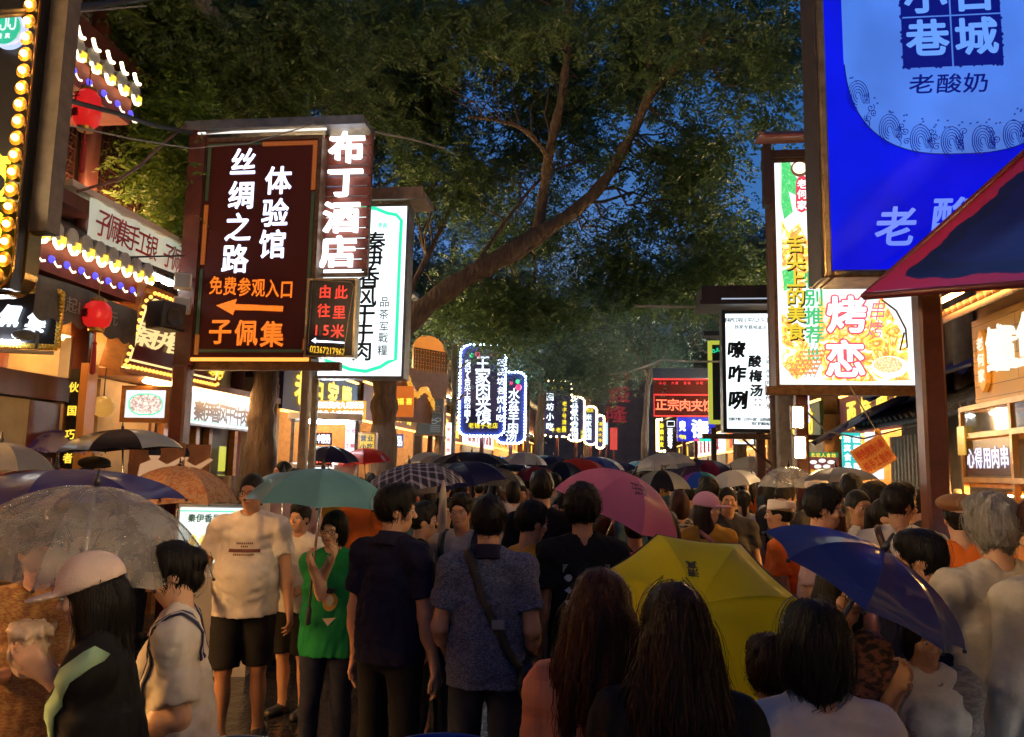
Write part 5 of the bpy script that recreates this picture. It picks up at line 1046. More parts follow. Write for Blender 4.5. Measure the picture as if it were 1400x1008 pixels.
# old facades and dark awnings between the stall and the bright signs
t = thing("old_facade", "shabby two storey facade with stone columns behind the thick red post", "building", S(4.6, 13.0, 0), FACE_L)
MB().box(0, 7.2, .0, 3, 0, 8.2).build("wall", mat("grimy_plaster", (.25, .20, .14), .85, var=.45, vscale=2, bump=.5, bscale=8), t)
m = MB(); [m.lathe([(.14, 2.6), (.12, 4.6)], 10, Matrix.Translation((x, -.12, 0))) for x in (.6, 1.6, 2.6, 3.6, 4.6)]; m.build("column", STONE, t, True)
m = MB(); tile_eave(m, 0, 7.2, .0, -.7, 2.95, 2.55, step=.2); m.build("eave_roof", TILE_GREY, t, True)
m = MB(); [m.box(.9 + i * 1.0, 1.4 + i * 1.0, -.02, -.003, 5.2, 6.6) for i in range(6)]; m.build("window", mat("far_window", (0, 0, 0)), t)
m = MB(); [m.box(.2 + i * .14, .26 + i * .14, -.25, -.2, .4, 2.4) for i in range(11)]; m.build("shutter_slats", mat("pale_shutter", (.35, .33, .28), .6, var=.3), t)
for k, (px0, py0, px1, py1, d, lab) in enumerate(((1110, 605, 1190, 560, 12.5, "blue cloth awning sagging above the lit food menu"), (1180, 545, 1330, 498, 11.0, "long violet cloth awning slanting behind the thick red post"))):
    a, b = W(px0, py0, d), W(px1, py1, d - 2.5)
    t = thing("cloth_awning", lab, "awning", a, 0); v = b - a; n = 14; V = []
    for j in range(4):
        for i in range(n + 1):
            p = v * (i / n); V.append((p.x + .35 * j, p.y + .12 * j, p.z + .14 * j - .05 * math.sin(i * 1.6) - (.03 if j == 0 else 0) * (i % 2)))
    link("cloth", mesh_np("cloth", V, [(j * (n + 1) + i, j * (n + 1) + i + 1, (j + 1) * (n + 1) + i + 1, (j + 1) * (n + 1) + i) for j in range(3) for i in range(n)], True), t, [mat("violet_awning", (.035, .025, .16), .6, var=.3)])
    MB().tube([(0, 0, 0), v], .02, 6).build("front_pole", STEEL_GREY, t)
# small signs of the right middle distance
small_sign("turquoise lit column sign with white writing behind the queue", (1153, 646), (1177, 592), 11.5, glow("teal_panel", (.02, .62, .58), 1.1, sample=True), "清真食品|酸奶小吃", G_BW, True)
small_sign("white lit column sign with grey writing beside the turquoise one", (1186, 655), (1206, 591), 11.2, glow("white_panel_soft", (.92, .95, 1), 1.5, sample=True), "手工|酸奶", mat("grey_ink", (0, 0, 0)), True)
sg = small_sign("lit menu board with a green title and round dish photos", (1104, 642), (1146, 619), 12.5, glow("menu_dark", (.25, .05, .04), .8, sample=True), " | | ", G_YEL)
sg.line("北记人食坊", 1108, 1143, 622, 623, 6, G_YEL); m = MB(); 
for (px, py) in ((1112, 632), (1124, 630), (1136, 632), (1118, 638), (1130, 638)): m.prism([sg.xz(*p) for p in disc(px, py, 5, 2.8, 0, 14)], -.006, -.001)
m.build("dish_print", glow("dish_white", (.95, .95, .85), 1.2), sg.root); MB().box(-sg.w / 2, sg.w / 2, -.003, -.001, sg.h * .74, sg.h).build("green_title_bar", glow("green_bar", (.02, .3, .08), .8), sg.root)
sg = Sign("hanging_board", "tilted orange wooden price board hanging from a cord", "board", (1181, 640), (1230, 600), 8.0, th=.04, face=mat("price_board_wood", (.55, .25, .07), .5, var=.3))
L = Letters(); L.row("特色烤肉小串", -sg.w * .42, sg.w * .42, sg.h * .72, sg.h * .36, bold=.03, w=sg.w * .14); L.row("纯手工制作", -sg.w * .42, sg.w * .42, sg.h * .28, sg.h * .36, bold=.03, w=sg.w * .15); L.build(mat("price_red_ink", (.45, .06, .02), .5), sg.root); sg.root.rotation_euler.y = -.55
MB().tube([(sg.w * .45, .02, sg.h), (sg.w * .55, .02, sg.h + .55)], .008, 5).build("cord", CABLE_PALE, sg.root); MB().ball((sg.w * .46, .0, sg.h + .03), .035, 10, 7).build("knob", mat("cabinet_yellow_wood", (0, 0, 0)), sg.root, True)
small_sign("small pink and white lit panel under the bright food sign", (1097, 578), (1106, 535), 11.0, glow("pink_white_panel", (.85, .88, 1), 1.5, sample=True), "烤肉串", glow("rose_letter", (.9, .03, .25), 1.0), True)
sg = Sign("menu_sign", "oval food picture sign behind the slim red post", "sign", (1004, 607), (1030, 594), 14.5, th=.08, frame=STEEL_GREY, face=G_WHITE); MB().prism([sg.xz(*p) for p in disc(1017, 600, 10, 5, 0, 18)], -.006, -.001).build("dish_print", food_art("print_dish", [(0, 0, 0)] * 2, 1, 1), sg.root) if False else MB().prism([sg.xz(*p) for p in disc(1017, 600, 10, 5, 0, 18)], -.006, -.001).build("dish_print", _mats["print_dish"], sg.root)
# concrete pole and thin chimney-like pole on the right
r, z = post("utility_pole", "thick grey concrete pole beside the post with two lamps", 1058, 1076, 415, 11.0, mat("pale_concrete", (.28, .26, .24), .85, var=.3, bump=.3), cat="pole", base=False)
a = W(1052, 285, 11.5); t = thing("steel_pipe", "rusty upright pipe rising above the drink sign roof", "pipe", a); MB().tube([(0, 0, 0), (.0, 0, -a.z)], .065, 12).build("pipe", mat("rust_pipe", (.14, .08, .05), .7, var=.5), t, True); MB().tube([(0, 0, -.0), (0, 0, .02)], .075, 12).build("collar", RUST, t)
t = thing("utility_pole", "slim grey street pole by the chalk poster", "pole", Vector((W(620, 560, 18).x, 18, 0))); MB().tube([(0, 0, 0), (0, 0, W(620, 470, 18).z)], .07, 10).build("shaft", STEEL_GREY, t, True)
m = MB(); [m.tube([(-.03, 0, 3.2 + i * .35), (.25 * (-1) ** i, -.1, 3.5 + i * .35)], .03, 6) for i in range(4)]; m.build("bracket", STEEL_GREY, t, True)
t = thing("utility_pole", "thin dark street pole by the narrow bulb board", "pole", Vector((W(722, 560, 24).x, 24, 0))); MB().tube([(0, 0, 0), (0, 0, W(722, 510, 24).z)], .05, 8).build("shaft", STEEL_GREY, t, True)
# ---- cables across the street
def cable(label, pts, r, m=CABLE, sag=0.0):
    P = [W(*p) for p in pts]; Q = []
    for a, b in zip(P[:-1], P[1:]):
        for i in range(12): f = i / 12; q = a.lerp(b, f); q.z -= sag * 4 * f * (1 - f); Q.append(q)
    Q.append(P[-1]); m_ = MB(); m_.tube(Q, r, 6); o = m_.build("cable", m, None, True); tag(o, label, "cable"); return o
cable("pale cable drooping over the far street before the faint red characters", [(722, 505, 24), (765, 516, 24), (800, 515, 24), (860, 508, 22), (905, 492, 16), (990, 494, 13.5)], .022, CABLE_PALE, .02)
cable("grey cable running from the LED board roof to the tree", [(282, 182, 8.4), (400, 168, 8.4), (470, 172, 8.4), (560, 190, 9), (608, 203, 10)], .012, CABLE_PALE)
cable("thin cable sagging in front of the black LED board", [(62, 165, 6), (180, 190, 7), (260, 203, 8.2), (340, 196, 8.2), (430, 170, 8.2)], .008, CABLE_PALE)
cable("dark cable crossing in front of the upper red lantern", [(62, 128, 5.6), (110, 142, 6.2), (160, 155, 6.6), (205, 170, 7.4), (262, 182, 8.3)], .024)
cable("brown cable hanging below the lattice windows", [(105, 262, 7), (160, 247, 7.2), (190, 228, 7.5), (225, 195, 8), (262, 165, 8.6)], .014, mat("brown_cable", (.16, .09, .07), .6))
cable("thick dark cable across the top corner above the bulb sign", [(-40, 22, 5.0), (60, 15, 5.6), (150, 5, 6.5), (260, -12, 7.5)], .03)
cable("thin cable across the green badge sign", [(-20, 18, 5.2), (70, 20, 5.6), (200, 8, 7)], .007, CABLE_PALE)
cable("black cable bundle slanting below the pale banner", [(60, 345, 7), (130, 352, 7.4), (200, 362, 8), (262, 385, 8.6)], .02)
cable("black cable looping under the bright food sign", [(1100, 560, 11), (1130, 590, 10.5), (1180, 600, 10), (1240, 585, 10), (1262, 580, 9)], .012, CABLE_PALE)
cable("thin black cable beside the lower awning edge", [(50, 350, 6.6), (110, 360, 7.2), (160, 352, 7.6), (255, 350, 8.6)], .01)
# ================================================================== trees: traced limbs, grown twigs, many small leaflets
def leaf_material(name, cols, transl=.35):
    m = bpy.data.materials.new(name); m.use_nodes = True; nt = m.node_tree; b = nt.nodes['Principled BSDF']; out = nt.nodes['Material Output']
    oi = N(nt, 'Attribute', attribute_name="tone"); r = ramp(nt, [(i / (len(cols) - 1), c) for i, c in enumerate(cols)])
    nt.links.new(oi.outputs['Fac'], r.inputs[0]); nt.links.new(r.outputs[0], b.inputs['Base Color']); b.inputs['Roughness'].default_value = .45; b.inputs['Specular IOR Level'].default_value = .4
    tr = N(nt, 'BsdfTranslucent'); nt.links.new(r.outputs[0], tr.inputs[0]); mx = N(nt, 'MixShader', Fac=transl)
    nt.links.new(b.outputs[0], mx.inputs[1]); nt.links.new(tr.outputs[0], mx.inputs[2]); nt.links.new(mx.outputs[0], out.inputs[0])
    _mats[name] = m; return m
LEAF_A = leaf_material("locust_leaf", [(.045, .085, .028), (.085, .15, .05), (.13, .20, .065)])
LEAF_B = leaf_material("dark_leaf", [(.04, .07, .045), (.07, .115, .075), (.10, .15, .09)])
LEAF_LIT = leaf_material("lit_leaf", [(.08, .15, .02), (.14, .24, .035), (.20, .30, .05)])  # brighter leaf copy, standing in for sign light on the hanging leaves
def sprays(P, axis_len, n_leaf, leaf, rng, droop=.5):
    """pinnate leaves: at each point of P a stalk of n_leaf leaflets; returns vertices, quads, tone"""
    K = len(P); a = rng.uniform(0, 2 * np.pi, K); el = rng.normal(-.25, .45, K)
    ax = np.stack([np.cos(a) * np.cos(el), np.sin(a) * np.cos(el), np.sin(el)], 1)
    side = np.stack([-np.sin(a), np.cos(a), np.zeros(K)], 1); tw = rng.normal(0, .5, K)
    nrm = np.cross(ax, side); sd = side * np.cos(tw)[:, None] + nrm * np.sin(tw)[:, None]
    Ls = axis_len * rng.uniform(.7, 1.3, K); V = []; T = []; tone = np.clip(rng.normal(.5, .22, K), 0, 1)
    for j in range(n_leaf):
        t = (j // 2 + .6) / (n_leaf / 2 + .2); sg = 1 if j % 2 else -1
        c = P + ax * (t * Ls)[:, None] - np.array([0, 0, 1]) * (droop * (t ** 2) * Ls * .5)[:, None]
        d = sd * sg * .85 + ax * .5 - np.array([0, 0, .35]) * rng.uniform(.2, 1.2, K)[:, None]; d /= np.linalg.norm(d, axis=1)[:, None]
        w = np.cross(d, sd + .3 * nrm * rng.normal(0, 1, K)[:, None]); w = np.cross(w, d); w /= np.linalg.norm(w, axis=1)[:, None] + 1e-9
        L = leaf * (1 - .35 * abs(t - .5)) * rng.uniform(.8, 1.2, K); L = L[:, None]
        hw = ax * .5 + nrm * rng.normal(0, .4, K)[:, None]; hw -= d * (hw * d).sum(1)[:, None]; hw /= np.linalg.norm(hw, axis=1)[:, None] + 1e-9
        V.append(np.stack([c, c + d * L * .5 + hw * L * .21, c + d * L, c + d * L * .5 - hw * L * .21], 1)); T.append(np.clip(tone + rng.normal(0, .08, K), 0, 1))
    V = np.stack(V, 1).reshape(-1, 3); T = np.repeat(np.stack(T, 1).reshape(-1), 4)
    return V, T
def leaves_mesh(name, parts):
    V = np.concatenate([p[0] for p in parts]); T = np.concatenate([p[1] for p in parts])
    F = np.arange(len(V), dtype=np.int32).reshape(-1, 4)
    me = mesh_np(name, V, F); at = me.attributes.new("tone", 'FLOAT', 'POINT'); at.data.foreach_set('value', T.astype(np.float32)); return me
def wiggle(a, b, n, amp, rr, drop=0.0):
    a, b = Vector(a), Vector(b); L = (b - a).length; out = []
    for i in range(n + 1):
        f = i / n; p = a.lerp(b, f); k = math.sin(math.pi * f) * amp * L
        out.append(p + Vector((rr.uniform(-1, 1), rr.uniform(-1, 1), rr.uniform(-1, 1))) * k * .5 + Vector((0, 0, drop * math.sin(math.pi * f) * L)))
    return out
def smooth_path(P, n=5):
    out = []
    for i in range(len(P) - 1):
        p0, p1, p2, p3 = P[max(i - 1, 0)], P[i], P[i + 1], P[min(i + 2, len(P) - 1)]
        for k in range(n):
            t = k / n; out.append(.5 * ((2 * p1) + (p2 - p0) * t + (2 * p0 - 5 * p1 + 4 * p2 - p3) * t * t + (3 * p1 - p0 - 3 * p2 + p3) * t ** 3))
    out.append(P[-1]); return out
def tree(name, label, base, limbs, blobs, rng_seed, leaf, mats, clusters, per, crad, axis=.24, n_leaf=11, group=None, trunk_mat=BARK, droop=.5, branchy=1.0):
    """limbs: [(points, r0, r1)], blobs: ellipsoids (centre, radii, weight, leaf material index) that the crown fills with clumps"""
    rr = random.Random(rng_seed); rng = np.random.default_rng(rng_seed); base = Vector(base)
    t = thing(name, label, "tree", base, 0, group)
    m = MB(); nodes_ = []
    for P, r0, r1 in limbs:
        Q = smooth_path([Vector(p) for p in P]); n = len(Q)
        rs = [r0 + (r1 - r0) * (i / (n - 1)) ** .8 for i in range(n)]
        rs = [r * (1 + .10 * math.sin(i * 1.7) + rr.uniform(-.09, .09)) for i, r in enumerate(rs)]
        m.tube([q - base for q in Q], rs, 12 if r0 > .08 else 7); nodes_ += [(q, r) for q, r in zip(Q, rs)]
    tot = sum(b[2] for b in blobs); per_mat = {}
    NP = np.array([tuple(q) for q, _ in nodes_])
    tw = MB()
    for (c, rad, wgt, mi) in blobs:
        k = max(1, int(clusters * wgt / tot)); c = Vector(c)
        for _ in range(k):
            while True:
                u = np.array([rr.uniform(-1, 1) for _ in range(3)])
                if (u ** 2).sum() < 1: break
            q = c + Vector((u[0] * rad[0], u[1] * rad[1], u[2] * rad[2]))
            if mnoise.noise(q * .9 + Vector((rng_seed * 3.3, 0, 0))) < -.12: continue
            if rr.random() < branchy * .45:
                j = int(rr.choice(((NP - np.array(tuple(q))) ** 2).sum(1).argsort()[:14])); p0, r0 = nodes_[j]
                if (p0 - q).length < 2.6:
                    L = (q - p0).length; P = wiggle(p0 - base, q - base, 6, .22, rr, .10); r_ = min(r0 * .45, .008 + .010 * L)
                    tw.tube(P, [r_ * (1 - .8 * i / 6) for i in range(7)], 5, cap=False)
            s_ = crad * rr.uniform(.6, 1.3)
            pts = np.array(tuple(q)) - np.array(tuple(base)) + rng.normal(0, 1, (int(per * rr.uniform(.6, 1.4)), 3)) * np.array([s_, s_, s_ * .55])
            per_mat.setdefault(mi, []).append(pts)
    m.build("trunk", trunk_mat, t, True)
    if tw.v: tw.build("branches", mat("twig_bark", (.085, .06, .045), .9, var=.3), t, True)
    for mi, L in per_mat.items():
        V, T = sprays(np.concatenate(L), axis, n_leaf, leaf, rng, droop)
        me = leaves_mesh("crown", [(V, T)]); link("crown", me, t, [mats[mi]])
    return t
def wp(px, py, d): return W(px, py, d)
# ---- the big leaning locust in the middle
d0 = 14.0
base = W(524, 640, d0); base.z = 0
p = lambda x, y, d=d0: wp(x, y, d)
tree("street_tree", "big locust tree leaning right over the street, its trunk beside the white beef sign", base,
     [([base, p(524, 600), p(526, 540), p(530, 480), p(575, 425), p(640, 378), p(700, 345), p(735, 322)], .25, .17),
      ([p(735, 322), p(742, 270), p(752, 205, 13.5), p(770, 120, 13), p(778, 40, 12.5), p(782, -60, 12)], .12, .05),
      ([p(735, 322), p(790, 285), p(832, 240), p(868, 175, 13.5), p(892, 125, 13), p(935, 80, 12.5), p(980, 40, 12)], .15, .05),
      ([p(892, 125, 13), p(886, 60, 12.8), p(890, -40, 12.5)], .07, .04),
      ([p(750, 215, 13.5), p(720, 180, 13), p(680, 165, 12.5), p(640, 160, 12)], .05, .025),
      ([p(640, 378), p(690, 305, 14.4), p(745, 240, 14.8), p(800, 220, 15)], .05, .02),
      ([p(530, 480), p(560, 400, 14.5), p(600, 320, 15), p(640, 230, 15.5)], .09, .03),
      ([p(530, 480), p(515, 380, 14), p(480, 250, 13.5), p(440, 130, 13), p(400, 40, 12.5)], .12, .04)],
     [(p(620, 60, 14), (2.3, 1.6, 1.5), 1.3, 0), (p(470, 90, 14), (2.2, 1.8, 1.4), 1.1, 0), (p(820, 50, 14), (1.8, 1.4, 1.0), .7, 0), (p(960, 60, 13.4), (1.9, 1.6, 1.1), .9, 0), (p(1035, 100, 12.6), (.9, 1.2, 1.0), .5, 0),
      (p(640, 235, 15.4), (1.6, 1.2, 1.0), .65, 0), (p(960, 215, 13.6), (.9, 1.0, .9), .35, 0), (p(830, 340, 16), (1.5, 1.2, .7), .45, 0), (p(700, 430, 16), (1.5, 1.2, .6), .5, 0), (p(880, 400, 16.5), (1.4, 1.2, .6), .45, 0), (p(560, 160, 14.4), (1.5, 1.3, 1.2), .5, 0), (p(790, 180, 15.4), (1.3, 1.1, .9), .4, 0), (p(700, 300, 16.4), (1.5, 1.1, .8), .4, 0), (p(940, 300, 14.5), (.9, .9, .5), .2, 0), (p(1000, 375, 15.5), (.8, 1, .6), .2, 0), (p(640, 40, 11), (1.6, .8, .5), .25, 0), (p(900, 20, 11), (1.6, .8, .5), .25, 0)],
     11, .105, [LEAF_A], 760, 40, .32, axis=.30)
# ---- the rough trunk behind the black LED board, its crown hanging over the house
d1 = 10.6; base = W(356, 645, d1); base.z = 0
p = lambda x, y, d=d1: wp(x, y, d)
tree("street_tree", "rough barked tree behind the black LED board, its crown spreading over the red house", base,
     [([base, p(356, 620), p(358, 560), p(362, 500), p(330, 380), p(290, 290, 10.2), p(250, 200, 9.8), p(215, 130, 9.4), p(170, 60, 9)], .23, .08),
      ([p(200, 85, 9.2), p(240, 55, 9.3), p(290, 42, 9.4), p(325, 15, 9.5), p(350, -40, 9.5)], .07, .03),
      ([p(330, 380), p(370, 300, 10.8), p(400, 180, 11), p(400, 60, 11), p(380, -40, 10.8)], .11, .05)],
     [(p(330, 40, 10), (1.5, 1.5, .9), 1.0, 0), (p(210, 40, 9.2), (.9, 1.0, .6), .6, 0), (p(400, 120, 11), (1.3, 1.2, .8), .7, 0), (p(300, 120, 10.4), (.9, 1, .6), .45, 0), (p(150, 10, 9), (.9, .9, .4), .4, 1),
      (p(235, 175, 9.4), (.35, .5, .5), .3, 1), (p(240, 232, 9.2), (.3, .4, .4), .28, 1), (p(262, 290, 9.0), (.14, .2, .25), .10, 1)],
     23, .085, [LEAF_A, LEAF_LIT], 320, 40, .26, axis=.27)
# ---- trees beyond: bluish behind the signs, dark on the right, filling the street end
def back_tree(label, px, d, limb_top, blobs, seed, mi=0, clusters=160, per=60):
    base = W(px, 640, d); base.z = 0; p = lambda x, y, dd=d: wp(x, y, dd)
    tree("background_tree", label, base, [([base, p(px + 2, 590), p(px + 6, 520), p(limb_top[0], limb_top[1])], .2, .06), ([p(px + 6, 520), p(limb_top[0] - 50, limb_top[1] + 40), p(limb_top[0] - 90, limb_top[1] - 30)], .09, .03), ([p(px + 5, 530), p(limb_top[0] + 50, limb_top[1] + 30), p(limb_top[0] + 80, limb_top[1] - 40)], .09, .03)],
         blobs(p), seed, .11, [LEAF_B], clusters, per, d * .028, axis=.4, n_leaf=9, group="trees along the far street", branchy=.7)
back_tree("bluish tree standing behind the tall white beef sign", 600, 22, (620, 330), lambda p: [(p(600, 350), (2.0, 2, 2.2), 1, 0), (p(650, 440), (1.6, 1.6, 1.1), .7, 0), (p(560, 430), (1.4, 1.6, 1.4), .6, 0)], 31)
back_tree("tree above the bulb edged boards, its boughs hiding their tops", 735, 24, (720, 400), lambda p: [(p(720, 430), (2.2, 2, 1.5), 1, 0), (p(770, 500), (1.2, 1.4, .7), .5, 0), (p(690, 470, 19.4), (.55, .4, .35), .14, 0), (p(750, 300), (2, 2, 1.2), .35, 0)], 32, clusters=170)
back_tree("tall dark tree behind the red LED board", 880, 34, (890, 380), lambda p: [(p(860, 430), (3.0, 2.5, 2.4), 1, 0), (p(930, 450), (2.5, 2, 2.0), .8, 0), (p(800, 460), (2.4, 2, 1.6), .6, 0)], 33, clusters=220)
back_tree("dense dark tree behind the drink sign and the rusty pipe", 1010, 20, (1010, 350), lambda p: [(p(1000, 370), (1.35, 1.6, 1.3), 1, 0), (p(960, 420), (1.5, 1.5, .9), .6, 0), (p(1045, 420), (.8, 1.2, .9), .3, 0)], 34, clusters=170)
back_tree("far dark tree over the end of the street near the yellow boards", 800, 48, (800, 470), lambda p: [(p(790, 480), (4, 3, 2.6), 1, 0), (p(860, 470), (3.5, 3, 2.4), .8, 0)], 35, clusters=160)
# ================================================================== people: one smooth body surface each, clothes and hair over it
def surf_nets(D, lo, h):
    """smooth surface of the zero level of a grid (naive surface nets)"""
    inside = D < 0; nx, ny, nz = D.shape
    cnt = np.zeros((nx - 1, ny - 1, nz - 1), np.uint8)
    for dx in (0, 1):
        for dy in (0, 1):
            for dz in (0, 1): cnt += inside[dx:nx - 1 + dx, dy:ny - 1 + dy, dz:nz - 1 + dz]
    act = (cnt > 0) & (cnt < 8); I = np.argwhere(act); idx = np.full(act.shape, -1, np.int32); idx[act] = np.arange(len(I))
    acc = np.zeros((len(I), 3), np.float32); n = np.zeros(len(I), np.float32)
    cor = [(0, 0, 0), (1, 0, 0), (0, 1, 0), (1, 1, 0), (0, 0, 1), (1, 0, 1), (0, 1, 1), (1, 1, 1)]
    vals = [D[I[:, 0] + c[0], I[:, 1] + c[1], I[:, 2] + c[2]] for c in cor]
    for a in range(8):
        for b in range(a + 1, 8):
            if sum(abs(cor[a][k] - cor[b][k]) for k in range(3)) != 1: continue
            va, vb = vals[a], vals[b]; m = (va < 0) != (vb < 0)
            t = np.where(m, va / np.where(m, va - vb, 1), 0).astype(np.float32)
            ca, cb = np.array(cor[a], np.float32), np.array(cor[b], np.float32)
            acc += np.where(m[:, None], ca + (cb - ca) * t[:, None], 0); n += m
    V = (I + acc / n[:, None]) * h + lo
    F = []
    for ax in range(3):
        o1, o2 = [(1, 2), (2, 0), (0, 1)][ax]
        A = [slice(1, -1)] * 3; A[ax] = slice(0, -1); B = list(A); B[ax] = slice(1, None)
        ia, ib = inside[tuple(A)], inside[tuple(B)]; E = np.argwhere(ia != ib)
        if not len(E): continue
        flip = ia[E[:, 0], E[:, 1], E[:, 2]]
        E = E + 1; E[:, ax] -= 1
        e1 = np.zeros(3, int); e1[o1] = 1; e2 = np.zeros(3, int); e2[o2] = 1
        g = lambda P: idx[P[:, 0], P[:, 1], P[:, 2]]
        q = np.stack([g(E - e1 - e2), g(E - e2), g(E), g(E - e1)], 1)
        q[~flip] = q[~flip][:, ::-1]; F.append(q)
    if not F: return np.zeros((0, 3), np.float32), np.zeros((0, 4), np.int32)
    F = np.concatenate(F); F = F[(F >= 0).all(1)]
    return V, F
class Field:
    def __init__(s, lo, hi, h):
        s.h = h; s.lo = np.array(lo, np.float32); n = np.ceil((np.array(hi) - s.lo) / h).astype(int) + 2
        s.n = n; s.D = np.full(tuple(n), .5, np.float32)
        s.ax = [s.lo[i] + h * np.arange(n[i], dtype=np.float32) for i in range(3)]
    def sub(s, lo, hi):
        sl = []
        for i in range(3):
            a = max(0, int((lo[i] - s.lo[i]) / s.h)); b = min(int(s.n[i]), int((hi[i] - s.lo[i]) / s.h) + 2)
            if b <= a: return None
            sl.append(slice(a, b))
        return tuple(sl)
    def grid(s, sl): return s.ax[0][sl[0]][:, None, None], s.ax[1][sl[1]][None, :, None], s.ax[2][sl[2]][None, None, :]
    def put(s, sl, d, k, op):
        o = s.D[sl]
        if op == 'add':
            if k > 0:
                hh = np.clip(.5 + .5 * (o - d) / k, 0, 1); s.D[sl] = o + (d - o) * hh - k * hh * (1 - hh)
            else: s.D[sl] = np.minimum(o, d)
        else:
            d = -d
            if k > 0:
                hh = np.clip(.5 - .5 * (o - d) / k, 0, 1); s.D[sl] = o + (d - o) * hh + k * hh * (1 - hh)
            else: s.D[sl] = np.maximum(o, d)
    def cone(s, a, b, ra, rb, k=.02, op='add', cut=None, flat=None):
        a, b = np.array(a, np.float32), np.array(b, np.float32); r = max(ra, rb) + k + s.h * 2
        sl = s.sub(np.minimum(a, b) - r, np.maximum(a, b) + r)
        if sl is None: return
        X, Y, Z = s.grid(sl); ab = b - a; L2 = float((ab * ab).sum()) + 1e-9
        t = np.clip(((X - a[0]) * ab[0] + (Y - a[1]) * ab[1] + (Z - a[2]) * ab[2]) / L2, 0, 1)
        d = np.sqrt((X - a[0] - ab[0] * t) ** 2 + (Y - a[1] - ab[1] * t) ** 2 + (Z - a[2] - ab[2] * t) ** 2) - (ra + (rb - ra) * t)
        if cut is not None:      # flat end beyond b
            u = ab / np.sqrt(L2); d = np.maximum(d, (X - b[0]) * u[0] + (Y - b[1]) * u[1] + (Z - b[2]) * u[2] + cut)
        s.put(sl, d, k, op)
    def ell(s, c, r, k=.02, op='add', R=None):
        c = np.array(c, np.float32); r = np.array(r, np.float32); m = float(r.max()) + k + s.h * 2
        sl = s.sub(c - m, c + m)
        if sl is None: return
        X, Y, Z = s.grid(sl); X, Y, Z = X - c[0], Y - c[1], Z - c[2]
        if R is not None:
            X, Y, Z = [R[0][i] * X + R[1][i] * Y + R[2][i] * Z for i in range(3)]
        k0 = np.sqrt((X / r[0]) ** 2 + (Y / r[1]) ** 2 + (Z / r[2]) ** 2); k1 = np.sqrt((X / r[0] ** 2) ** 2 + (Y / r[1] ** 2) ** 2 + (Z / r[2] ** 2) ** 2) + 1e-6
        s.put(sl, k0 * (k0 - 1) / k1, k, op)
    def plane_cut(s, p, n, k=0.0):
        """remove what lies beyond the plane"""
        X, Y, Z = s.ax[0][:, None, None], s.ax[1][None, :, None], s.ax[2][None, None, :]
        s.D = np.maximum(s.D, (X - p[0]) * n[0] + (Y - p[1]) * n[1] + (Z - p[2]) * n[2])
    def tube_ell(s, z0, z1, c0, c1, r0, r1, k=.03):
        """upright elliptical tube; c=(x,y), r=(rx,ry) at z0 and z1"""
        m = max(*r0, *r1) + k + .02; sl = s.sub((min(c0[0], c1[0]) - m, min(c0[1], c1[1]) - m, z0 - k), (max(c0[0], c1[0]) + m, max(c0[1], c1[1]) + m, z1 + k))
        if sl is None: return
        X, Y, Z = s.grid(sl); t = np.clip((Z - z0) / (z1 - z0), 0, 1)
        rx, ry = r0[0] + (r1[0] - r0[0]) * t, r0[1] + (r1[1] - r0[1]) * t
        q = np.sqrt(((X - c0[0] - (c1[0] - c0[0]) * t) / rx) ** 2 + ((Y - c0[1] - (c1[1] - c0[1]) * t) / ry) ** 2)
        s.put(sl, np.maximum((q - 1) * np.minimum(rx, ry), np.maximum(z0 - Z, Z - z1)), k, 'add')
    def folds(s, amp, rng, n=5, kz=16., kx=20.):
        X, Y, Z = s.ax[0][:, None, None], s.ax[1][None, :, None], s.ax[2][None, None, :]
        for q in range(n):
            a, b, c = rng.normal(0, kx), rng.normal(0, kx), rng.normal(0, kz); ph = rng.uniform(0, 6.28)
            v = np.sin(a * X + b * Y + c * Z + ph + 1.6 * np.sin(.45 * (b * X - a * Y) + .3 * c * Z + ph * 2))
            if q % 2: v = .64 - 1.6 * np.abs(v) ** .7          # creases
            s.D += (amp / n * 1.7) * v
    def mesh(s): return surf_nets(s.D, s.lo, s.h)

def vn(v): v = np.array(v, float); return v / (np.linalg.norm(v) + 1e-9)
def ik(sh, hand, l1, l2, pole):
    sh, hand = np.array(sh, float), np.array(hand, float); d = hand - sh; L = np.linalg.norm(d); L2 = min(L, (l1 + l2) * .995)
    hand = sh + d / L * L2; u = d / L; a = (l1 * l1 - l2 * l2 + L2 * L2) / (2 * L2); hgt = math.sqrt(max(0, l1 * l1 - a * a))
    p = np.array(pole, float); p = p - u * (p @ u); p = vn(p); return sh + u * a + p * hgt, hand
SKIN = mat("skin", (.50, .27, .16), .5, var=.12, vscale=14, bump=.08, bscale=160, sss=.12)
SKIN2 = mat("tanned_skin", (.42, .215, .12), .5, var=.12, vscale=14, bump=.08, bscale=160, sss=.12)
SKIN3 = mat("fair_skin", (.60, .36, .24), .48, var=.10, vscale=14, bump=.06, bscale=160, sss=.12)
def hair_mat(name, c): return mat(name, c, .5, var=.5, vscale=26, bump=.6, bscale=60, stretch=(3, 3, .25), spec=.22)
HAIR = hair_mat("black_hair", (.007, .006, .006)); HAIR_B = hair_mat("dark_brown_hair", (.016, .007, .005)); HAIR_R = hair_mat("reddish_brown_hair", (.040, .011, .006)); HAIR_G = hair_mat("grey_hair", (.30, .28, .26))
EYEW = mat("eye_white", (.6, .58, .55), .2); EYED = mat("eye_dark", (.008, .005, .004), .12); LIPM = mat("lip", (.35, .10, .08), .45)
def cloth(name, c, rough=.8, **k):
    k.setdefault('var', .14); k.setdefault('vscale', 7); k.setdefault('bump', .09); k.setdefault('bscale', 140); k.setdefault('spec', .18); return mat(name, c, rough, **k)

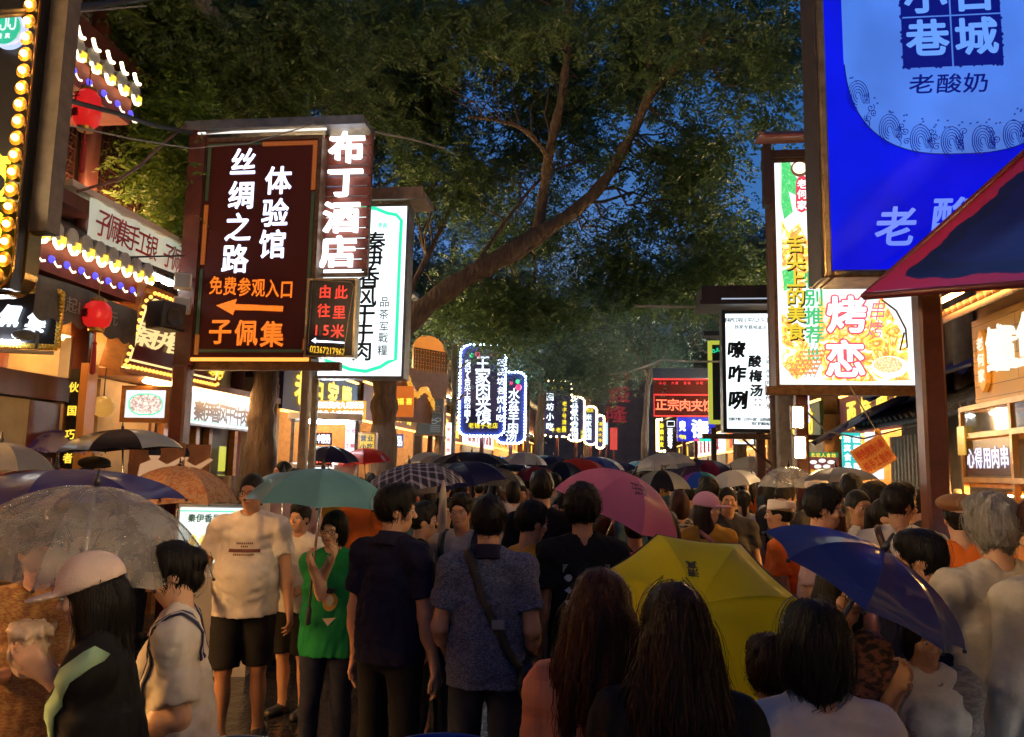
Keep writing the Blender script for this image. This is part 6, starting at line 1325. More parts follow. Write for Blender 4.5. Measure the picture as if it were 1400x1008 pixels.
def person(label, at, H=1.68, face=0, skin=None, hair='short', hairm=None, shirt=None, shirt_kind='tee', pants=None, pants_kind='long', shoes=None, build=1.0, female=False,
           hands=None, head=(0, 0, 0), stance=.0, lean=0.0, vox=.011, fingers=False, group=None, name="person", eyes=True, belly=0.0, seed=0, hem=.84, collar=False, glasses=False, cap=None, capm=None,
           shoe_col=None, strands=0, sleeve=None, scale_head=.95, sleeve_m=None, palm=(None, None)):
    """local -y is the front. All measures for a height of 1.7 and scaled; hands = (target at +x, target at -x) or None to hang"""
    rng = np.random.default_rng(seed + 11); sc = H / 1.7
    root = thing(name, label, "person", at, R_(face), group)
    root.scale = (1, 1, 1)
    shw = .150 if female else .176; hipw = .155 if female else .150
    g = build
    hy = -lean                                   # forward lean carries the upper body to -y
    def L(z): return hy * max(0, (z - .9) / .5)  # offset along y by height
    HC = np.array([0, L(1.58) - .012, 1.7 - .111 - .06 * lean * 2])
    yaw, pitch, roll = [R_(a) for a in head]
    Rh = Matrix.Rotation(yaw, 3, 'Z') @ Matrix.Rotation(pitch, 3, 'X') @ Matrix.Rotation(roll, 3, 'Y'); RN = np.array(Rh)
    hs = scale_head * (1.0 if not female else .97)
    hp = lambda x, y, z: HC + RN @ (np.array([x, y, z]) * hs)
    REL = [list(r) for r in RN]
    sh = {1: np.array([shw * (g * .5 + .5), L(1.38) + .01, 1.368]), -1: np.array([-shw * (g * .5 + .5), L(1.38) + .01, 1.368])}
    arms = {}
    for i, sd in enumerate((1, -1)):
        tgt = hands[i] if hands and hands[i] is not None else (sd * (.245 * g + .0), -.03 + L(.9) * .5, .80)
        tgt = np.array(tgt, float); pole = (sd * .22, .85, -.3)
        arms[sd] = ik(sh[sd], tgt, .285, .255, pole)
    st = stance
    legs = {}
    for sd in (1, -1):
        fo = st * sd * .5
        legs[sd] = (np.array([sd * .088 * (.6 + .4 * g), .0, .885]), np.array([sd * .098, -.015 + fo * .45 - abs(fo) * .12, .475 + abs(fo) * .02]), np.array([sd * .10, .02 + fo, .085 + max(0, -0) * .1]))
    lo = np.array([-.55, -.62, -.02]); hi = np.array([.55, .45, 1.78])
    P = [v for a in arms.values() for v in a] + [v for a in legs.values() for v in a]
    lo = np.minimum(np.array(P).min(0) - .16, [-.32, -.24 + min(hy, 0), 0]); hi = np.maximum(np.array(P).max(0) + .16, [.32, .24, 1.76]); lo[2] = -.02; hi[2] = 1.74
    vx = vox / sc
    # ---- body
    B = Field(lo, hi, vx)
    for sd in (1, -1):
        hip, kn, an = legs[sd]
        B.cone(hip, kn, .082 * g, .052, .03); B.cone(kn, an, .050, .036, .02); B.ell(kn * .62 + an * .38 + np.array([0, .022, 0]), (.046, .050, .11), .03)
        B.cone(an, an + np.array([0, .01, -.05]), .036, .036, .02); B.cone(an + np.array([0, .02, -.05]), an + np.array([sd * .015, -.14, -.06]), .034, .026, .03)
        el, wr = arms[sd]
        B.ell(sh[sd] + np.array([0, 0, -.006]), (.046, .046, .044), .03); B.cone(sh[sd], el, .050 * (.5 + .5 * g), .040 * (.6 + .4 * g), .03); B.cone(el, wr, .040 * (.6 + .4 * g), .027, .02); B.ell(el * .7 + wr * .3, (.041, .041, .06), .03)
        u = vn(wr - el); n_ = palm[0 if sd == 1 else 1]; n_ = vn(np.array(n_ if n_ is not None else (-sd, .15, 0.))); n_ = vn(n_ - u * (n_ @ u)); t_ = np.cross(u, n_) * -sd * 1.0
        if vox > .0135: B.cone(wr, wr + u * .10, .028, .030, .02); B.cone(wr + u * .10, wr + u * .15 + n_ * .03, .026, .018, .02)
        else:
            fr = .0085
            for q in range(4):
                kx = (-.027 + .018 * q); K = wr + u * (.088 - .006 * abs(q - 1.2)) + t_ * kx
                B.cone(wr + t_ * kx * .5, K, .017, .0125, .012)
                ln = (.040, .046, .043, .033)[q]; cu = .45 + .12 * q
                d1 = vn(u * math.cos(cu * .7) + n_ * math.sin(cu * .7) + t_ * kx * 3); M1 = K + d1 * ln; d2 = vn(u * math.cos(cu * 1.9) + n_ * math.sin(cu * 1.9)); B.cone(K, M1, .0105, fr, .004); B.cone(M1, M1 + d2 * ln * .85, fr, fr * .82, .003)
            T0 = wr + u * .025 - t_ * .022; T1 = T0 + vn(u * .75 - t_ * .65 + n_ * .3) * .048; B.cone(T0, T1, .016, .011, .01); B.cone(T1, T1 + vn(u + n_ * .35 - t_ * .1) * .034, .0105, .0085, .004)
    B.cone((-.105 * g, L(1.38), 1.345), (.105 * g, L(1.38), 1.345), .048, .048, .03); B.ell((0, L(1.25), 1.235), (.146 * g, .092, .175), .04); B.ell((0, L(1.05) - belly * .5, 1.06), (.128 * g + belly * .3, .090 + belly, .16), .05); B.ell((0, .008, .93), (.150 * g, .105, .12), .05)
    [B.cone((sd * .045, L(1.43) + .014, 1.425), sh[sd] + np.array([0, 0, -.012]), .030, .034, .04) for sd in (1, -1)]; B.cone((0, L(1.43) + .015, 1.40), hp(0, .012, -.06), .058, .050, .03)
    B.ell(hp(0, .010, .028), np.array((.074, .092, .090)) * hs, .0, R=REL); B.ell(hp(0, -.022, -.045), np.array((.056, .062, .068)) * hs, .03, R=REL)
    B.ell(hp(0, -.050, -.085), np.array((.030, .030, .024)) * hs, .025, R=REL)
    if vox < .02:
        for sd in (1, -1):
            B.ell(hp(sd * .030, -.096, .004), np.array((.017, .014, .010)) * hs, .012, 'sub', R=REL)
            B.ell(hp(sd * .043, -.066, -.028), np.array((.022, .018, .022)) * hs, .02, R=REL)
            B.ell(hp(sd * .073, .012, -.012), np.array((.010, .020, .031)) * hs, .008, R=REL)
            B.ell(hp(sd * .010, -.098, -.028), np.array((.010, .010, .008)) * hs, .006, R=REL)
        B.cone(hp(-.030, -.082, .024), hp(.030, -.082, .024), .011, .011, .02)
        B.cone(hp(0, -.086, .008), hp(0, -.106, -.026), .007, .011, .012)
        B.cone(hp(-.018, -.080, -.056), hp(.018, -.080, -.056), .0085, .0085, .008); B.cone(hp(-.015, -.078, -.067), hp(.015, -.078, -.067), .009, .009, .008)
    V, F = B.mesh()
    lip = np.linalg.norm((V - hp(0, -.088, -.061)) / np.array([.024, .02, .012]), axis=1) < 1
    fmi = lip[F].all(1).astype(int)
    bo = link("body", mesh_np("body", V * sc, F, True, mi=fmi), root, [skin or SKIN, LIPM])
    bvh_s = None
    # ---- shirt
    sleeve = {'tee': .62, 'polo': .60, 'long': 9, 'none': -1, 'dress': .5}.get(shirt_kind, .62) if sleeve is None else sleeve
    if shirt is not None:
        T = Field(lo, hi, vx); w = .017
        T.ell((0, L(1.25), 1.24), (.158 * g, .106, .19), .0); T.cone((-.115 * g, L(1.38), 1.355), (.115 * g, L(1.38), 1.355), .062, .062, .05)
        for sd in (1, -1): T.cone((sd * .055, L(1.43) + .014, 1.425), sh[sd] + np.array([0, 0, -.004]), .046, .052, .045)
        zt = 1.20; rb = (.150 * g + w + belly * .35, .104 + w + belly * .9)
        if shirt_kind == 'dress':
            T.tube_ell(.98, zt, (0, L(1.0)), (0, L(1.2)), (.125 * g + w, .1), (.155 * g, .108), .06); T.tube_ell(hem, 1.0, (0, .01), (0, L(1.0)), (.25 * g, .19), (.135 * g + w, .105), .05)
        else:
            T.tube_ell(hem, zt, (0, .005 + L(.9) * .5 - belly * .3), (0, L(1.2)), (.160 * g + w, .114 + w + belly * .6), (.160 * g, .110), .05); T.ell((0, L(1.05) - belly * .5, 1.05), (rb[0] * .95, rb[1], .17), .05); T.ell((0, .02, .93), (.158 * g + w * .8, .115, .11), .04)
            if female: T.ell((.06, L(1.25) - .085, 1.25), (.055, .045, .055), .04); T.ell((-.06, L(1.25) - .085, 1.25), (.055, .045, .055), .04)
        T.plane_cut((0, 0, hem + .004), (0, 0, -1))
        for sd in (1, -1):
            el, wr = arms[sd]; T.ell(sh[sd] + np.array([0, 0, -.004]), (.058, .060, .056), .04)
            if sleeve > 0:
                e = sh[sd] + (el - sh[sd]) * min(1, sleeve); T.cone(sh[sd], e, .056 * (.5 + .5 * g), .063 * (.5 + .5 * g) if sleeve < 1 else .047, .03, cut=0.0 if sleeve < 1 else None)
                if sleeve > 1:
                    e2 = el + (wr - el) * min(1, (sleeve - 1) if sleeve < 3 else .96); T.cone(el, e2, .048, .040, .03, cut=0.0)
        T.cone(hp(0, .012, -.08), (0, L(1.43) + .004, 1.468), .060, .064, .0, 'sub')
        T.ell((0, L(1.43) - .080, 1.462), (.060, .06, .05), .0, 'sub')
        T.folds(.0105 if vox < .0087 else .009, rng, 10, 32, 30); T.D -= .004
        V, F = T.mesh(); so = link("shirt" if shirt_kind != 'dress' else "dress", mesh_np("shirt", V * sc, F, True), root, [shirt]); bvh_s = BVHTree.FromPolygons((V * sc).tolist(), F.tolist())
        root_b = bvh_s
        if collar:
            C = Field((-.12, L(1.43) - .14, 1.36), (.12, L(1.43) + .14, 1.52), vx * .8); C.cone((0, L(1.43) + .016, 1.41), (0, L(1.43) + .006, 1.482), .094, .070, .0, cut=0); C.plane_cut((0, 0, 1.400), (0, .25, -1)); C.cone((0, L(1.43) + .012, 1.40), (0, L(1.43) - .002, 1.50), .062, .058, 0, 'sub'); C.ell((0, L(1.43) - .10, 1.46), (.03, .06, .06), 0, 'sub')
            V, F = C.mesh(); link("collar", mesh_np("collar", V * sc, F, True), root, [collar if not isinstance(collar, bool) else shirt])
    # ---- trousers, shorts, skirt
    if pants is not None:
        T = Field(lo, np.array([hi[0], hi[1], 1.08]), vx); T.ell((0, .012, .92), (.156 * g, .113, .115), .0); T.tube_ell(.90, .99, (0, .01), (0, .0), (.148 * g, .106), (.136 * g, .098), .03)
        if pants_kind == 'skirt': T.tube_ell(.52, .95, (0, .01), (0, .01), (.22 * g, .18), (.15 * g, .11), .04)
        else:
            for sd in (1, -1):
                hip, kn, an = legs[sd]; wd = {'long': (.092, .068, .060), 'shorts': (.098, .094, .09), 'slim': (.088, .060, .046)}[pants_kind]
                T.cone(hip, kn, wd[0] * (.4 + .6 * g), wd[1], .03)
                if pants_kind != 'shorts': T.cone(kn, an + np.array([0, 0, -.015]), wd[1], wd[2], .02, cut=0)
            if pants_kind == 'shorts': T.plane_cut((0, 0, .50), (0, 0, -1))
        T.folds(.006, rng, kz=26); V, F = T.mesh()
        link({'long': "trousers", 'slim': "trousers", 'shorts': "shorts", 'skirt': "skirt"}[pants_kind], mesh_np("trousers", V * sc, F, True), root, [pants])
        for sd in (1, -1):
            hip, kn, an = legs[sd]; a0 = an + np.array([0, .035, -.045]); a1 = an + np.array([sd * .02, -.15, -.052])
            S_ = Field(np.minimum(a0, a1) - .09, np.maximum(a0, a1) + .09, max(vx, .011)); S_.cone(a0, a1, .044, .037, .02); S_.cone(a0, a0 + np.array([0, -.03, .05]), .044, .042, .02); S_.plane_cut((0, 0, .002), (0, 0, -1)); S_.plane_cut((0, 0, an[2] + .03), (0, 0, 1))
            V, F = S_.mesh()
            if len(V): link("shoe", mesh_np("shoe", V * sc, F, True), root, [shoes or SHOE])
    # ---- hair
    hm = hairm or HAIR
    bw = Field(HC - .17, HC + .17, min(vx, .007) if vox < .014 else vx)
    if vox < .016 and eyes:
        for sd in (1, -1): bw.cone(hp(sd * .016, -.0985, .021), hp(sd * .043, -.088, .022), .0042, .003, .0)
        V, F = bw.mesh()
        if len(V): link("eyebrows", mesh_np("eyebrows", V * sc, F, True), root, [hm if hm is not HAIR_G else HAIR_G])
        for sd in (1, -1):
            m = MB(); c = Vector(hp(sd * .030, -.0815, .002)) * sc; r_ = .0115 * sc * hs; fw = Vector(RN @ np.array([0, -1, 0])); m.ball(c, r_, 12, 8, (1.15, 1, .50)); n0 = len(m.v); m.cur = 1; m.ball(c + fw * r_ * .55, r_ * .54, 8, 6, (1, 1, .86)); m.build("eye", [EYEW, EYED], root, True)
    if hair != 'bald' or cap:
        hl = np.minimum(HC - .26, [0, 0, 0]); Hd = Field(HC - np.array([.30, .30, .62 if hair in ('long', 'longwave') else .26]), HC + np.array([.30, .32, .22]), max(min(vx, .010), .0065))
        if hair in ('short', 'crop', 'flat', 'tousled', 'bun', 'pony'):
            t_ = {'short': .009, 'crop': .005, 'flat': .007, 'tousled': .014, 'bun': .007, 'pony': .007}[hair]
            Hd.ell(hp(0, .014, .030), np.array((.076 + t_, .094 + t_, .094 + t_ * 1.5)) * hs, 0, R=REL)
            if hair in ('short', 'tousled'): Hd.ell(hp(.01, -.035, .095), np.array((.066, .058, .042)) * hs, .03, R=REL)
            if hair == 'flat': Hd.ell(hp(0, -.01, .085), np.array((.062, .088, .045)) * hs, .02, R=REL)
            # uncover face, ears and nape
            Hd.ell(hp(0, -.092, -.030), np.array((.082, .070, .088)) * hs, .012, 'sub', R=REL)
            Hd.ell(hp(.085, -.012, -.035), np.array((.035, .036, .046)) * hs, .008, 'sub', R=REL); Hd.ell(hp(-.085, -.012, -.035), np.array((.035, .036, .046)) * hs, .008, 'sub', R=REL)
            Hd.cone(hp(-.12, .06, -.125), hp(.12, .06, -.125), .062, .062, .012, 'sub')
            if hair == 'bun': Hd.ell(hp(0, .105, .02), np.array((.045, .045, .05)) * hs, .015, R=REL); Hd.ell(hp(0, .07, -.05), np.array((.05, .04, .05)) * hs, .02, R=REL)
            if hair == 'pony': Hd.cone(hp(0, .105, .03), hp(0, .13, -.14), .034, .022, .02)
        elif hair in ('bob', 'long', 'longwave'):
            Hd.ell(hp(0, .014, .028), np.array((.085, .103, .103)) * hs, 0, R=REL)
            zb = -.135 if hair == 'bob' else -.10
            Hd.ell(hp(0, .035, -.05), np.array((.088, .078, .100)) * hs, .03, R=REL)
            if hair != 'bob':
                back = .10 if hair == 'long' else .115; e = HC + np.array([0, .085, -.40]); Hd.cone(hp(0, .045, -.06), e if hair == 'long' else HC + np.array([0, .07, -.30]), .078, .060 if hair == 'long' else .050, .04)
                if hair == 'longwave':
                    for q in range(11):
                        a_ = -1.3 + 2.6 * q / 10 + rng.normal(0, .1); st_ = hp(.072 * math.sin(a_), .02 + .06 * math.cos(a_), -.02); en = HC + np.array([.10 * math.sin(a_) + rng.normal(0, .014), .03 + .085 * math.cos(a_) + rng.normal(0, .012), -.30 - .14 * rng.random()]); md = (np.array(st_) + en) / 2 + np.array([.022 * math.sin(a_) + rng.normal(0, .010), .02, rng.normal(0, .02)]); Hd.cone(st_, md, .034, .030, .012); Hd.cone(md, en, .030, .008, .012)
                for sd in (1, -1): Hd.cone(hp(sd * .06, .0, -.05), HC + np.array([sd * .085, .05, -.28]), .034, .026, .03)
            Hd.ell(hp(0, -.105, -.035), np.array((.060, .078, .098)) * hs, .012, 'sub', R=REL)
            if hair == 'bob': Hd.cone(hp(0, -.04, -.145), HC + np.array([0, .06, -.30]), .06, .08, .01, 'sub')
        if hair != 'bald':
            am = {'short': .008, 'crop': .002, 'flat': .006, 'tousled': .014}.get(hair, .006); sh_ = hair in ('short', 'tousled', 'flat')
            if cap: Hd.plane_cut(hp(0, 0, .035), RN @ np.array([0, .1, 1]))
            Hd.folds(am, rng, 10, 70 if sh_ else 10, 95 if sh_ else 62); V, F = Hd.mesh()
            if len(V):
                Vh, Fh = V * sc, F; n0 = len(Vh)
                if strands:
                    bv = BVHTree.FromPolygons(Vh.tolist(), Fh.tolist()); sv = []; sf = []; ms = [0] * len(Fh); rr = random.Random(seed)
                    ctr = Vector(HC * sc)
                    for _ in range(strands):
                        q = Vector(Vh[rr.randrange(n0)]); steps = rr.randint(7, 15); wv = rr.uniform(.0010, .0021); pts = []; ph = rr.uniform(0, 6)
                        drift = Vector((rr.gauss(0, .3), rr.gauss(0, .3), 0)); off = rr.uniform(.001, .007) * (3.0 if rr.random() < .14 else 1)
                        for s_ in range(steps):
                            c_, nn, _, _ = bv.find_nearest(q)
                            if c_ is None: break
                            pts.append((c_ + nn * (off * (1 + s_ * .06)), nn)); dn = Vector((0, 0, -1)) + drift * .5; tg = dn - nn * dn.dot(nn)
                            if tg.length < .15: tg = (c_ - ctr); tg.z = 0; tg = tg - nn * tg.dot(nn) + Vector((0, 0, -.2))
                            if tg.length < 1e-4: break
                            q = c_ + tg.normalized() * .017
                            if (q - c_).length > .05: break
                        if len(pts) < 4: continue
                        b0 = n0 + len(sv)
                        for i, (p_, nn) in enumerate(pts):
                            d_ = (pts[min(i + 1, len(pts) - 1)][0] - pts[max(i - 1, 0)][0]); sd_ = d_.cross(nn); sd_ = sd_.normalized() if sd_.length > 1e-8 else Vector((1, 0, 0))
                            ww = wv * (1 - .7 * (i / (len(pts) - 1)) ** 2); sv += [p_ + sd_ * ww, p_ - sd_ * ww]
                        for i in range(len(pts) - 1): sf.append((b0 + 2 * i, b0 + 2 * i + 1, b0 + 2 * i + 3, b0 + 2 * i + 2))
                    if sf: Vh = np.concatenate([Vh, np.array([tuple(v) for v in sv])]); Fh = np.concatenate([Fh, np.array(sf)])
                ho = link("hair", mesh_np("hair", Vh, Fh, True), root, [hm])
    # ---- cap, glasses
    if cap:
        C = Field(HC - .26, HC + .26, .0085 if vox < .014 else .012)
        if cap == 'baseball':
            C.ell(hp(0, .014, .040), np.array((.097, .117, .106)) * hs, 0, R=REL); pl = hp(0, 0, .020); nv = RN @ np.array([0, .12, -1]); C.plane_cut(pl, nv)
            C.ell(hp(0, -.125, .022), np.array((.072, .085, .012)) * hs, .012, R=REL)
        elif cap == 'bucket': C.ell(hp(0, .01, .06), np.array((.10, .115, .085)) * hs, 0, R=REL); C.ell(hp(0, .01, .03), np.array((.135, .155, .018)) * hs, .03, R=REL)
        elif cap == 'beret': C.ell(hp(0, .0, .075), np.array((.118, .130, .055)) * hs, 0, R=REL); C.ell(hp(0, -.11, .05), np.array((.06, .05, .012)) * hs, .02, R=REL)
        else:                        # round white worker's cap
            C.cone(hp(0, .012, .035), hp(0, .016, .105), .098, .094, 0, cut=0); C.plane_cut(hp(0, 0, .04), RN @ np.array([0, .1, -1]))
        V, F = C.mesh(); link("cap", mesh_np("cap", V * sc, F, True), root, [capm])
    if glasses:
        m = MB()
        for sd in (1, -1):
            c = hp(sd * .032, -.104, .003); m.tube([(Vector(c + RN @ np.array([.024 * math.cos(a), 0, .017 * math.sin(a)]))) * sc for a in [k * math.pi / 7 for k in range(15)]], .0016 * sc, 5, cap=False); m.tube([Vector(hp(sd * .056, -.102, .007)) * sc, Vector(hp(sd * .078, -.06, .008)) * sc, Vector(hp(sd * .080, .012, .004)) * sc], .0016 * sc, 5)
        m.tube([Vector(hp(-.009, -.106, .006)) * sc, Vector(hp(.009, -.106, .006)) * sc], .0016 * sc, 5); m.build("glasses", mat("glasses_frame", (.02, .015, .015), .25), root)
    info = dict(root=root, sc=sc, bvh=bvh_s, arms={k: [Vector(v * sc) for v in a] for k, a in arms.items()}, hp=lambda x, y, z: Vector(hp(x, y, z)) * sc, sh={k: Vector(v * sc) for k, v in sh.items()})
    return info
SHOE = mat("dark_shoe", (.03, .03, .032), .5); SHOE_W = mat("white_shoe", (.55, .55, .55), .5)

def wrap(info, V, F, m, name, y_sign=-1, off=.004, fwd=None):
    """lay a flat print (x, z metres about a height) on the front (-1) or back (+1) of the shirt"""
    out = []
    for x, z, lift in V:
        o = Vector((x, y_sign * 1.0, z)); h = info['bvh'].ray_cast(o, Vector((0, -y_sign, 0)))
        out.append(tuple((h[0] if h[0] is not None else Vector((x, y_sign * .12, z))) + Vector((0, y_sign * (off + lift), 0))))
    me = bpy.data.meshes.new(name); me.from_pydata(out, [], F); me.update(); return link(name, me, info['root'], [m])
def print_text(info, rows, m, y_sign=-1, name="print"):
    """rows: (text, centre x, centre z, char size, pitch)"""
    V = []; F = []
    for text, cx, cz, size, pitch in rows:
        for i, c in enumerate(text):
            if c == ' ': continue
            gv, gf, lo, hi = glyph(c, .03); x0 = cx + (i - (len(text) - 1) / 2) * pitch; n = len(V)
            sx = -1 if y_sign > 0 else 1
            V += [(x0 * 1.0 * sx + (v[0] - (lo[0] + hi[0]) / 2) * size * sx, cz + (v[1] - .38) * size, 0.001 * (v[2] > .5)) for v in gv if True]; F += [tuple(k + n for k in f) for f in gf]
    return wrap(info, V, F, m, name, y_sign)
def print_shapes(info, polys, m, y_sign=-1, name="print", off=.005):
    V = []; F = []
    for P in polys:
        n = len(V); V += [(x, z, 0) for x, z in P]; F.append(tuple(range(n, n + len(P))))
    return wrap(info, V, F, m, name, y_sign, off)
def strap(info, pts, width, m, name="strap", off=.011, parent=None):
    """a band following points, pressed on to the shirt"""
    P = smooth_path([Vector(p) for p in pts], 6); Q = []
    for p in P:
        c, n, _, d = info['bvh'].find_nearest(p)
        Q.append((c + n * off, n) if c is not None and d < .25 else (p, Vector((0, -1, 0))))
    V = []; F = []
    for i, (p, n) in enumerate(Q):
        d = (Q[min(i + 1, len(Q) - 1)][0] - Q[max(i - 1, 0)][0]).normalized(); s_ = d.cross(n).normalized() * width / 2
        V += [p + s_, p - s_, p - s_ - n * .006, p + s_ - n * .006]
    for i in range(len(Q) - 1):
        for k in range(4): F.append((4 * i + k, 4 * i + (k + 1) % 4, 4 * i + 4 + (k + 1) % 4, 4 * i + 4 + k))
    F += [(0, 1, 2, 3), tuple(4 * (len(Q) - 1) + k for k in (3, 2, 1, 0))]
    me = bpy.data.meshes.new(name); me.from_pydata([tuple(v) for v in V], [], F); me.polygons.foreach_set('use_smooth', [True] * len(F)); me.update(); return link(name, me, parent or info['root'], [m])
def soft_box(name, c, r, m, parent, vx=.012, amp=.006, seed=0, extra=None):
    """a stuffed bag-like lump"""
    c = np.array(c, float); r = np.array(r, float); f = Field(c - r - .04, c + r + .04, vx)
    X, Y, Z = f.ax[0][:, None, None] - c[0], f.ax[1][None, :, None] - c[1], f.ax[2][None, None, :] - c[2]
    q = ((np.abs(X) / r[0]) ** 4 + (np.abs(Y) / r[1]) ** 3 + (np.abs(Z) / r[2]) ** 4) ** .25
    f.D = ((q - 1) * min(r)).astype(np.float32); f.folds(amp, np.random.default_rng(seed), 4, 25, 25); V, F = f.mesh(); return link(name, mesh_np(name, V, F, True), parent, [m])

# ================================================================== umbrellas
def umbrella(label, apex, R=.48, depth=None, n=8, col=None, tilt=(0, 0), rz=0.0, m=None, name="umbrella", group=None, length=.78, ribm=None, handle=True, lining=None, cat="umbrella", res=1.0):
    """apex: world point of the canopy top; tilt = (degrees, compass direction in degrees the top leans to: 0 = +x, 90 = away)"""
    depth = depth or R * .52
    t = thing(name, label, cat, apex, 0, group)
    a, dr = R_(tilt[0]), R_(tilt[1]); ax = Vector((-math.sin(dr), math.cos(dr), 0)); rot = Matrix.Rotation(a, 3, ax) @ Matrix.Rotation(rz, 3, 'Z'); t.rotation_euler = rot.to_euler()
    rings, sub = max(5, int(12 * res)), max(2, int(8 * res)); V = []; F = []; MI = []
    prof = lambda f: (R * math.sin(f * 1.22) / math.sin(1.22), -depth * (1 - math.cos(f * 1.22)) / (1 - math.cos(1.22)))
    nm_ = len(m) if isinstance(m, (list, tuple)) else 1
    for q in range(n):                      # every panel between two ribs is its own patch, creased along the ribs
        b0 = len(V)
        for j in range(rings + 1):
            f = j / rings; r, z = prof(f)
            for k in range(sub + 1):
                g = k / sub; th = 2 * math.pi * (q + g) / n; chord = math.cos(math.pi / n) / math.cos((g - .5) * 2 * math.pi / n); s_ = math.sin(math.pi * g)
                rr_ = r * (1 + (chord - 1) * min(1, f * 1.3)) * (1 - .05 * s_ * f ** 3)
                V.append((rr_ * math.cos(th), rr_ * math.sin(th), z + (.012 * s_ * f ** 6 - .011 * s_ * math.sin(math.pi * min(1, f * 1.05))) * R / .48))
        for j in range(rings):
            for k in range(sub): F.append((b0 + j * (sub + 1) + k, b0 + (j + 1) * (sub + 1) + k, b0 + (j + 1) * (sub + 1) + k + 1, b0 + j * (sub + 1) + k + 1)); MI.append(q % nm_)
    me = bpy.data.meshes.new("canopy"); me.from_pydata(V, [], F); me.polygons.foreach_set('use_smooth', [True] * len(F))
    if nm_ > 1: me.polygons.foreach_set('material_index', MI)
    me.update(); link("canopy", me, t, m if isinstance(m, (list, tuple)) else [m])
    ribm = ribm or RIB
    for k in range(n):
        th = 2 * math.pi * k / n; mb = MB(); P = []
        for j in range(0, 9): r, z = prof(j / 8); P.append((r * math.cos(th), r * math.sin(th), z - .006))
        mb.tube(P, .0028, 4); r, z = prof(.52); mb.tube([(.012 * math.cos(th), .012 * math.sin(th), -depth * .95), (r * math.cos(th), r * math.sin(th), z - .006)], .0026, 4); mb.ball((P[-1][0], P[-1][1], P[-1][2]), .007, 6, 4); mb.build("rib", ribm, t)
    mb = MB(); mb.tube([(0, 0, -.01), (0, 0, -length)], .0075, 8); mb.build("shaft", mat("umbrella_steel", (.45, .45, .46), .25, .9), t, True)
    MB().lathe([(.012, -.005), (.012, .02), (.006, .03), (.004, .06), (.001, .062)], 10).build("tip", ribm, t, True)
    if handle: MB().lathe([(.010, -length - .10), (.016, -length - .09), (.015, -length - .02), (.011, -length)], 12).build("handle", mat("umbrella_grip", (.03, .03, .03), .5), t, True)
    return t
RIB = mat("umbrella_rib", (.05, .05, .055), .35, .8)
def ufab(name, c, rough=.52, var=.12, wet=.12, transl=.3):
    """thin wet umbrella cloth that lets a little light through"""
    if name in _mats: return _mats[name]
    m = mat(name, c, rough, var=var, vscale=5, bump=.3, bscale=26, rvar=.15, coat=wet, spec=.25); nt = m.node_tree; b = nt.nodes['Principled BSDF']; out = nt.nodes['Material Output']
    tr = N(nt, 'BsdfTranslucent'); tr.inputs[0].default_value = (*c, 1); mx = N(nt, 'MixShader', Fac=transl); nt.links.new(b.outputs[0], mx.inputs[1]); nt.links.new(tr.outputs[0], mx.inputs[2]); nt.links.new(mx.outputs[0], out.inputs[0]); return m
def clear_plastic(name, tint=(.5, .48, .45), alpha=.42, drops=150.):
    m = bpy.data.materials.new(name); m.use_nodes = True; nt = m.node_tree; b = nt.nodes['Principled BSDF']; out = nt.nodes['Material Output']; _mats[name] = m
    b.inputs['Base Color'].default_value = (*tint, 1); b.inputs['Roughness'].default_value = .16; b.inputs['Specular IOR Level'].default_value = .8
    tc = N(nt, 'TexCoord'); v = N(nt, 'TexVoronoi', Scale=drops); n = N(nt, 'TexNoise', Scale=9.0, Detail=5.0)
    for x in (v, n): nt.links.new(tc.outputs['Object'], x.inputs['Vector'])
    bp = N(nt, 'Bump'); bp.inputs['Strength'].default_value = .9; bp.inputs['Distance'].default_value = .004; nt.links.new(v.outputs['Distance'], bp.inputs['Height']); nt.links.new(bp.outputs[0], b.inputs['Normal'])
    tp = N(nt, 'BsdfTransparent'); tp.inputs[0].default_value = (.92, .92, .92, 1)
    mr = N(nt, 'MapRange'); mr.inputs[1].default_value = .3; mr.inputs[2].default_value = .75; mr.inputs[3].default_value = alpha - .14; mr.inputs[4].default_value = alpha + .20; nt.links.new(n.outputs['Fac'], mr.inputs[0])
    mx = N(nt, 'MixShader'); nt.links.new(mr.outputs[0], mx.inputs[0]); nt.links.new(tp.outputs[0], mx.inputs[1]); nt.links.new(b.outputs[0], mx.inputs[2]); nt.links.new(mx.outputs[0], out.inputs[0]); return m
# ================================================================== the people one can tell apart, near to far
def stand(px, top, d):
    p = W(px, top, d); return Vector((p.x, p.y, 0)), max(1.25, min(1.86, p.z))
def who(label, px, top, d, **k):
    at, H = stand(px, top, d); H = k.pop('H', H); return person(label, at, H, **k)
C_WHITE = cloth("white_cotton", (.62, .58, .52)); C_CREAM = cloth("cream_linen", (.48, .42, .33), var=.25, bump=.15); C_BLACK = cloth("black_cotton", (.012, .012, .014)); C_NAVY = cloth("navy_polo", (.012, .013, .035)); C_GREY = cloth("grey_cotton", (.18, .17, .17)); C_DENIM = cloth("dark_denim", (.018, .022, .040), var=.3)
C_ORANGE = cloth("orange_uniform", (.75, .16, .02)); C_MUST = cloth("mustard_cotton", (.50, .26, .03)); C_GREEN = cloth("green_cotton", (.01, .20, .055)); C_DKGREY = cloth("charcoal_cotton", (.045, .042, .042)); C_PINK = cloth("pale_pink_cotton", (.55, .36, .33)); C_BLUEW = cloth("teal_blue_jacket", (.05, .10, .14)); C_BROWN = cloth("brown_cotton", (.12, .06, .03))
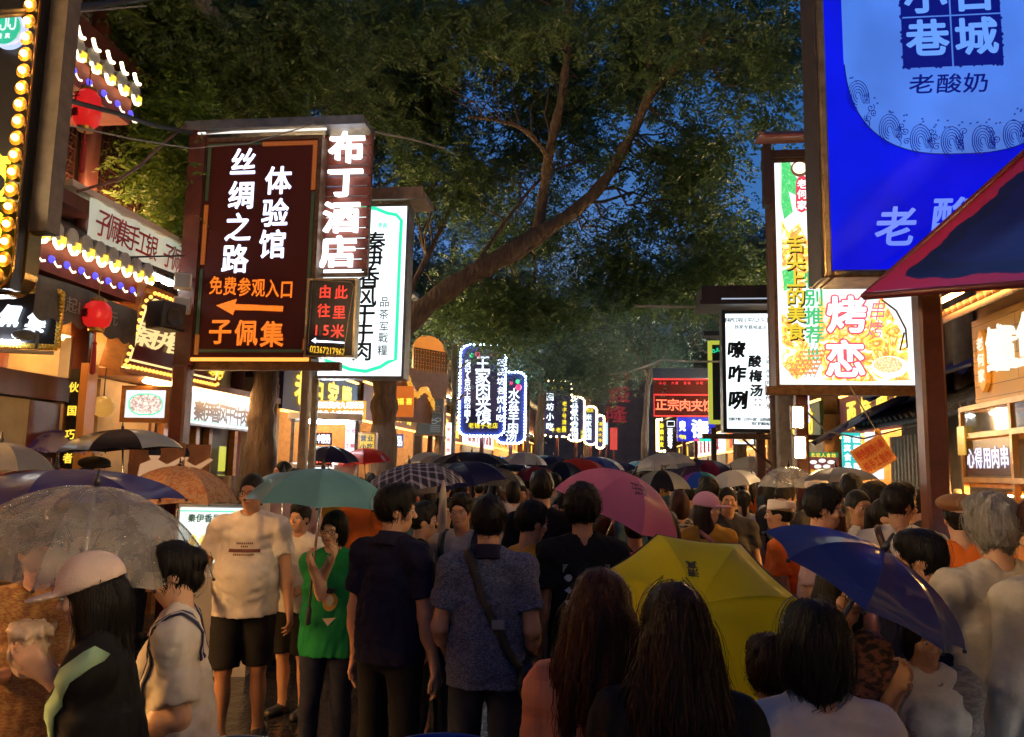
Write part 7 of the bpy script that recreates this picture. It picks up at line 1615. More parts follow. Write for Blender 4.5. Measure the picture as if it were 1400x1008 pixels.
def heather(name, c1, c2, scale=90):
    m, nt, b = nodes(name, .8); tc = N(nt, 'TexCoord'); mp = N(nt, 'Mapping'); mp.inputs['Scale'].default_value = (1, 1, 2.6); n = N(nt, 'TexNoise', Scale=scale, Detail=2.0); r = ramp(nt, [(.42, c1), (.58, c2)])
    nt.links.new(tc.outputs['Object'], mp.inputs[0]); nt.links.new(mp.outputs[0], n.inputs['Vector']); nt.links.new(n.outputs['Fac'], r.inputs[0]); nt.links.new(r.outputs[0], b.inputs['Base Color']); return m
def plaid(name, base, line, fx=14., fz=11.):
    m, nt, b = nodes(name, .8); tc = N(nt, 'TexCoord'); sp = N(nt, 'SeparateXYZ'); nt.links.new(tc.outputs['Object'], sp.inputs[0]); acc = None
    ws = []
    for ax, f in (('X', fx), ('Z', fz)):
        w = N(nt, 'Math', operation='MULTIPLY'); w.inputs[1].default_value = f; nt.links.new(sp.outputs[ax], w.inputs[0]); q = N(nt, 'Math', operation='FRACT'); nt.links.new(w.outputs[0], q.inputs[0]); g = N(nt, 'Math', operation='LESS_THAN'); g.inputs[1].default_value = .30; nt.links.new(q.outputs[0], g.inputs[0]); ws.append(g)
    ad = N(nt, 'Math', operation='ADD'); nt.links.new(ws[0].outputs[0], ad.inputs[0]); nt.links.new(ws[1].outputs[0], ad.inputs[1]); hf = N(nt, 'Math', operation='MULTIPLY'); hf.inputs[1].default_value = .5; nt.links.new(ad.outputs[0], hf.inputs[0])
    r = ramp(nt, [(0, base), (.5, tuple((x + y) / 2 for x, y in zip(base, line))), (1, line)]); nt.links.new(hf.outputs[0], r.inputs[0]); nt.links.new(r.outputs[0], b.inputs['Base Color']); return m
C_HEATH = heather("blue_flecked_polo", (.035, .05, .105), (.14, .16, .24)); C_PLAID = plaid("peach_plaid", (.62, .24, .115), (.52, .17, .075)); C_FLORAL = heather("patterned_tee", (.24, .15, .05), (.16, .06, .025), 70); C_PRINTED = heather("black_white_print", (.02, .02, .022), (.35, .33, .3), 22)
C_CARDI = heather("grey_brown_cardigan", (.13, .11, .09), (.20, .17, .14), 40); P_WHITE = mat("white_print_ink", (.62, .6, .55), .7); P_DARK = mat("dark_print_ink", (.10, .06, .05), .7)
BAGM = mat("black_nylon", (.012, .012, .014), .5, bump=.2); BAGP = mat("pink_leather", (.42, .17, .15), .5, bump=.15, var=.15); LEATHER = mat("brown_leather", (.08, .04, .025), .45, var=.3, bump=.2)

# -- woman in the white cap, eating from a paper bag
a = who("person in a white baseball cap and black top eating from a paper bag", 172, 785, 2.45, H=1.52, face=-74, female=True, skin=SKIN3, hair='long', shirt=C_BLACK, pants=C_DENIM, pants_kind='slim', head=(0, 14, 0), lean=.07, cap='baseball', capm=mat("white_cap_cloth", (.62, .5, .46), .8, var=.1, bump=.2, bscale=120), vox=.0075, fingers=True, hands=((.045, -.20, 1.33), (-.06, -.21, 1.30)), strands=900, seed=1)
R0 = a['root']; C = Field(np.array([-.14, -.46, 1.24]), np.array([.14, -.12, 1.60]), .008); C.ell((0, -.27, 1.40), (.06, .055, .08), 0); C.ell((0, -.27, 1.465), (.075, .065, .02), .03); C.folds(.012, np.random.default_rng(3), 5, 40, 45); V, F = C.mesh()
bag = link("paper_bag", mesh_np("paper_bag", V * a['sc'], F, True), None, [mat("greasy_paper", (.55, .42, .30), .4, var=.25, vscale=20, bump=.4, bscale=40)]); bag.matrix_world = Matrix.Translation(R0.location) @ Matrix.Rotation(R0.rotation_euler.z, 4, 'Z'); tag(bag, "crumpled paper food bag held up to the mouth by the person in the white cap", "bag")
strap(a, [(.17, -.02, 1.40 * .91), (.12, -.13, 1.25 * .91), (.0, -.15, 1.05 * .91)], .05, mat("pale_green_band", (.25, .42, .28), .6), "green_band")
# -- woman in white tee with striped straps
b_ = who("person in a white tee with navy striped shoulder straps, black hair in a bun", 262, 750, 2.85, H=1.52, face=-70, female=True, skin=SKIN3, hair='bun', shirt=C_WHITE, sleeve=.75, pants=cloth("beige_cotton", (.40, .32, .22)), pants_kind='slim', head=(0, 22, 0), lean=.04, vox=.0085, hands=((.12, -.24, 1.02), (-.12, -.26, 1.0)), strands=350, seed=2, build=1.05)
for sd in (1, -1):
    for q in range(3): strap(b_, [(sd * .10 + q * .014, .10, 1.15), (sd * .11 + q * .014, .0, 1.30), (sd * .10 + q * .014, -.10, 1.14), (sd * .08 + q * .014, -.12, .98)], .011, [mat("navy_stripe", (.015, .02, .06), .6), mat("white_stripe", (.6, .6, .6), .6), mat("navy_stripe", (0, 0, 0))][q], "strap")
# -- far left person in a patterned tee
c_ = who("person in an orange patterned tee with folded arms under the clear umbrella", 58, 742, 3.1, H=1.55, face=15, skin=SKIN2, hair='short', shirt=C_FLORAL, pants=cloth("dark_red_skirt_cloth", (.16, .02, .02)), pants_kind='long', hands=((-.10, -.20, 1.12), (.12, -.22, 1.16)), head=(20, 10, 0), vox=.009, build=1.1, seed=3)
who("person with dark hair half hidden behind the person in the patterned tee", -25, 735, 3.7, face=60, hair='short', shirt=C_BROWN, pants=C_DENIM, vox=.012, seed=4)
# -- big man in white tee
e_ = who("heavy built person in a white tee and black shorts with glasses, walking towards us", 346, 650, 5.35, face=6, skin=SKIN2, hair='crop', shirt=C_WHITE, pants=C_BLACK, pants_kind='shorts', build=1.12, belly=.05, hem=.82, glasses=True, vox=.0085, head=(-8, 6, 0), hands=((.30, -.08, .80), (-.30, -.20, 1.0)), stance=.18, seed=5)
print_shapes(e_, [[(x, 1.235), (x + .02, 1.235), (x + .02, 1.256), (x, 1.256)] for x in [-.10 + .02 * i for i in range(10)]] + [[(x, z), (x + .007, z), (x + .009, z + .011), (x + .001, z + .013)] for z, n_ in ((1.285, 9), (1.265, 4), (1.215, 11)) for x in [(-n_ / 2 + i) * .012 for i in range(n_)]], mat("brown_print_ink", (.12, .035, .03), .7), off=.009)
who("person in a white tee mostly hidden behind the person in green", 412, 690, 6.0, face=-20, hair='short', shirt=C_WHITE, pants=C_BLACK, pants_kind='shorts', vox=.011, seed=6, hands=((.2, -.22, 1.05), None))
# -- woman in green, eating
f_ = who("person in a green tee with glasses raising both hands to the mouth", 458, 700, 4.75, face=-6, female=True, skin=SKIN3, hair='bob', shirt=C_GREEN, pants=C_DENIM, pants_kind='slim', glasses=True, vox=.0075, head=(-5, 8, 8), hands=((.05, -.20, 1.40), (-.06, -.20, 1.36)), hem=.80, sleeve=.35, seed=7, strands=250, stance=.1, build=1.05, shoes=SHOE_W)
zz = f_['sc']; print_shapes(f_, [[(.035 + .042 * math.cos(t), 1.15 * zz + .055 * math.sin(t)) for t in [k * math.pi / 8 for k in range(16)]]], mat("yellow_print_ink", (.65, .36, .04), .7), name="print"); print_shapes(f_, [[(.035 + .022 * math.cos(t), 1.155 * zz + .032 * math.sin(t)) for t in [k * math.pi / 6 for k in range(12)]], [(.0, 1.045 * zz), (.03, 1.0 * zz), (.075, 1.05 * zz)]], mat("cream_print_ink", (.65, .55, .35), .7), off=.008); print_shapes(f_, [[(.0, 1.20 * zz), (.03, 1.235 * zz), (.07, 1.225 * zz), (.05, 1.195 * zz)]], mat("black_print_ink", (.02, .02, .02), .7), off=.007)
# -- man in navy polo, back three-quarter
g_ = who("person in a plain navy polo seen from behind, looking to the side", 541, 667, 4.05, face=150, skin=SKIN, hair='short', shirt=C_NAVY, shirt_kind='polo', collar=True, pants=C_BLACK, vox=.007, head=(-48, 4, 0), hands=(None, (-.25, -.05, .80)), build=1.0, belly=.03, hem=.86, seed=8, strands=500, sleeve=.66)
who("person in a black tee with a small round badge behind the navy polo", 577, 690, 5.1, face=100, hair='short', shirt=C_BLACK, pants=C_DENIM, vox=.010, seed=9, hands=((.1, -.28, 1.18), None))
# -- cream dress, backpack
h_ = who("person in a cream dress with dark fringe holding a furled umbrella", 607, 682, 5.7, face=12, female=True, skin=SKIN3, hair='bob', shirt=C_CREAM, shirt_kind='dress', hem=.34, vox=.0095, hands=((.12, -.22, 1.12), (-.14, -.22, 1.22)), seed=10)
t = thing("umbrella", "furled beige umbrella held upright by the person in the cream dress", "umbrella", W(605, 705, 5.45)); MB().lathe([(.012, -.32), (.028, -.26), (.034, -.05), (.022, .16), (.006, .24)], 12).build("canopy", mat("beige_umbrella_cloth", (.5, .42, .3), .6, bump=.4, bscale=40), t, True); MB().tube([(0, 0, -.32), (0, 0, -.44)], .012, 8).build("handle", mat("umbrella_grip", (.03, .03, .03)), t)
i_ = who("person in a pale tee with a black backpack facing us between the polos", 632, 678, 5.2, face=-15, skin=SKIN, hair='short', shirt=C_CREAM, pants=C_DENIM, vox=.010, hands=((.1, -.2, 1.1), (-.2, -.1, .95)), seed=12)
for sd in (1, -1): strap(i_, [(sd * .11, .10, 1.36 * i_['sc']), (sd * .115, .0, 1.46 * i_['sc']), (sd * .11, -.12, 1.30 * i_['sc']), (sd * .14, -.12, 1.08 * i_['sc'])], .045, BAGM, "backpack_strap")
soft_box("backpack", np.array([0, .20, 1.2]) * i_['sc'], (.15, .085, .21), BAGM, i_['root'])
# -- man in flecked blue polo with crossbody strap
j_ = who("person in a blue flecked polo with a black crossbody bag, back to us", 669, 683, 3.85, face=176, skin=SKIN, hair='short', shirt=C_HEATH, shirt_kind='polo', collar=C_NAVY, pants=C_DENIM, vox=.007, head=(2, 6, 0), hands=((.21, -.16, .93), (-.21, -.14, .92)), build=1.0, belly=.01, hem=.83, seed=13, strands=500, sleeve=.66)
k = j_['sc']; strap(j_, [(.10 * k, -.06, 1.46 * k), (.09 * k, .06, 1.455 * k), (.03, .14, 1.30 * k), (-.06, .15, 1.12 * k), (-.14, .13, .97 * k), (-.17, .05, .90 * k)], .042, BAGM, "crossbody_strap"); o = soft_box("crossbody_bag", (-.20 * k, -.02, .86 * k), (.05, .11, .09), BAGM, j_['root'])
MB().box(-.07 * k - .03, -.07 * k + .03, .150, .166, 1.13 * k - .022, 1.13 * k + .022, b=.004).build("strap_buckle", mat("buckle_grey", (.25, .25, .26), .3, .6), j_['root'])
l_ = who("person in a mustard tee with a flat top haircut and glasses in profile", 725, 688, 4.45, face=112, skin=SKIN, hair='flat', shirt=C_MUST, pants=C_DENIM, glasses=True, vox=.0085, head=(10, 8, 0), hem=.80, seed=14, strands=150)
m_ = who("person in a black tee with rows of white print across the back", 797, 668, 4.25, face=186, skin=SKIN2, hair='tousled', shirt=C_BLACK, pants=C_DENIM, vox=.008, head=(-25, 0, 0), hem=.80, seed=15, strands=700, build=.96)
k = m_['sc']; PS = []; rr = random.Random(8)
for r in range(4):
    for q in range(4):
        cx, cz, s_ = (-.095 + .062 * q), (1.25 - .062 * r) * k, .019
        n = rr.choice((4, 5, 9, 12)); PS.append([(cx + s_ * math.cos(t) * rr.uniform(.7, 1.25), cz + s_ * math.sin(t) * rr.uniform(.7, 1.1)) for t in [2 * math.pi * w / n for w in range(n)]])
for r in range(7): PS.append([(-.13, (1.275 + .006 * r) * k), (.12, (1.275 + .006 * r) * k), (.12, (1.2775 + .006 * r) * k), (-.13, (1.2775 + .006 * r) * k)])
print_shapes(m_, PS, P_WHITE, 1)
who("person in a plain black tee walking away beyond the mustard tee", 741, 647, 5.6, face=178, hair='short', shirt=C_BLACK, pants=C_GREY, vox=.010, seed=16)
who("person in a pale grey shirt beside the plain black tee", 775, 668, 6.4, face=170, hair='short', shirt=C_GREY, pants=C_DENIM, vox=.012, seed=17)
who("person with reddish brown bobbed hair in front of the pink umbrella", 824, 708, 4.9, face=190, female=True, hair='bob', hairm=HAIR_R, shirt=C_NAVY, pants=C_DENIM, vox=.010, seed=18, strands=150)
n_ = who("person in navy wearing a crimson and grey backpack under the pink umbrella", 868, 706, 5.5, face=178, hair='short', shirt=C_NAVY, pants=C_DENIM, vox=.011, seed=19, hands=((.22, -.1, 1.2), (-.22, -.1, 1.2)))
k = n_['sc']; bp = soft_box("backpack", (0, .20, 1.19 * k), (.145, .09, .22), mat("crimson_nylon", (.55, .03, .07), .55, bump=.2), n_['root']); soft_box("backpack_pocket", (0, .29, 1.12 * k), (.10, .035, .085), mat("crimson_pocket", (.62, .05, .10), .5), bp); soft_box("mesh_panel", (0, .285, 1.30 * k), (.085, .02, .06), mat("grey_mesh", (.09, .08, .085), .7), bp)
who("person in a pale yellow dress partly under the pink umbrella", 912, 700, 5.2, face=160, female=True, hair='long', shirt=cloth("pale_yellow_cotton", (.58, .50, .16)), shirt_kind='dress', hem=.45, vox=.011, seed=20)
# -- front row women
o_ = who("person in a peach plaid shirt with long reddish brown hair, back to us", 822, 782, 2.12, face=172, female=True, skin=SKIN3, hair='longwave', hairm=HAIR_R, shirt=C_PLAID, shirt_kind='long', pants=C_DENIM, vox=.008, hem=.78, seed=21, strands=2600, head=(-8, 4, 0), build=1.0)
p_ = who("person in a black top with long dark brown hair beside the yellow umbrella", 922, 803, 1.9, face=182, female=True, skin=SKIN3, hair='longwave', hairm=HAIR_B, shirt=C_BLACK, pants=C_DENIM, vox=.008, seed=22, strands=2600, head=(5, 4, 0), build=1.02)
q_ = who("person with a black bob and printed white tee, back to us", 1113, 826, 1.95, face=184, female=True, skin=SKIN3, hair='bob', shirt=C_WHITE, pants=C_BLACK, vox=.008, seed=23, strands=2200, head=(-12, 6, 0), build=1.05)
k = q_['sc']; print_text(q_, [("回国复活层", 0, 1.235 * k, .050, .062)], mat("pale_brown_ink", (.30, .24, .18), .7), 1); print_text(q_, [("ETERNAL RICE HOUSE", 0, 1.195 * k, .014, .011)], mat("red_shirt_ink", (.40, .05, .02), .7), 1, "red_print"); print_shapes(q_, [[(-.10, 1.165 * k), (.10, 1.165 * k), (.10, 1.18 * k), (-.10, 1.18 * k)]], mat("red_shirt_ink", (0, 0, 0)), 1, "red_bar")
who("child with dark brown hair beside the yellow umbrella rim", 1053, 884, 2.45, H=1.30, face=170, hair='tousled', hairm=HAIR_B, shirt=C_BROWN, pants=C_DENIM, vox=.010, seed=24, strands=400, female=True)
r_ = who("person with glasses and long hair half covered by the tilted blue umbrella", 1146, 800, 2.75, H=1.5, face=15, female=True, hair='long', shirt=heather("dark_flower_print", (.03, .02, .02), (.28, .10, .06), 26), pants=C_DENIM, glasses=True, vox=.009, seed=25, hands=((.07, -.22, 1.30), (-.1, -.2, 1.1)))
s_ = who("child in a grey cardigan over a cream tee shaded by the blue umbrella", 1262, 850, 2.75, H=1.36, face=-5, skin=SKIN2, female=True, hair='bob', shirt=C_CREAM, pants=C_DENIM, vox=.008, seed=26, hands=((.03, -.23, .98), (-.05, -.22, .96)), head=(0, 14, 0))
k = s_['sc']; T = Field(np.array([-.45, -.35, .60]), np.array([.45, .3, 1.5]), .009)
T.tube_ell(.70, 1.24, (0, 0), (0, 0), (.225, .172), (.192, .142), .03); T.cone((-.135, .01, 1.375), (.135, .01, 1.36), .084, .084, .05)
for sd in (1, -1):
    sh_, el, wr = [np.array(v) / k for v in s_['arms'][sd]][:2] and (np.array(s_['sh'][sd]) / k, np.array(s_['arms'][sd][0]) / k, np.array(s_['arms'][sd][1]) / k)
    T.cone(sh_, el, .084, .072, .03); T.cone(el, el + (wr - el) * .9, .072, .060, .03, cut=0)
T.cone((0, .0, 1.40), (0, .0, 1.52), .07, .08, 0, 'sub'); T.plane_cut((0, 0, .705), (0, 0, -1)); T.cone((0, -.24, .6), (0, -.2, 1.44), .17, .12, .0, 'sub'); T.folds(.007, np.random.default_rng(6)); V, F = T.mesh(); link("cardigan", mesh_np("cardigan", V * k, F, True), s_['root'], [C_CARDI])
t_ = who("person in a dark navy tee turned away beside the blue umbrella", 1262, 730, 3.2, face=205, hair='short', skin=SKIN2, shirt=C_NAVY, pants=C_BLACK, pants_kind='shorts', vox=.009, seed=27, strands=250, head=(30, 10, 0), hands=(None, (-.27, -.04, .85)), build=1.08)
u_ = who("person in a cream jacket with tousled grey hair, back to us at the stall", 1358, 684, 3.1, face=178, hair='tousled', hairm=HAIR_G, skin=SKIN, shirt=C_CREAM, shirt_kind='long', pants=C_BLACK, vox=.008, seed=28, strands=900, hem=.86, build=1.05, hands=((.2, -.26, 1.2), (-.24, -.12, .98)))
v_ = who("person in a cream shirt with a black shoulder strap at the picture edge", 1436, 690, 2.85, face=190, hair='short', hairm=HAIR_R, shirt=C_CREAM, shirt_kind='long', pants=C_BLACK, vox=.009, seed=29, hem=.84, build=1.1, strands=250)
k = v_['sc']; strap(v_, [(.13, .02, 1.42 * k), (.125, .10, 1.32 * k), (.16, .12, 1.1 * k), (.19, .06, .95 * k)], .045, BAGM, "shoulder_strap")
w_p = who("person in an orange uniform tee and brown cap in front of the glass cabinet", 1312, 678, 4.15, face=165, hair='short', skin=SKIN, shirt=C_ORANGE, pants=C_BLACK, vox=.009, seed=30, cap='beret', capm=mat("brown_cap_cloth", (.22, .10, .04), .8, bump=.3), hands=((.15, -.28, 1.15), (-.15, -.28, 1.15)))
k = w_p['sc']; print_text(w_p, [("老何家", 0, 1.27 * k, .065, .075), ("正宗家味", 0, 1.19 * k, .06, .066)], mat("white_uniform_ink", (.7, .6, .5), .7), 1)
who("worker in an orange uniform and white round cap standing by the slim post", 1068, 682, 5.4, face=-120, skin=SKIN2, hair='crop', shirt=C_ORANGE, pants=C_BLACK, cap='round', capm=mat("white_cap_cotton", (.7, .6, .52), .8, bump=.3), vox=.009, seed=31, hands=((.22, -.18, .98), (-.24, -.1, .9)))
# -- the queue on the right
who("person with glasses in a pale pink tee, head in profile", 1122, 667, 4.5, face=60, skin=SKIN, hair='short', shirt=C_PINK, pants=C_GREY, glasses=True, vox=.009, seed=32, head=(15, 6, 0), strands=150)
who("person with black hair in a white tee, back turned, under the grey umbrella", 1163, 651, 6.3, face=150, hair='short', shirt=C_WHITE, pants=C_DENIM, vox=.012, seed=33)
who("person facing us in an open white shirt in the middle of the queue", 1172, 672, 5.4, face=10, skin=SKIN2, hair='crop', shirt=C_WHITE, pants=C_DENIM, vox=.009, seed=34, collar=True)
who("person with reddish hair looking down behind the pink tee", 1142, 688, 4.9, face=120, female=True, hair='bob', hairm=HAIR_R, shirt=C_ORANGE, pants=C_DENIM, vox=.011, seed=35)
who("person with tied black hair and a cream top turned towards the stalls", 1208, 684, 5.2, face=55, female=True, skin=SKIN3, hair='pony', shirt=C_CREAM, pants=C_DENIM, vox=.010, seed=36)
x_ = who("person in a white tee with a dark crossbody strap in the queue", 1229, 664, 4.8, face=150, skin=SKIN2, hair='short', shirt=C_WHITE, pants=C_DENIM, vox=.009, seed=37, head=(-45, 5, 0), strands=150)
k = x_['sc']; strap(x_, [(.11, .0, 1.44 * k), (.08, .12, 1.33 * k), (-.05, .14, 1.12 * k), (-.16, .08, .95 * k)], .04, LEATHER, "crossbody_strap")
who("person in profile with short hair behind the open white shirt", 1193, 662, 6.0, face=80, hair='short', shirt=C_BROWN, pants=C_DENIM, vox=.012, seed=38)
who("worker in a white round cap and dark top under the grey umbrella", 1116, 656, 6.9, face=20, skin=SKIN2, hair='crop', shirt=C_DKGREY, pants=C_BLACK, cap='round', capm=_mats["white_cap_cotton"], vox=.012, seed=39)
who("person with a black fringe standing beside the post with two lamps", 1056, 660, 8.0, face=40, female=True, hair='bob', shirt=C_DKGREY, pants=C_DENIM, vox=.013, seed=40)
who("person with short hair looking down next to the black fringe", 1073, 664, 7.6, face=100, hair='short', shirt=C_GREY, pants=C_DENIM, vox=.013, seed=41)
who("person in a dark tee reaching towards the stall counter", 1256, 672, 6.2, face=80, hair='short', shirt=C_DKGREY, pants=C_DENIM, vox=.012, seed=42, hands=((.1, -.4, 1.1), None))
# -- middle distance, left of the slim post
y_ = who("person facing us in a dark grey tee beside the pink cap", 995, 668, 6.9, face=-8, skin=SKIN2, hair='crop', shirt=C_DKGREY, pants=C_BLACK, vox=.009, seed=43, build=1.1)
z_ = who("person in a pink cap and mustard top with a pink backpack", 967, 676, 6.0, face=165, female=True, skin=SKIN3, hair='long', hairm=HAIR_B, shirt=C_MUST, pants=C_DENIM, vox=.010, seed=44, cap='baseball', capm=mat("pink_cap_cloth", (.50, .24, .38), .8), head=(-110, 0, 0))
k = z_['sc']; soft_box("backpack", (-.03, .19, 1.02 * k), (.125, .085, .16), BAGP, z_['root']); strap(z_, [(-.10, .12, 1.1 * k), (-.06, .10, 1.3 * k), (.06, .06, 1.42 * k)], .03, BAGP, "backpack_strap")
aa = who("person in a white tee with a thin bag strap walking away", 1016, 671, 8.0, face=170, female=True, hair='pony', shirt=C_WHITE, pants=C_BLACK, pants_kind='slim', vox=.011, seed=45); k = aa['sc']; strap(aa, [(.10, .04, 1.42 * k), (.0, .12, 1.2 * k), (-.14, .08, 1.0 * k)], .018, BAGM, "bag_strap")
who("person in a grey tee with black hair in front of the rainbow umbrella", 969, 655, 7.0, face=185, hair='short', shirt=C_GREY, pants=C_DENIM, vox=.012, seed=46)
who("person with brown hair and a flowered top by the pink umbrella edge", 928, 672, 6.6, face=195, female=True, hair='bob', hairm=HAIR_R, shirt=C_PRINTED, pants=C_DENIM, vox=.012, seed=47)
who("person with long black hair facing us behind the dark grey tee", 1003, 664, 9.0, face=0, female=True, skin=SKIN3, hair='long', shirt=C_BLACK, pants=C_DENIM, vox=.012, seed=48)
who("tall person in a teal blue jacket, back to us, between the two posts", 1060, 650, 11.0, face=175, hair='short', shirt=C_BLUEW, shirt_kind='long', pants=C_DENIM, vox=.014, seed=49)
# -- left, by the red house
who("person in a dark vest over white looking aside under the black umbrella", 190, 617, 8.3, face=40, skin=SKIN, hair='short', shirt=C_DKGREY, pants=C_DENIM, vox=.011, seed=50)
who("person in a dark beret walking under the black umbrella", 128, 626, 6.7, face=70, skin=SKIN2, hair='short', cap='beret', capm=mat("black_felt", (.02, .018, .018), .9), shirt=C_BROWN, pants=C_DENIM, vox=.012, seed=51)
who("person in red brown under the purple flowered umbrella", 82, 640, 7.4, face=150, female=True, hair='long', shirt=C_BROWN, pants=C_DENIM, vox=.013, seed=52)
who("person with short hair by the white kiosk counter", 388, 632, 9.5, face=-60, hair='crop', shirt=C_DKGREY, pants=C_DENIM, vox=.013, seed=53)

# ================================================================== umbrellas in the near and middle crowd
UM = {}
def um(name, c, **k): return ufab("umbrella_" + name, c, **k)
def printed(name, c1, c2, scale):
    m = ufab(name, c1, transl=.25); nt = m.node_tree; b = nt.nodes['Principled BSDF']; tc = N(nt, 'TexCoord'); n = N(nt, 'TexNoise', Scale=scale, Detail=3.0, Distortion=1.0); r = ramp(nt, [(.50, c1), (.56, c2)]); nt.links.new(tc.outputs['Object'], n.inputs['Vector']); nt.links.new(n.outputs['Fac'], r.inputs[0]); nt.links.new(r.outputs[0], b.inputs['Base Color']); return m
def checked(name, c1, c2, f):
    m = plaid(name, c1, c2, f, f); nt = m.node_tree
    for n in nt.nodes:
        if n.bl_idname == 'ShaderNodeSeparateXYZ':
            src = n
    for l in list(nt.links):
        if l.from_socket == src.outputs['Z']: to = l.to_socket; nt.links.remove(l); nt.links.new(src.outputs['Y'], to)
    return m
umbrella("clear wet umbrella with dark ribs over the person in the white cap", W(132, 664, 2.95), .46, .30, m=clear_plastic("wet_clear_plastic"), tilt=(5, 0), rz=.2)
umbrella("violet blue umbrella behind the clear one", W(78, 642, 3.7), .56, .17, m=um("violet", (.05, .045, .22)), tilt=(4, 180), rz=.3)
umbrella("beige umbrella printed with small orange flowers", W(246, 637, 6.2), .46, .28, m=printed("umbrella_flowers", (.50, .30, .16), (.40, .14, .05), 30), rz=.1)
umbrella("black umbrella with a silvery edge panel by the red house", W(168, 587, 6.4), .48, .17, m=[um("black", (.014, .012, .016)), um("black", (0, 0, 0)), um("black", (0, 0, 0)), um("black", (0, 0, 0)), um("black", (0, 0, 0)), um("black", (0, 0, 0)), um("black", (0, 0, 0)), um("silver", (.30, .34, .36))], tilt=(4, 200), rz=-.05)
umbrella("white and purple flowered umbrella behind the black one", W(74, 588, 7.5), .42, .22, m=printed("umbrella_purple_print", (.42, .34, .42), (.16, .07, .38), 6), rz=.4)
umbrella("plain grey umbrella cut by the picture edge under the cream wall", W(2, 605, 4.6), .30, .16, m=um("grey", (.22, .22, .24)), rz=.1)
umbrella("dull red umbrella low behind the violet blue one", W(70, 640, 5.0), .42, .12, m=um("dull_red", (.22, .03, .025)), rz=.2)
umbrella("teal umbrella over the person in green", W(442, 641, 4.6), .415, .20, m=um("teal", (.22, .50, .54), transl=.5), tilt=(3, 0), rz=.2)
umbrella("small light blue umbrella peeping out behind the teal one", W(388, 646, 6.3), .22, .10, m=um("sky_blue", (.16, .42, .62)), rz=.1)
umbrella("red umbrella in front of the leaning tree's trunk", W(497, 613, 12.0), .41, .24, m=um("red", (.48, .035, .03), transl=.4), tilt=(6, 180), rz=.15)
umbrella("black and white checked umbrella", W(560, 634, 5.9), .40, .20, m=checked("umbrella_checks", (.012, .010, .03), (.34, .32, .42), 17), tilt=(9, 180), rz=.1)
umbrella("navy umbrella beside the checked one", W(627, 632, 6.8), .42, .22, m=um("navy", (.018, .018, .075)), tilt=(12, 180), rz=.3)
umbrella("wide dark navy umbrella behind the checked one", W(645, 618, 10.5), .52, .16, m=um("dark_navy", (.02, .022, .05)), rz=.1)
umbrella("white umbrella in front of the blue bulb boards", W(716, 618, 14.5), .44, .24, m=um("white", (.55, .57, .62), transl=.4), rz=.1)
umbrella("pale grey umbrella beside the poster post", W(600, 622, 13.5), .38, .2, m=um("pale_grey", (.36, .35, .36)), rz=.4)
umbrella("olive grey umbrella behind the navy one", W(680, 640, 9.0), .33, .2, m=um("olive_grey", (.14, .13, .10)), rz=.2)
umbrella("dark red umbrella beyond the plain black tee", W(733, 638, 10.5), .33, .19, m=um("maroon", (.22, .02, .035)), rz=.2)
umbrella("blue black umbrella beyond the dark red one", W(768, 631, 12.0), .40, .26, m=um("blue_black", (.014, .016, .04)), rz=.3)
def with_logo(root, th0, R, depth, items, m, n=8):
    """lettering laid on the canopy: items (char, angle, radius fraction, size)"""
    me = [c for c in root.children if c.name.startswith("canopy")][0].data; bv = BVHTree.FromPolygons([v.co[:] for v in me.vertices], [tuple(p.vertices) for p in me.polygons]); V = []; F = []
    for ch, an, f, size in items:
        gv, gf, lo, hi = glyph(ch, .03); n0 = len(V); rad = Vector((math.cos(an), math.sin(an), 0)); tan = Vector((-math.sin(an), math.cos(an), 0))
        for v in gv:
            p = rad * (R * f - (v[1] - .38) * size) + tan * ((v[0] - (lo[0] + hi[0]) / 2) * size); h = bv.ray_cast(p + Vector((0, 0, .5)), Vector((0, 0, -1))); q = h[0] if h[0] is not None else p; V.append(tuple(q + Vector((0, 0, .003 + .001 * (v[2] > .5)))))
        F += [tuple(i + n0 for i in f_) for f_ in gf]
    mm = bpy.data.meshes.new("print"); mm.from_pydata(V, [], F); mm.update(); link("print", mm, root, [m])
t = umbrella("large pink umbrella with small dark lettering tilted to one side", W(866, 650, 4.75), .42, .26, m=um("pink", (.88, .28, .46), transl=.5), tilt=(24, -15), rz=.25)
PK = mat("umbrella_print_grey", (.16, .06, .09), .6)
items = []
for r, (txt, f) in enumerate((("FREE TIDE", .40), ("LAMELAKE", .48), ("SAN YA", .56))):
    for i, c in enumerate(txt):
        if c != ' ': items.append((c, -1.62 + (i - len(txt) / 2) * .062 / (f / .45), f, .030))
with_logo(t, 0, .43, .26, items, PK); with_logo(t, 0, .43, .26, [("兰", -.62, .66, .06)] + [(c, -.62 + (i - 2) * .085, .80, .032) for i, c in enumerate("旅行时光伞")], mat("umbrella_gold_print", (.5, .22, .08), .5))
t = umbrella("large yellow umbrella with a dark edge tilted towards us among the front row", W(955, 826, 3.0), .46, .22, m=um("yellow", (.95, .84, .02), transl=.55), tilt=(52, -98), rz=.15)
with_logo(t, 0, .47, .22, [(c, 1.35, .30 + .09 * i, .045) for i, c in enumerate("清真")], mat("umbrella_print_olive", (.08, .07, .01), .6))
me = MB(); n8 = 8; P = []
for k in range(65):
    th = 2 * math.pi * k / 64; g = (k % 8) / 8; chord = math.cos(math.pi / 8) / math.cos((g - .5) * math.pi / 4); r_ = .46 * chord * (1 - .045 * math.sin(math.pi * g)); P.append((r_ * math.cos(th), r_ * math.sin(th), -.22 + .010 * math.sin(math.pi * g)))
me.tube(P, .006, 5); me.build("dark_edge", mat("dark_piping", (.03, .04, .015), .6), t, True)
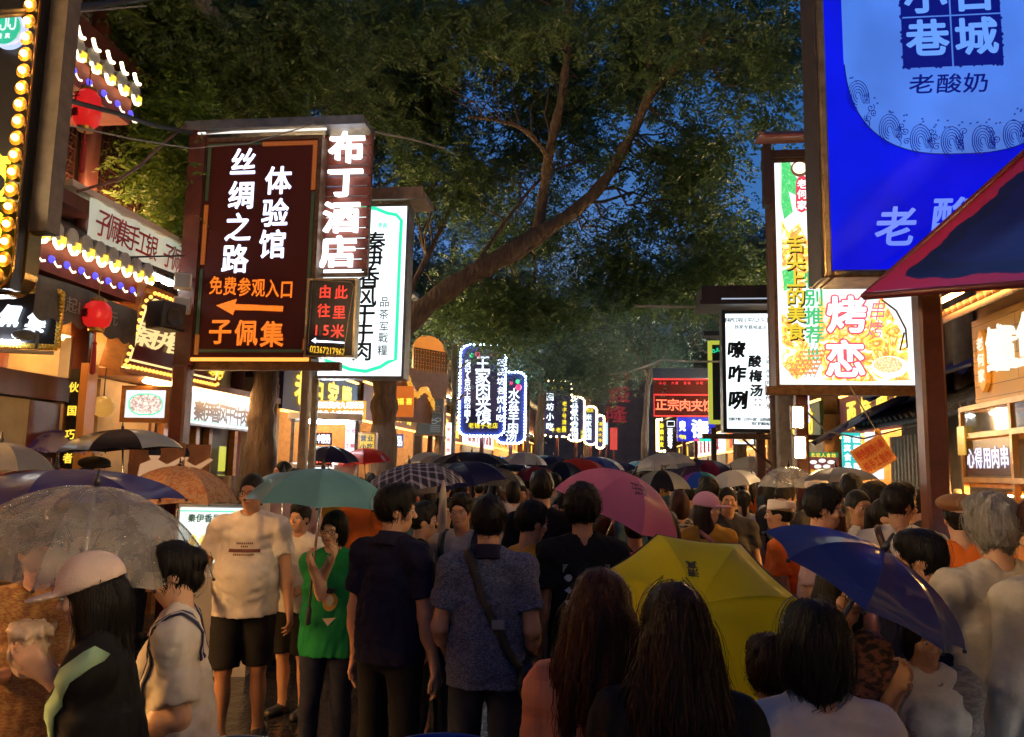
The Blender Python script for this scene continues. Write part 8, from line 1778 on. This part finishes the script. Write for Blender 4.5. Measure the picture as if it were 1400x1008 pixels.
umbrella("navy blue umbrella tilted steeply in front of the queue", W(1208, 752, 2.5), .325, .14, m=um("royal_navy", (.016, .03, .20), wet=.35), tilt=(30, -28), rz=.42)
umbrella("clear umbrella with a black lining behind the pink one", W(905, 643, 8.6), .33, .2, m=[um("smoke", (.22, .23, .24)), um("black", (0, 0, 0))], rz=.2)
umbrella("white umbrella beside the rainbow one", W(1000, 643, 8.8), .30, .17, m=um("white", (0, 0, 0)), tilt=(10, 180), rz=.3)
umbrella("rainbow panelled umbrella in front of the white one", W(957, 645, 9.6), .30, .2, m=[um("rb_green", (.05, .42, .06)), um("rb_lime", (.30, .55, .03)), um("rb_yellow", (.65, .5, .03)), um("rb_orange", (.6, .2, .02)), um("rb_red", (.5, .03, .03)), um("rb_violet", (.2, .03, .35)), um("rb_blue", (.02, .08, .55)), um("rb_teal", (.02, .35, .3))], rz=-.9)
umbrella("dark purple umbrella with a red band behind the rainbow one", W(968, 629, 11.0), .42, .26, m=[um("plum", (.06, .02, .08)), um("plum_red", (.20, .02, .06))], rz=.2)
umbrella("clear umbrella behind the post with two lamps", W(1078, 638, 7.6), .31, .2, m=clear_plastic("thin_clear_plastic", (.8, .85, .88), .30, 120), rz=.1)
umbrella("grey blue umbrella beside the clear one in the queue", W(1143, 639, 7.4), .36, .13, m=um("grey_blue", (.10, .11, .16)), tilt=(4, 180), rz=.2)
# blue tub with a stick at the lower picture edge, a second one beside it
for k, (px, py, d, r, lab) in enumerate(((612, 1003, 2.15, .15, "blue plastic tub with a wooden stick below the blue flecked polo"), (335, 1006, 2.3, .14, "grey blue plastic tub at the picture's lower edge"))):
    p = W(px, py, d); t = thing("plastic_tub", lab, "tub", (p.x, p.y - r, 0)); z = p.z; mm = mat("blue_plastic" if k == 0 else "grey_blue_plastic", (.012, .04, .30) if k == 0 else (.06, .10, .16), .3)
    MB().lathe([(r * .8, .001), (r * .97, z - .02), (r * 1.06, z - .015), (r * 1.06, z), (r * .98, z), (r * .93, z - .03), (r * .78, z - .5)], 40).build("body", mm, t, True)
    if k == 0: MB().tube([(.05, -.10, z - .1), (.10, -.12, z + .045)], .006, 6).build("stick", mat("raw_wood_stick", (.5, .3, .12), .6), t)
# ================================================================== the crowd beyond: each person and umbrella its own thing, copied from a few built figures
rr = random.Random(21)
PROTO = []
for k, (fem, hr, kind) in enumerate(((False, 'short', 'tee'), (True, 'long', 'tee'), (False, 'crop', 'polo'), (True, 'bob', 'tee'), (False, 'tousled', 'tee'))):
    PROTO.append((person("proto", (0, 0, 0), 1.7, female=fem, hair=hr, shirt=C_WHITE, shirt_kind=kind, pants=C_DENIM, vox=.0155, eyes=True, seed=60 + k)['root'], fem, hr))
SHIRTS = [("white", C_WHITE), ("black", C_BLACK), ("navy", C_NAVY), ("grey", C_GREY), ("mustard", C_MUST), ("green", C_GREEN), ("pink", C_PINK), ("brown", C_BROWN), ("orange", C_ORANGE), ("teal", C_BLUEW), ("cream", C_CREAM)]
spots = []
def free(x, y, r=.42): return all((x - a) ** 2 + (y - b) ** 2 > r * r for a, b in spots)
for o in scene.objects:
    if o.get('category') == 'person' and o.name.split('.')[0] == 'person': spots.append((o.location.x, o.location.y))
n_far = 0; used = [False] * len(PROTO)
for u in np.arange(7.5, 44, .62):
    for D in np.arange(-3.6, 3.9, .95):
        if rr.random() > (.72 if u < 22 else .62): continue
        x_, y_ = D + rr.uniform(-.35, .35), u + rr.uniform(-.25, .25); p = S(x_, y_)
        px = CX + FPX * p.x / p.y
        if p.y < 7.2 or px < 60 or not free(p.x, p.y): continue
        if 985 < px < 1045 and p.y < 13: continue           # the open wet paving by the slim post
        spots.append((p.x, p.y)); i = rr.randrange(len(PROTO)); root, fem, hr = PROTO[i]; nm, sm = rr.choice(SHIRTS)
        hm = rr.choice([HAIR, HAIR, HAIR_B]); away = rr.random() < .68; rz = R_(180 if away else 0) + rr.uniform(-.6, .6); h = rr.uniform(.93, 1.03) * (.96 if fem else 1)
        lab = "person in a %s top %s in the packed crowd %s" % (nm, "walking away" if away else "facing us", "far down the street" if u > 20 else "beyond the front rows")
        o = root if not used[i] else copy_thing(root)
        if not used[i]: used[i] = True; root.name = "person"
        o.location = p; o.rotation_euler.z = rz; o.scale = (h, h, h); o['label'] = lab; o['category'] = "person"; o['group'] = "people in the packed crowd"
        for ch in o.children:
            b_ = ch.name.split('.')[0]; mm = {'shirt': sm, 'hair': hm}.get(b_)
            if mm: ch.material_slots[0].link = 'OBJECT'; ch.material_slots[0].material = mm
        n_far += 1
# umbrellas over them
FAB = [("navy", um("navy", (0, 0, 0))), ("black", um("black", (0, 0, 0))), ("dark grey", um("dark_grey", (.06, .06, .065))), ("white", um("white", (0, 0, 0))), ("plum", um("plum", (0, 0, 0))), ("green", um("leaf_green", (.10, .22, .05))), ("yellow", um("dull_yellow", (.42, .36, .05))), ("sky blue", um("sky_blue", (0, 0, 0))), ("pale grey", um("pale_grey", (0, 0, 0))), ("red", um("red", (0, 0, 0))), ("teal", um("deep_teal", (.03, .16, .16))), ("blue", um("plain_blue", (.03, .06, .30)))]
WGT = [7, 6, 4, 6, 3, 2, 2, 4, 5, 2, 2, 5]
pu = umbrella("navy umbrella in the far crowd", (0, 0, -5), .47, .22, m=FAB[0][1], handle=False, res=.7); first = True
us = [(o.location.x, o.location.y) for o in scene.objects if o.name.split('.')[0] == 'umbrella' and o.location.z > 0]
def put_umb(p, z, f, r, tl):
    global first
    o = pu if first else copy_thing(pu); first = False
    o.location = (p.x, p.y, z); o.rotation_euler = (rr.uniform(-tl, tl), rr.uniform(-tl, tl), rr.uniform(0, 6)); o.scale = (r, r, r)
    nm, m_ = f
    for ch in o.children:
        if ch.name.split('.')[0] == 'canopy': ch.material_slots[0].link = 'OBJECT'; ch.material_slots[0].material = m_
    o['label'] = "%s umbrella over the packed crowd %s" % (nm, "far down the street" if p.y > 22 else "in the middle of the street"); o['category'] = "umbrella"; o['group'] = "umbrellas over the packed crowd"
for u in np.arange(10.5, 48, .95):
    for D in np.arange(-3.4, 3.7, 1.0):
        if rr.random() > .60: continue
        p = S(D + rr.uniform(-.4, .4), u + rr.uniform(-.35, .35)); px = CX + FPX * p.x / p.y
        if p.y < 9.5 or px < 330 or (px > 985 and p.y < 13) or any((p.x - a) ** 2 + (p.y - b) ** 2 < .75 ** 2 for a, b in us): continue
        us.append((p.x, p.y)); put_umb(p, rr.uniform(1.92, 2.14), rr.choices(FAB, WGT)[0], rr.uniform(.85, 1.15), .13)
for o, i in zip([q[0] for q in PROTO], used):
    if not i:
        for ch in list(o.children): bpy.data.objects.remove(ch)
        bpy.data.objects.remove(o)
print("crowd", n_far, len(us))
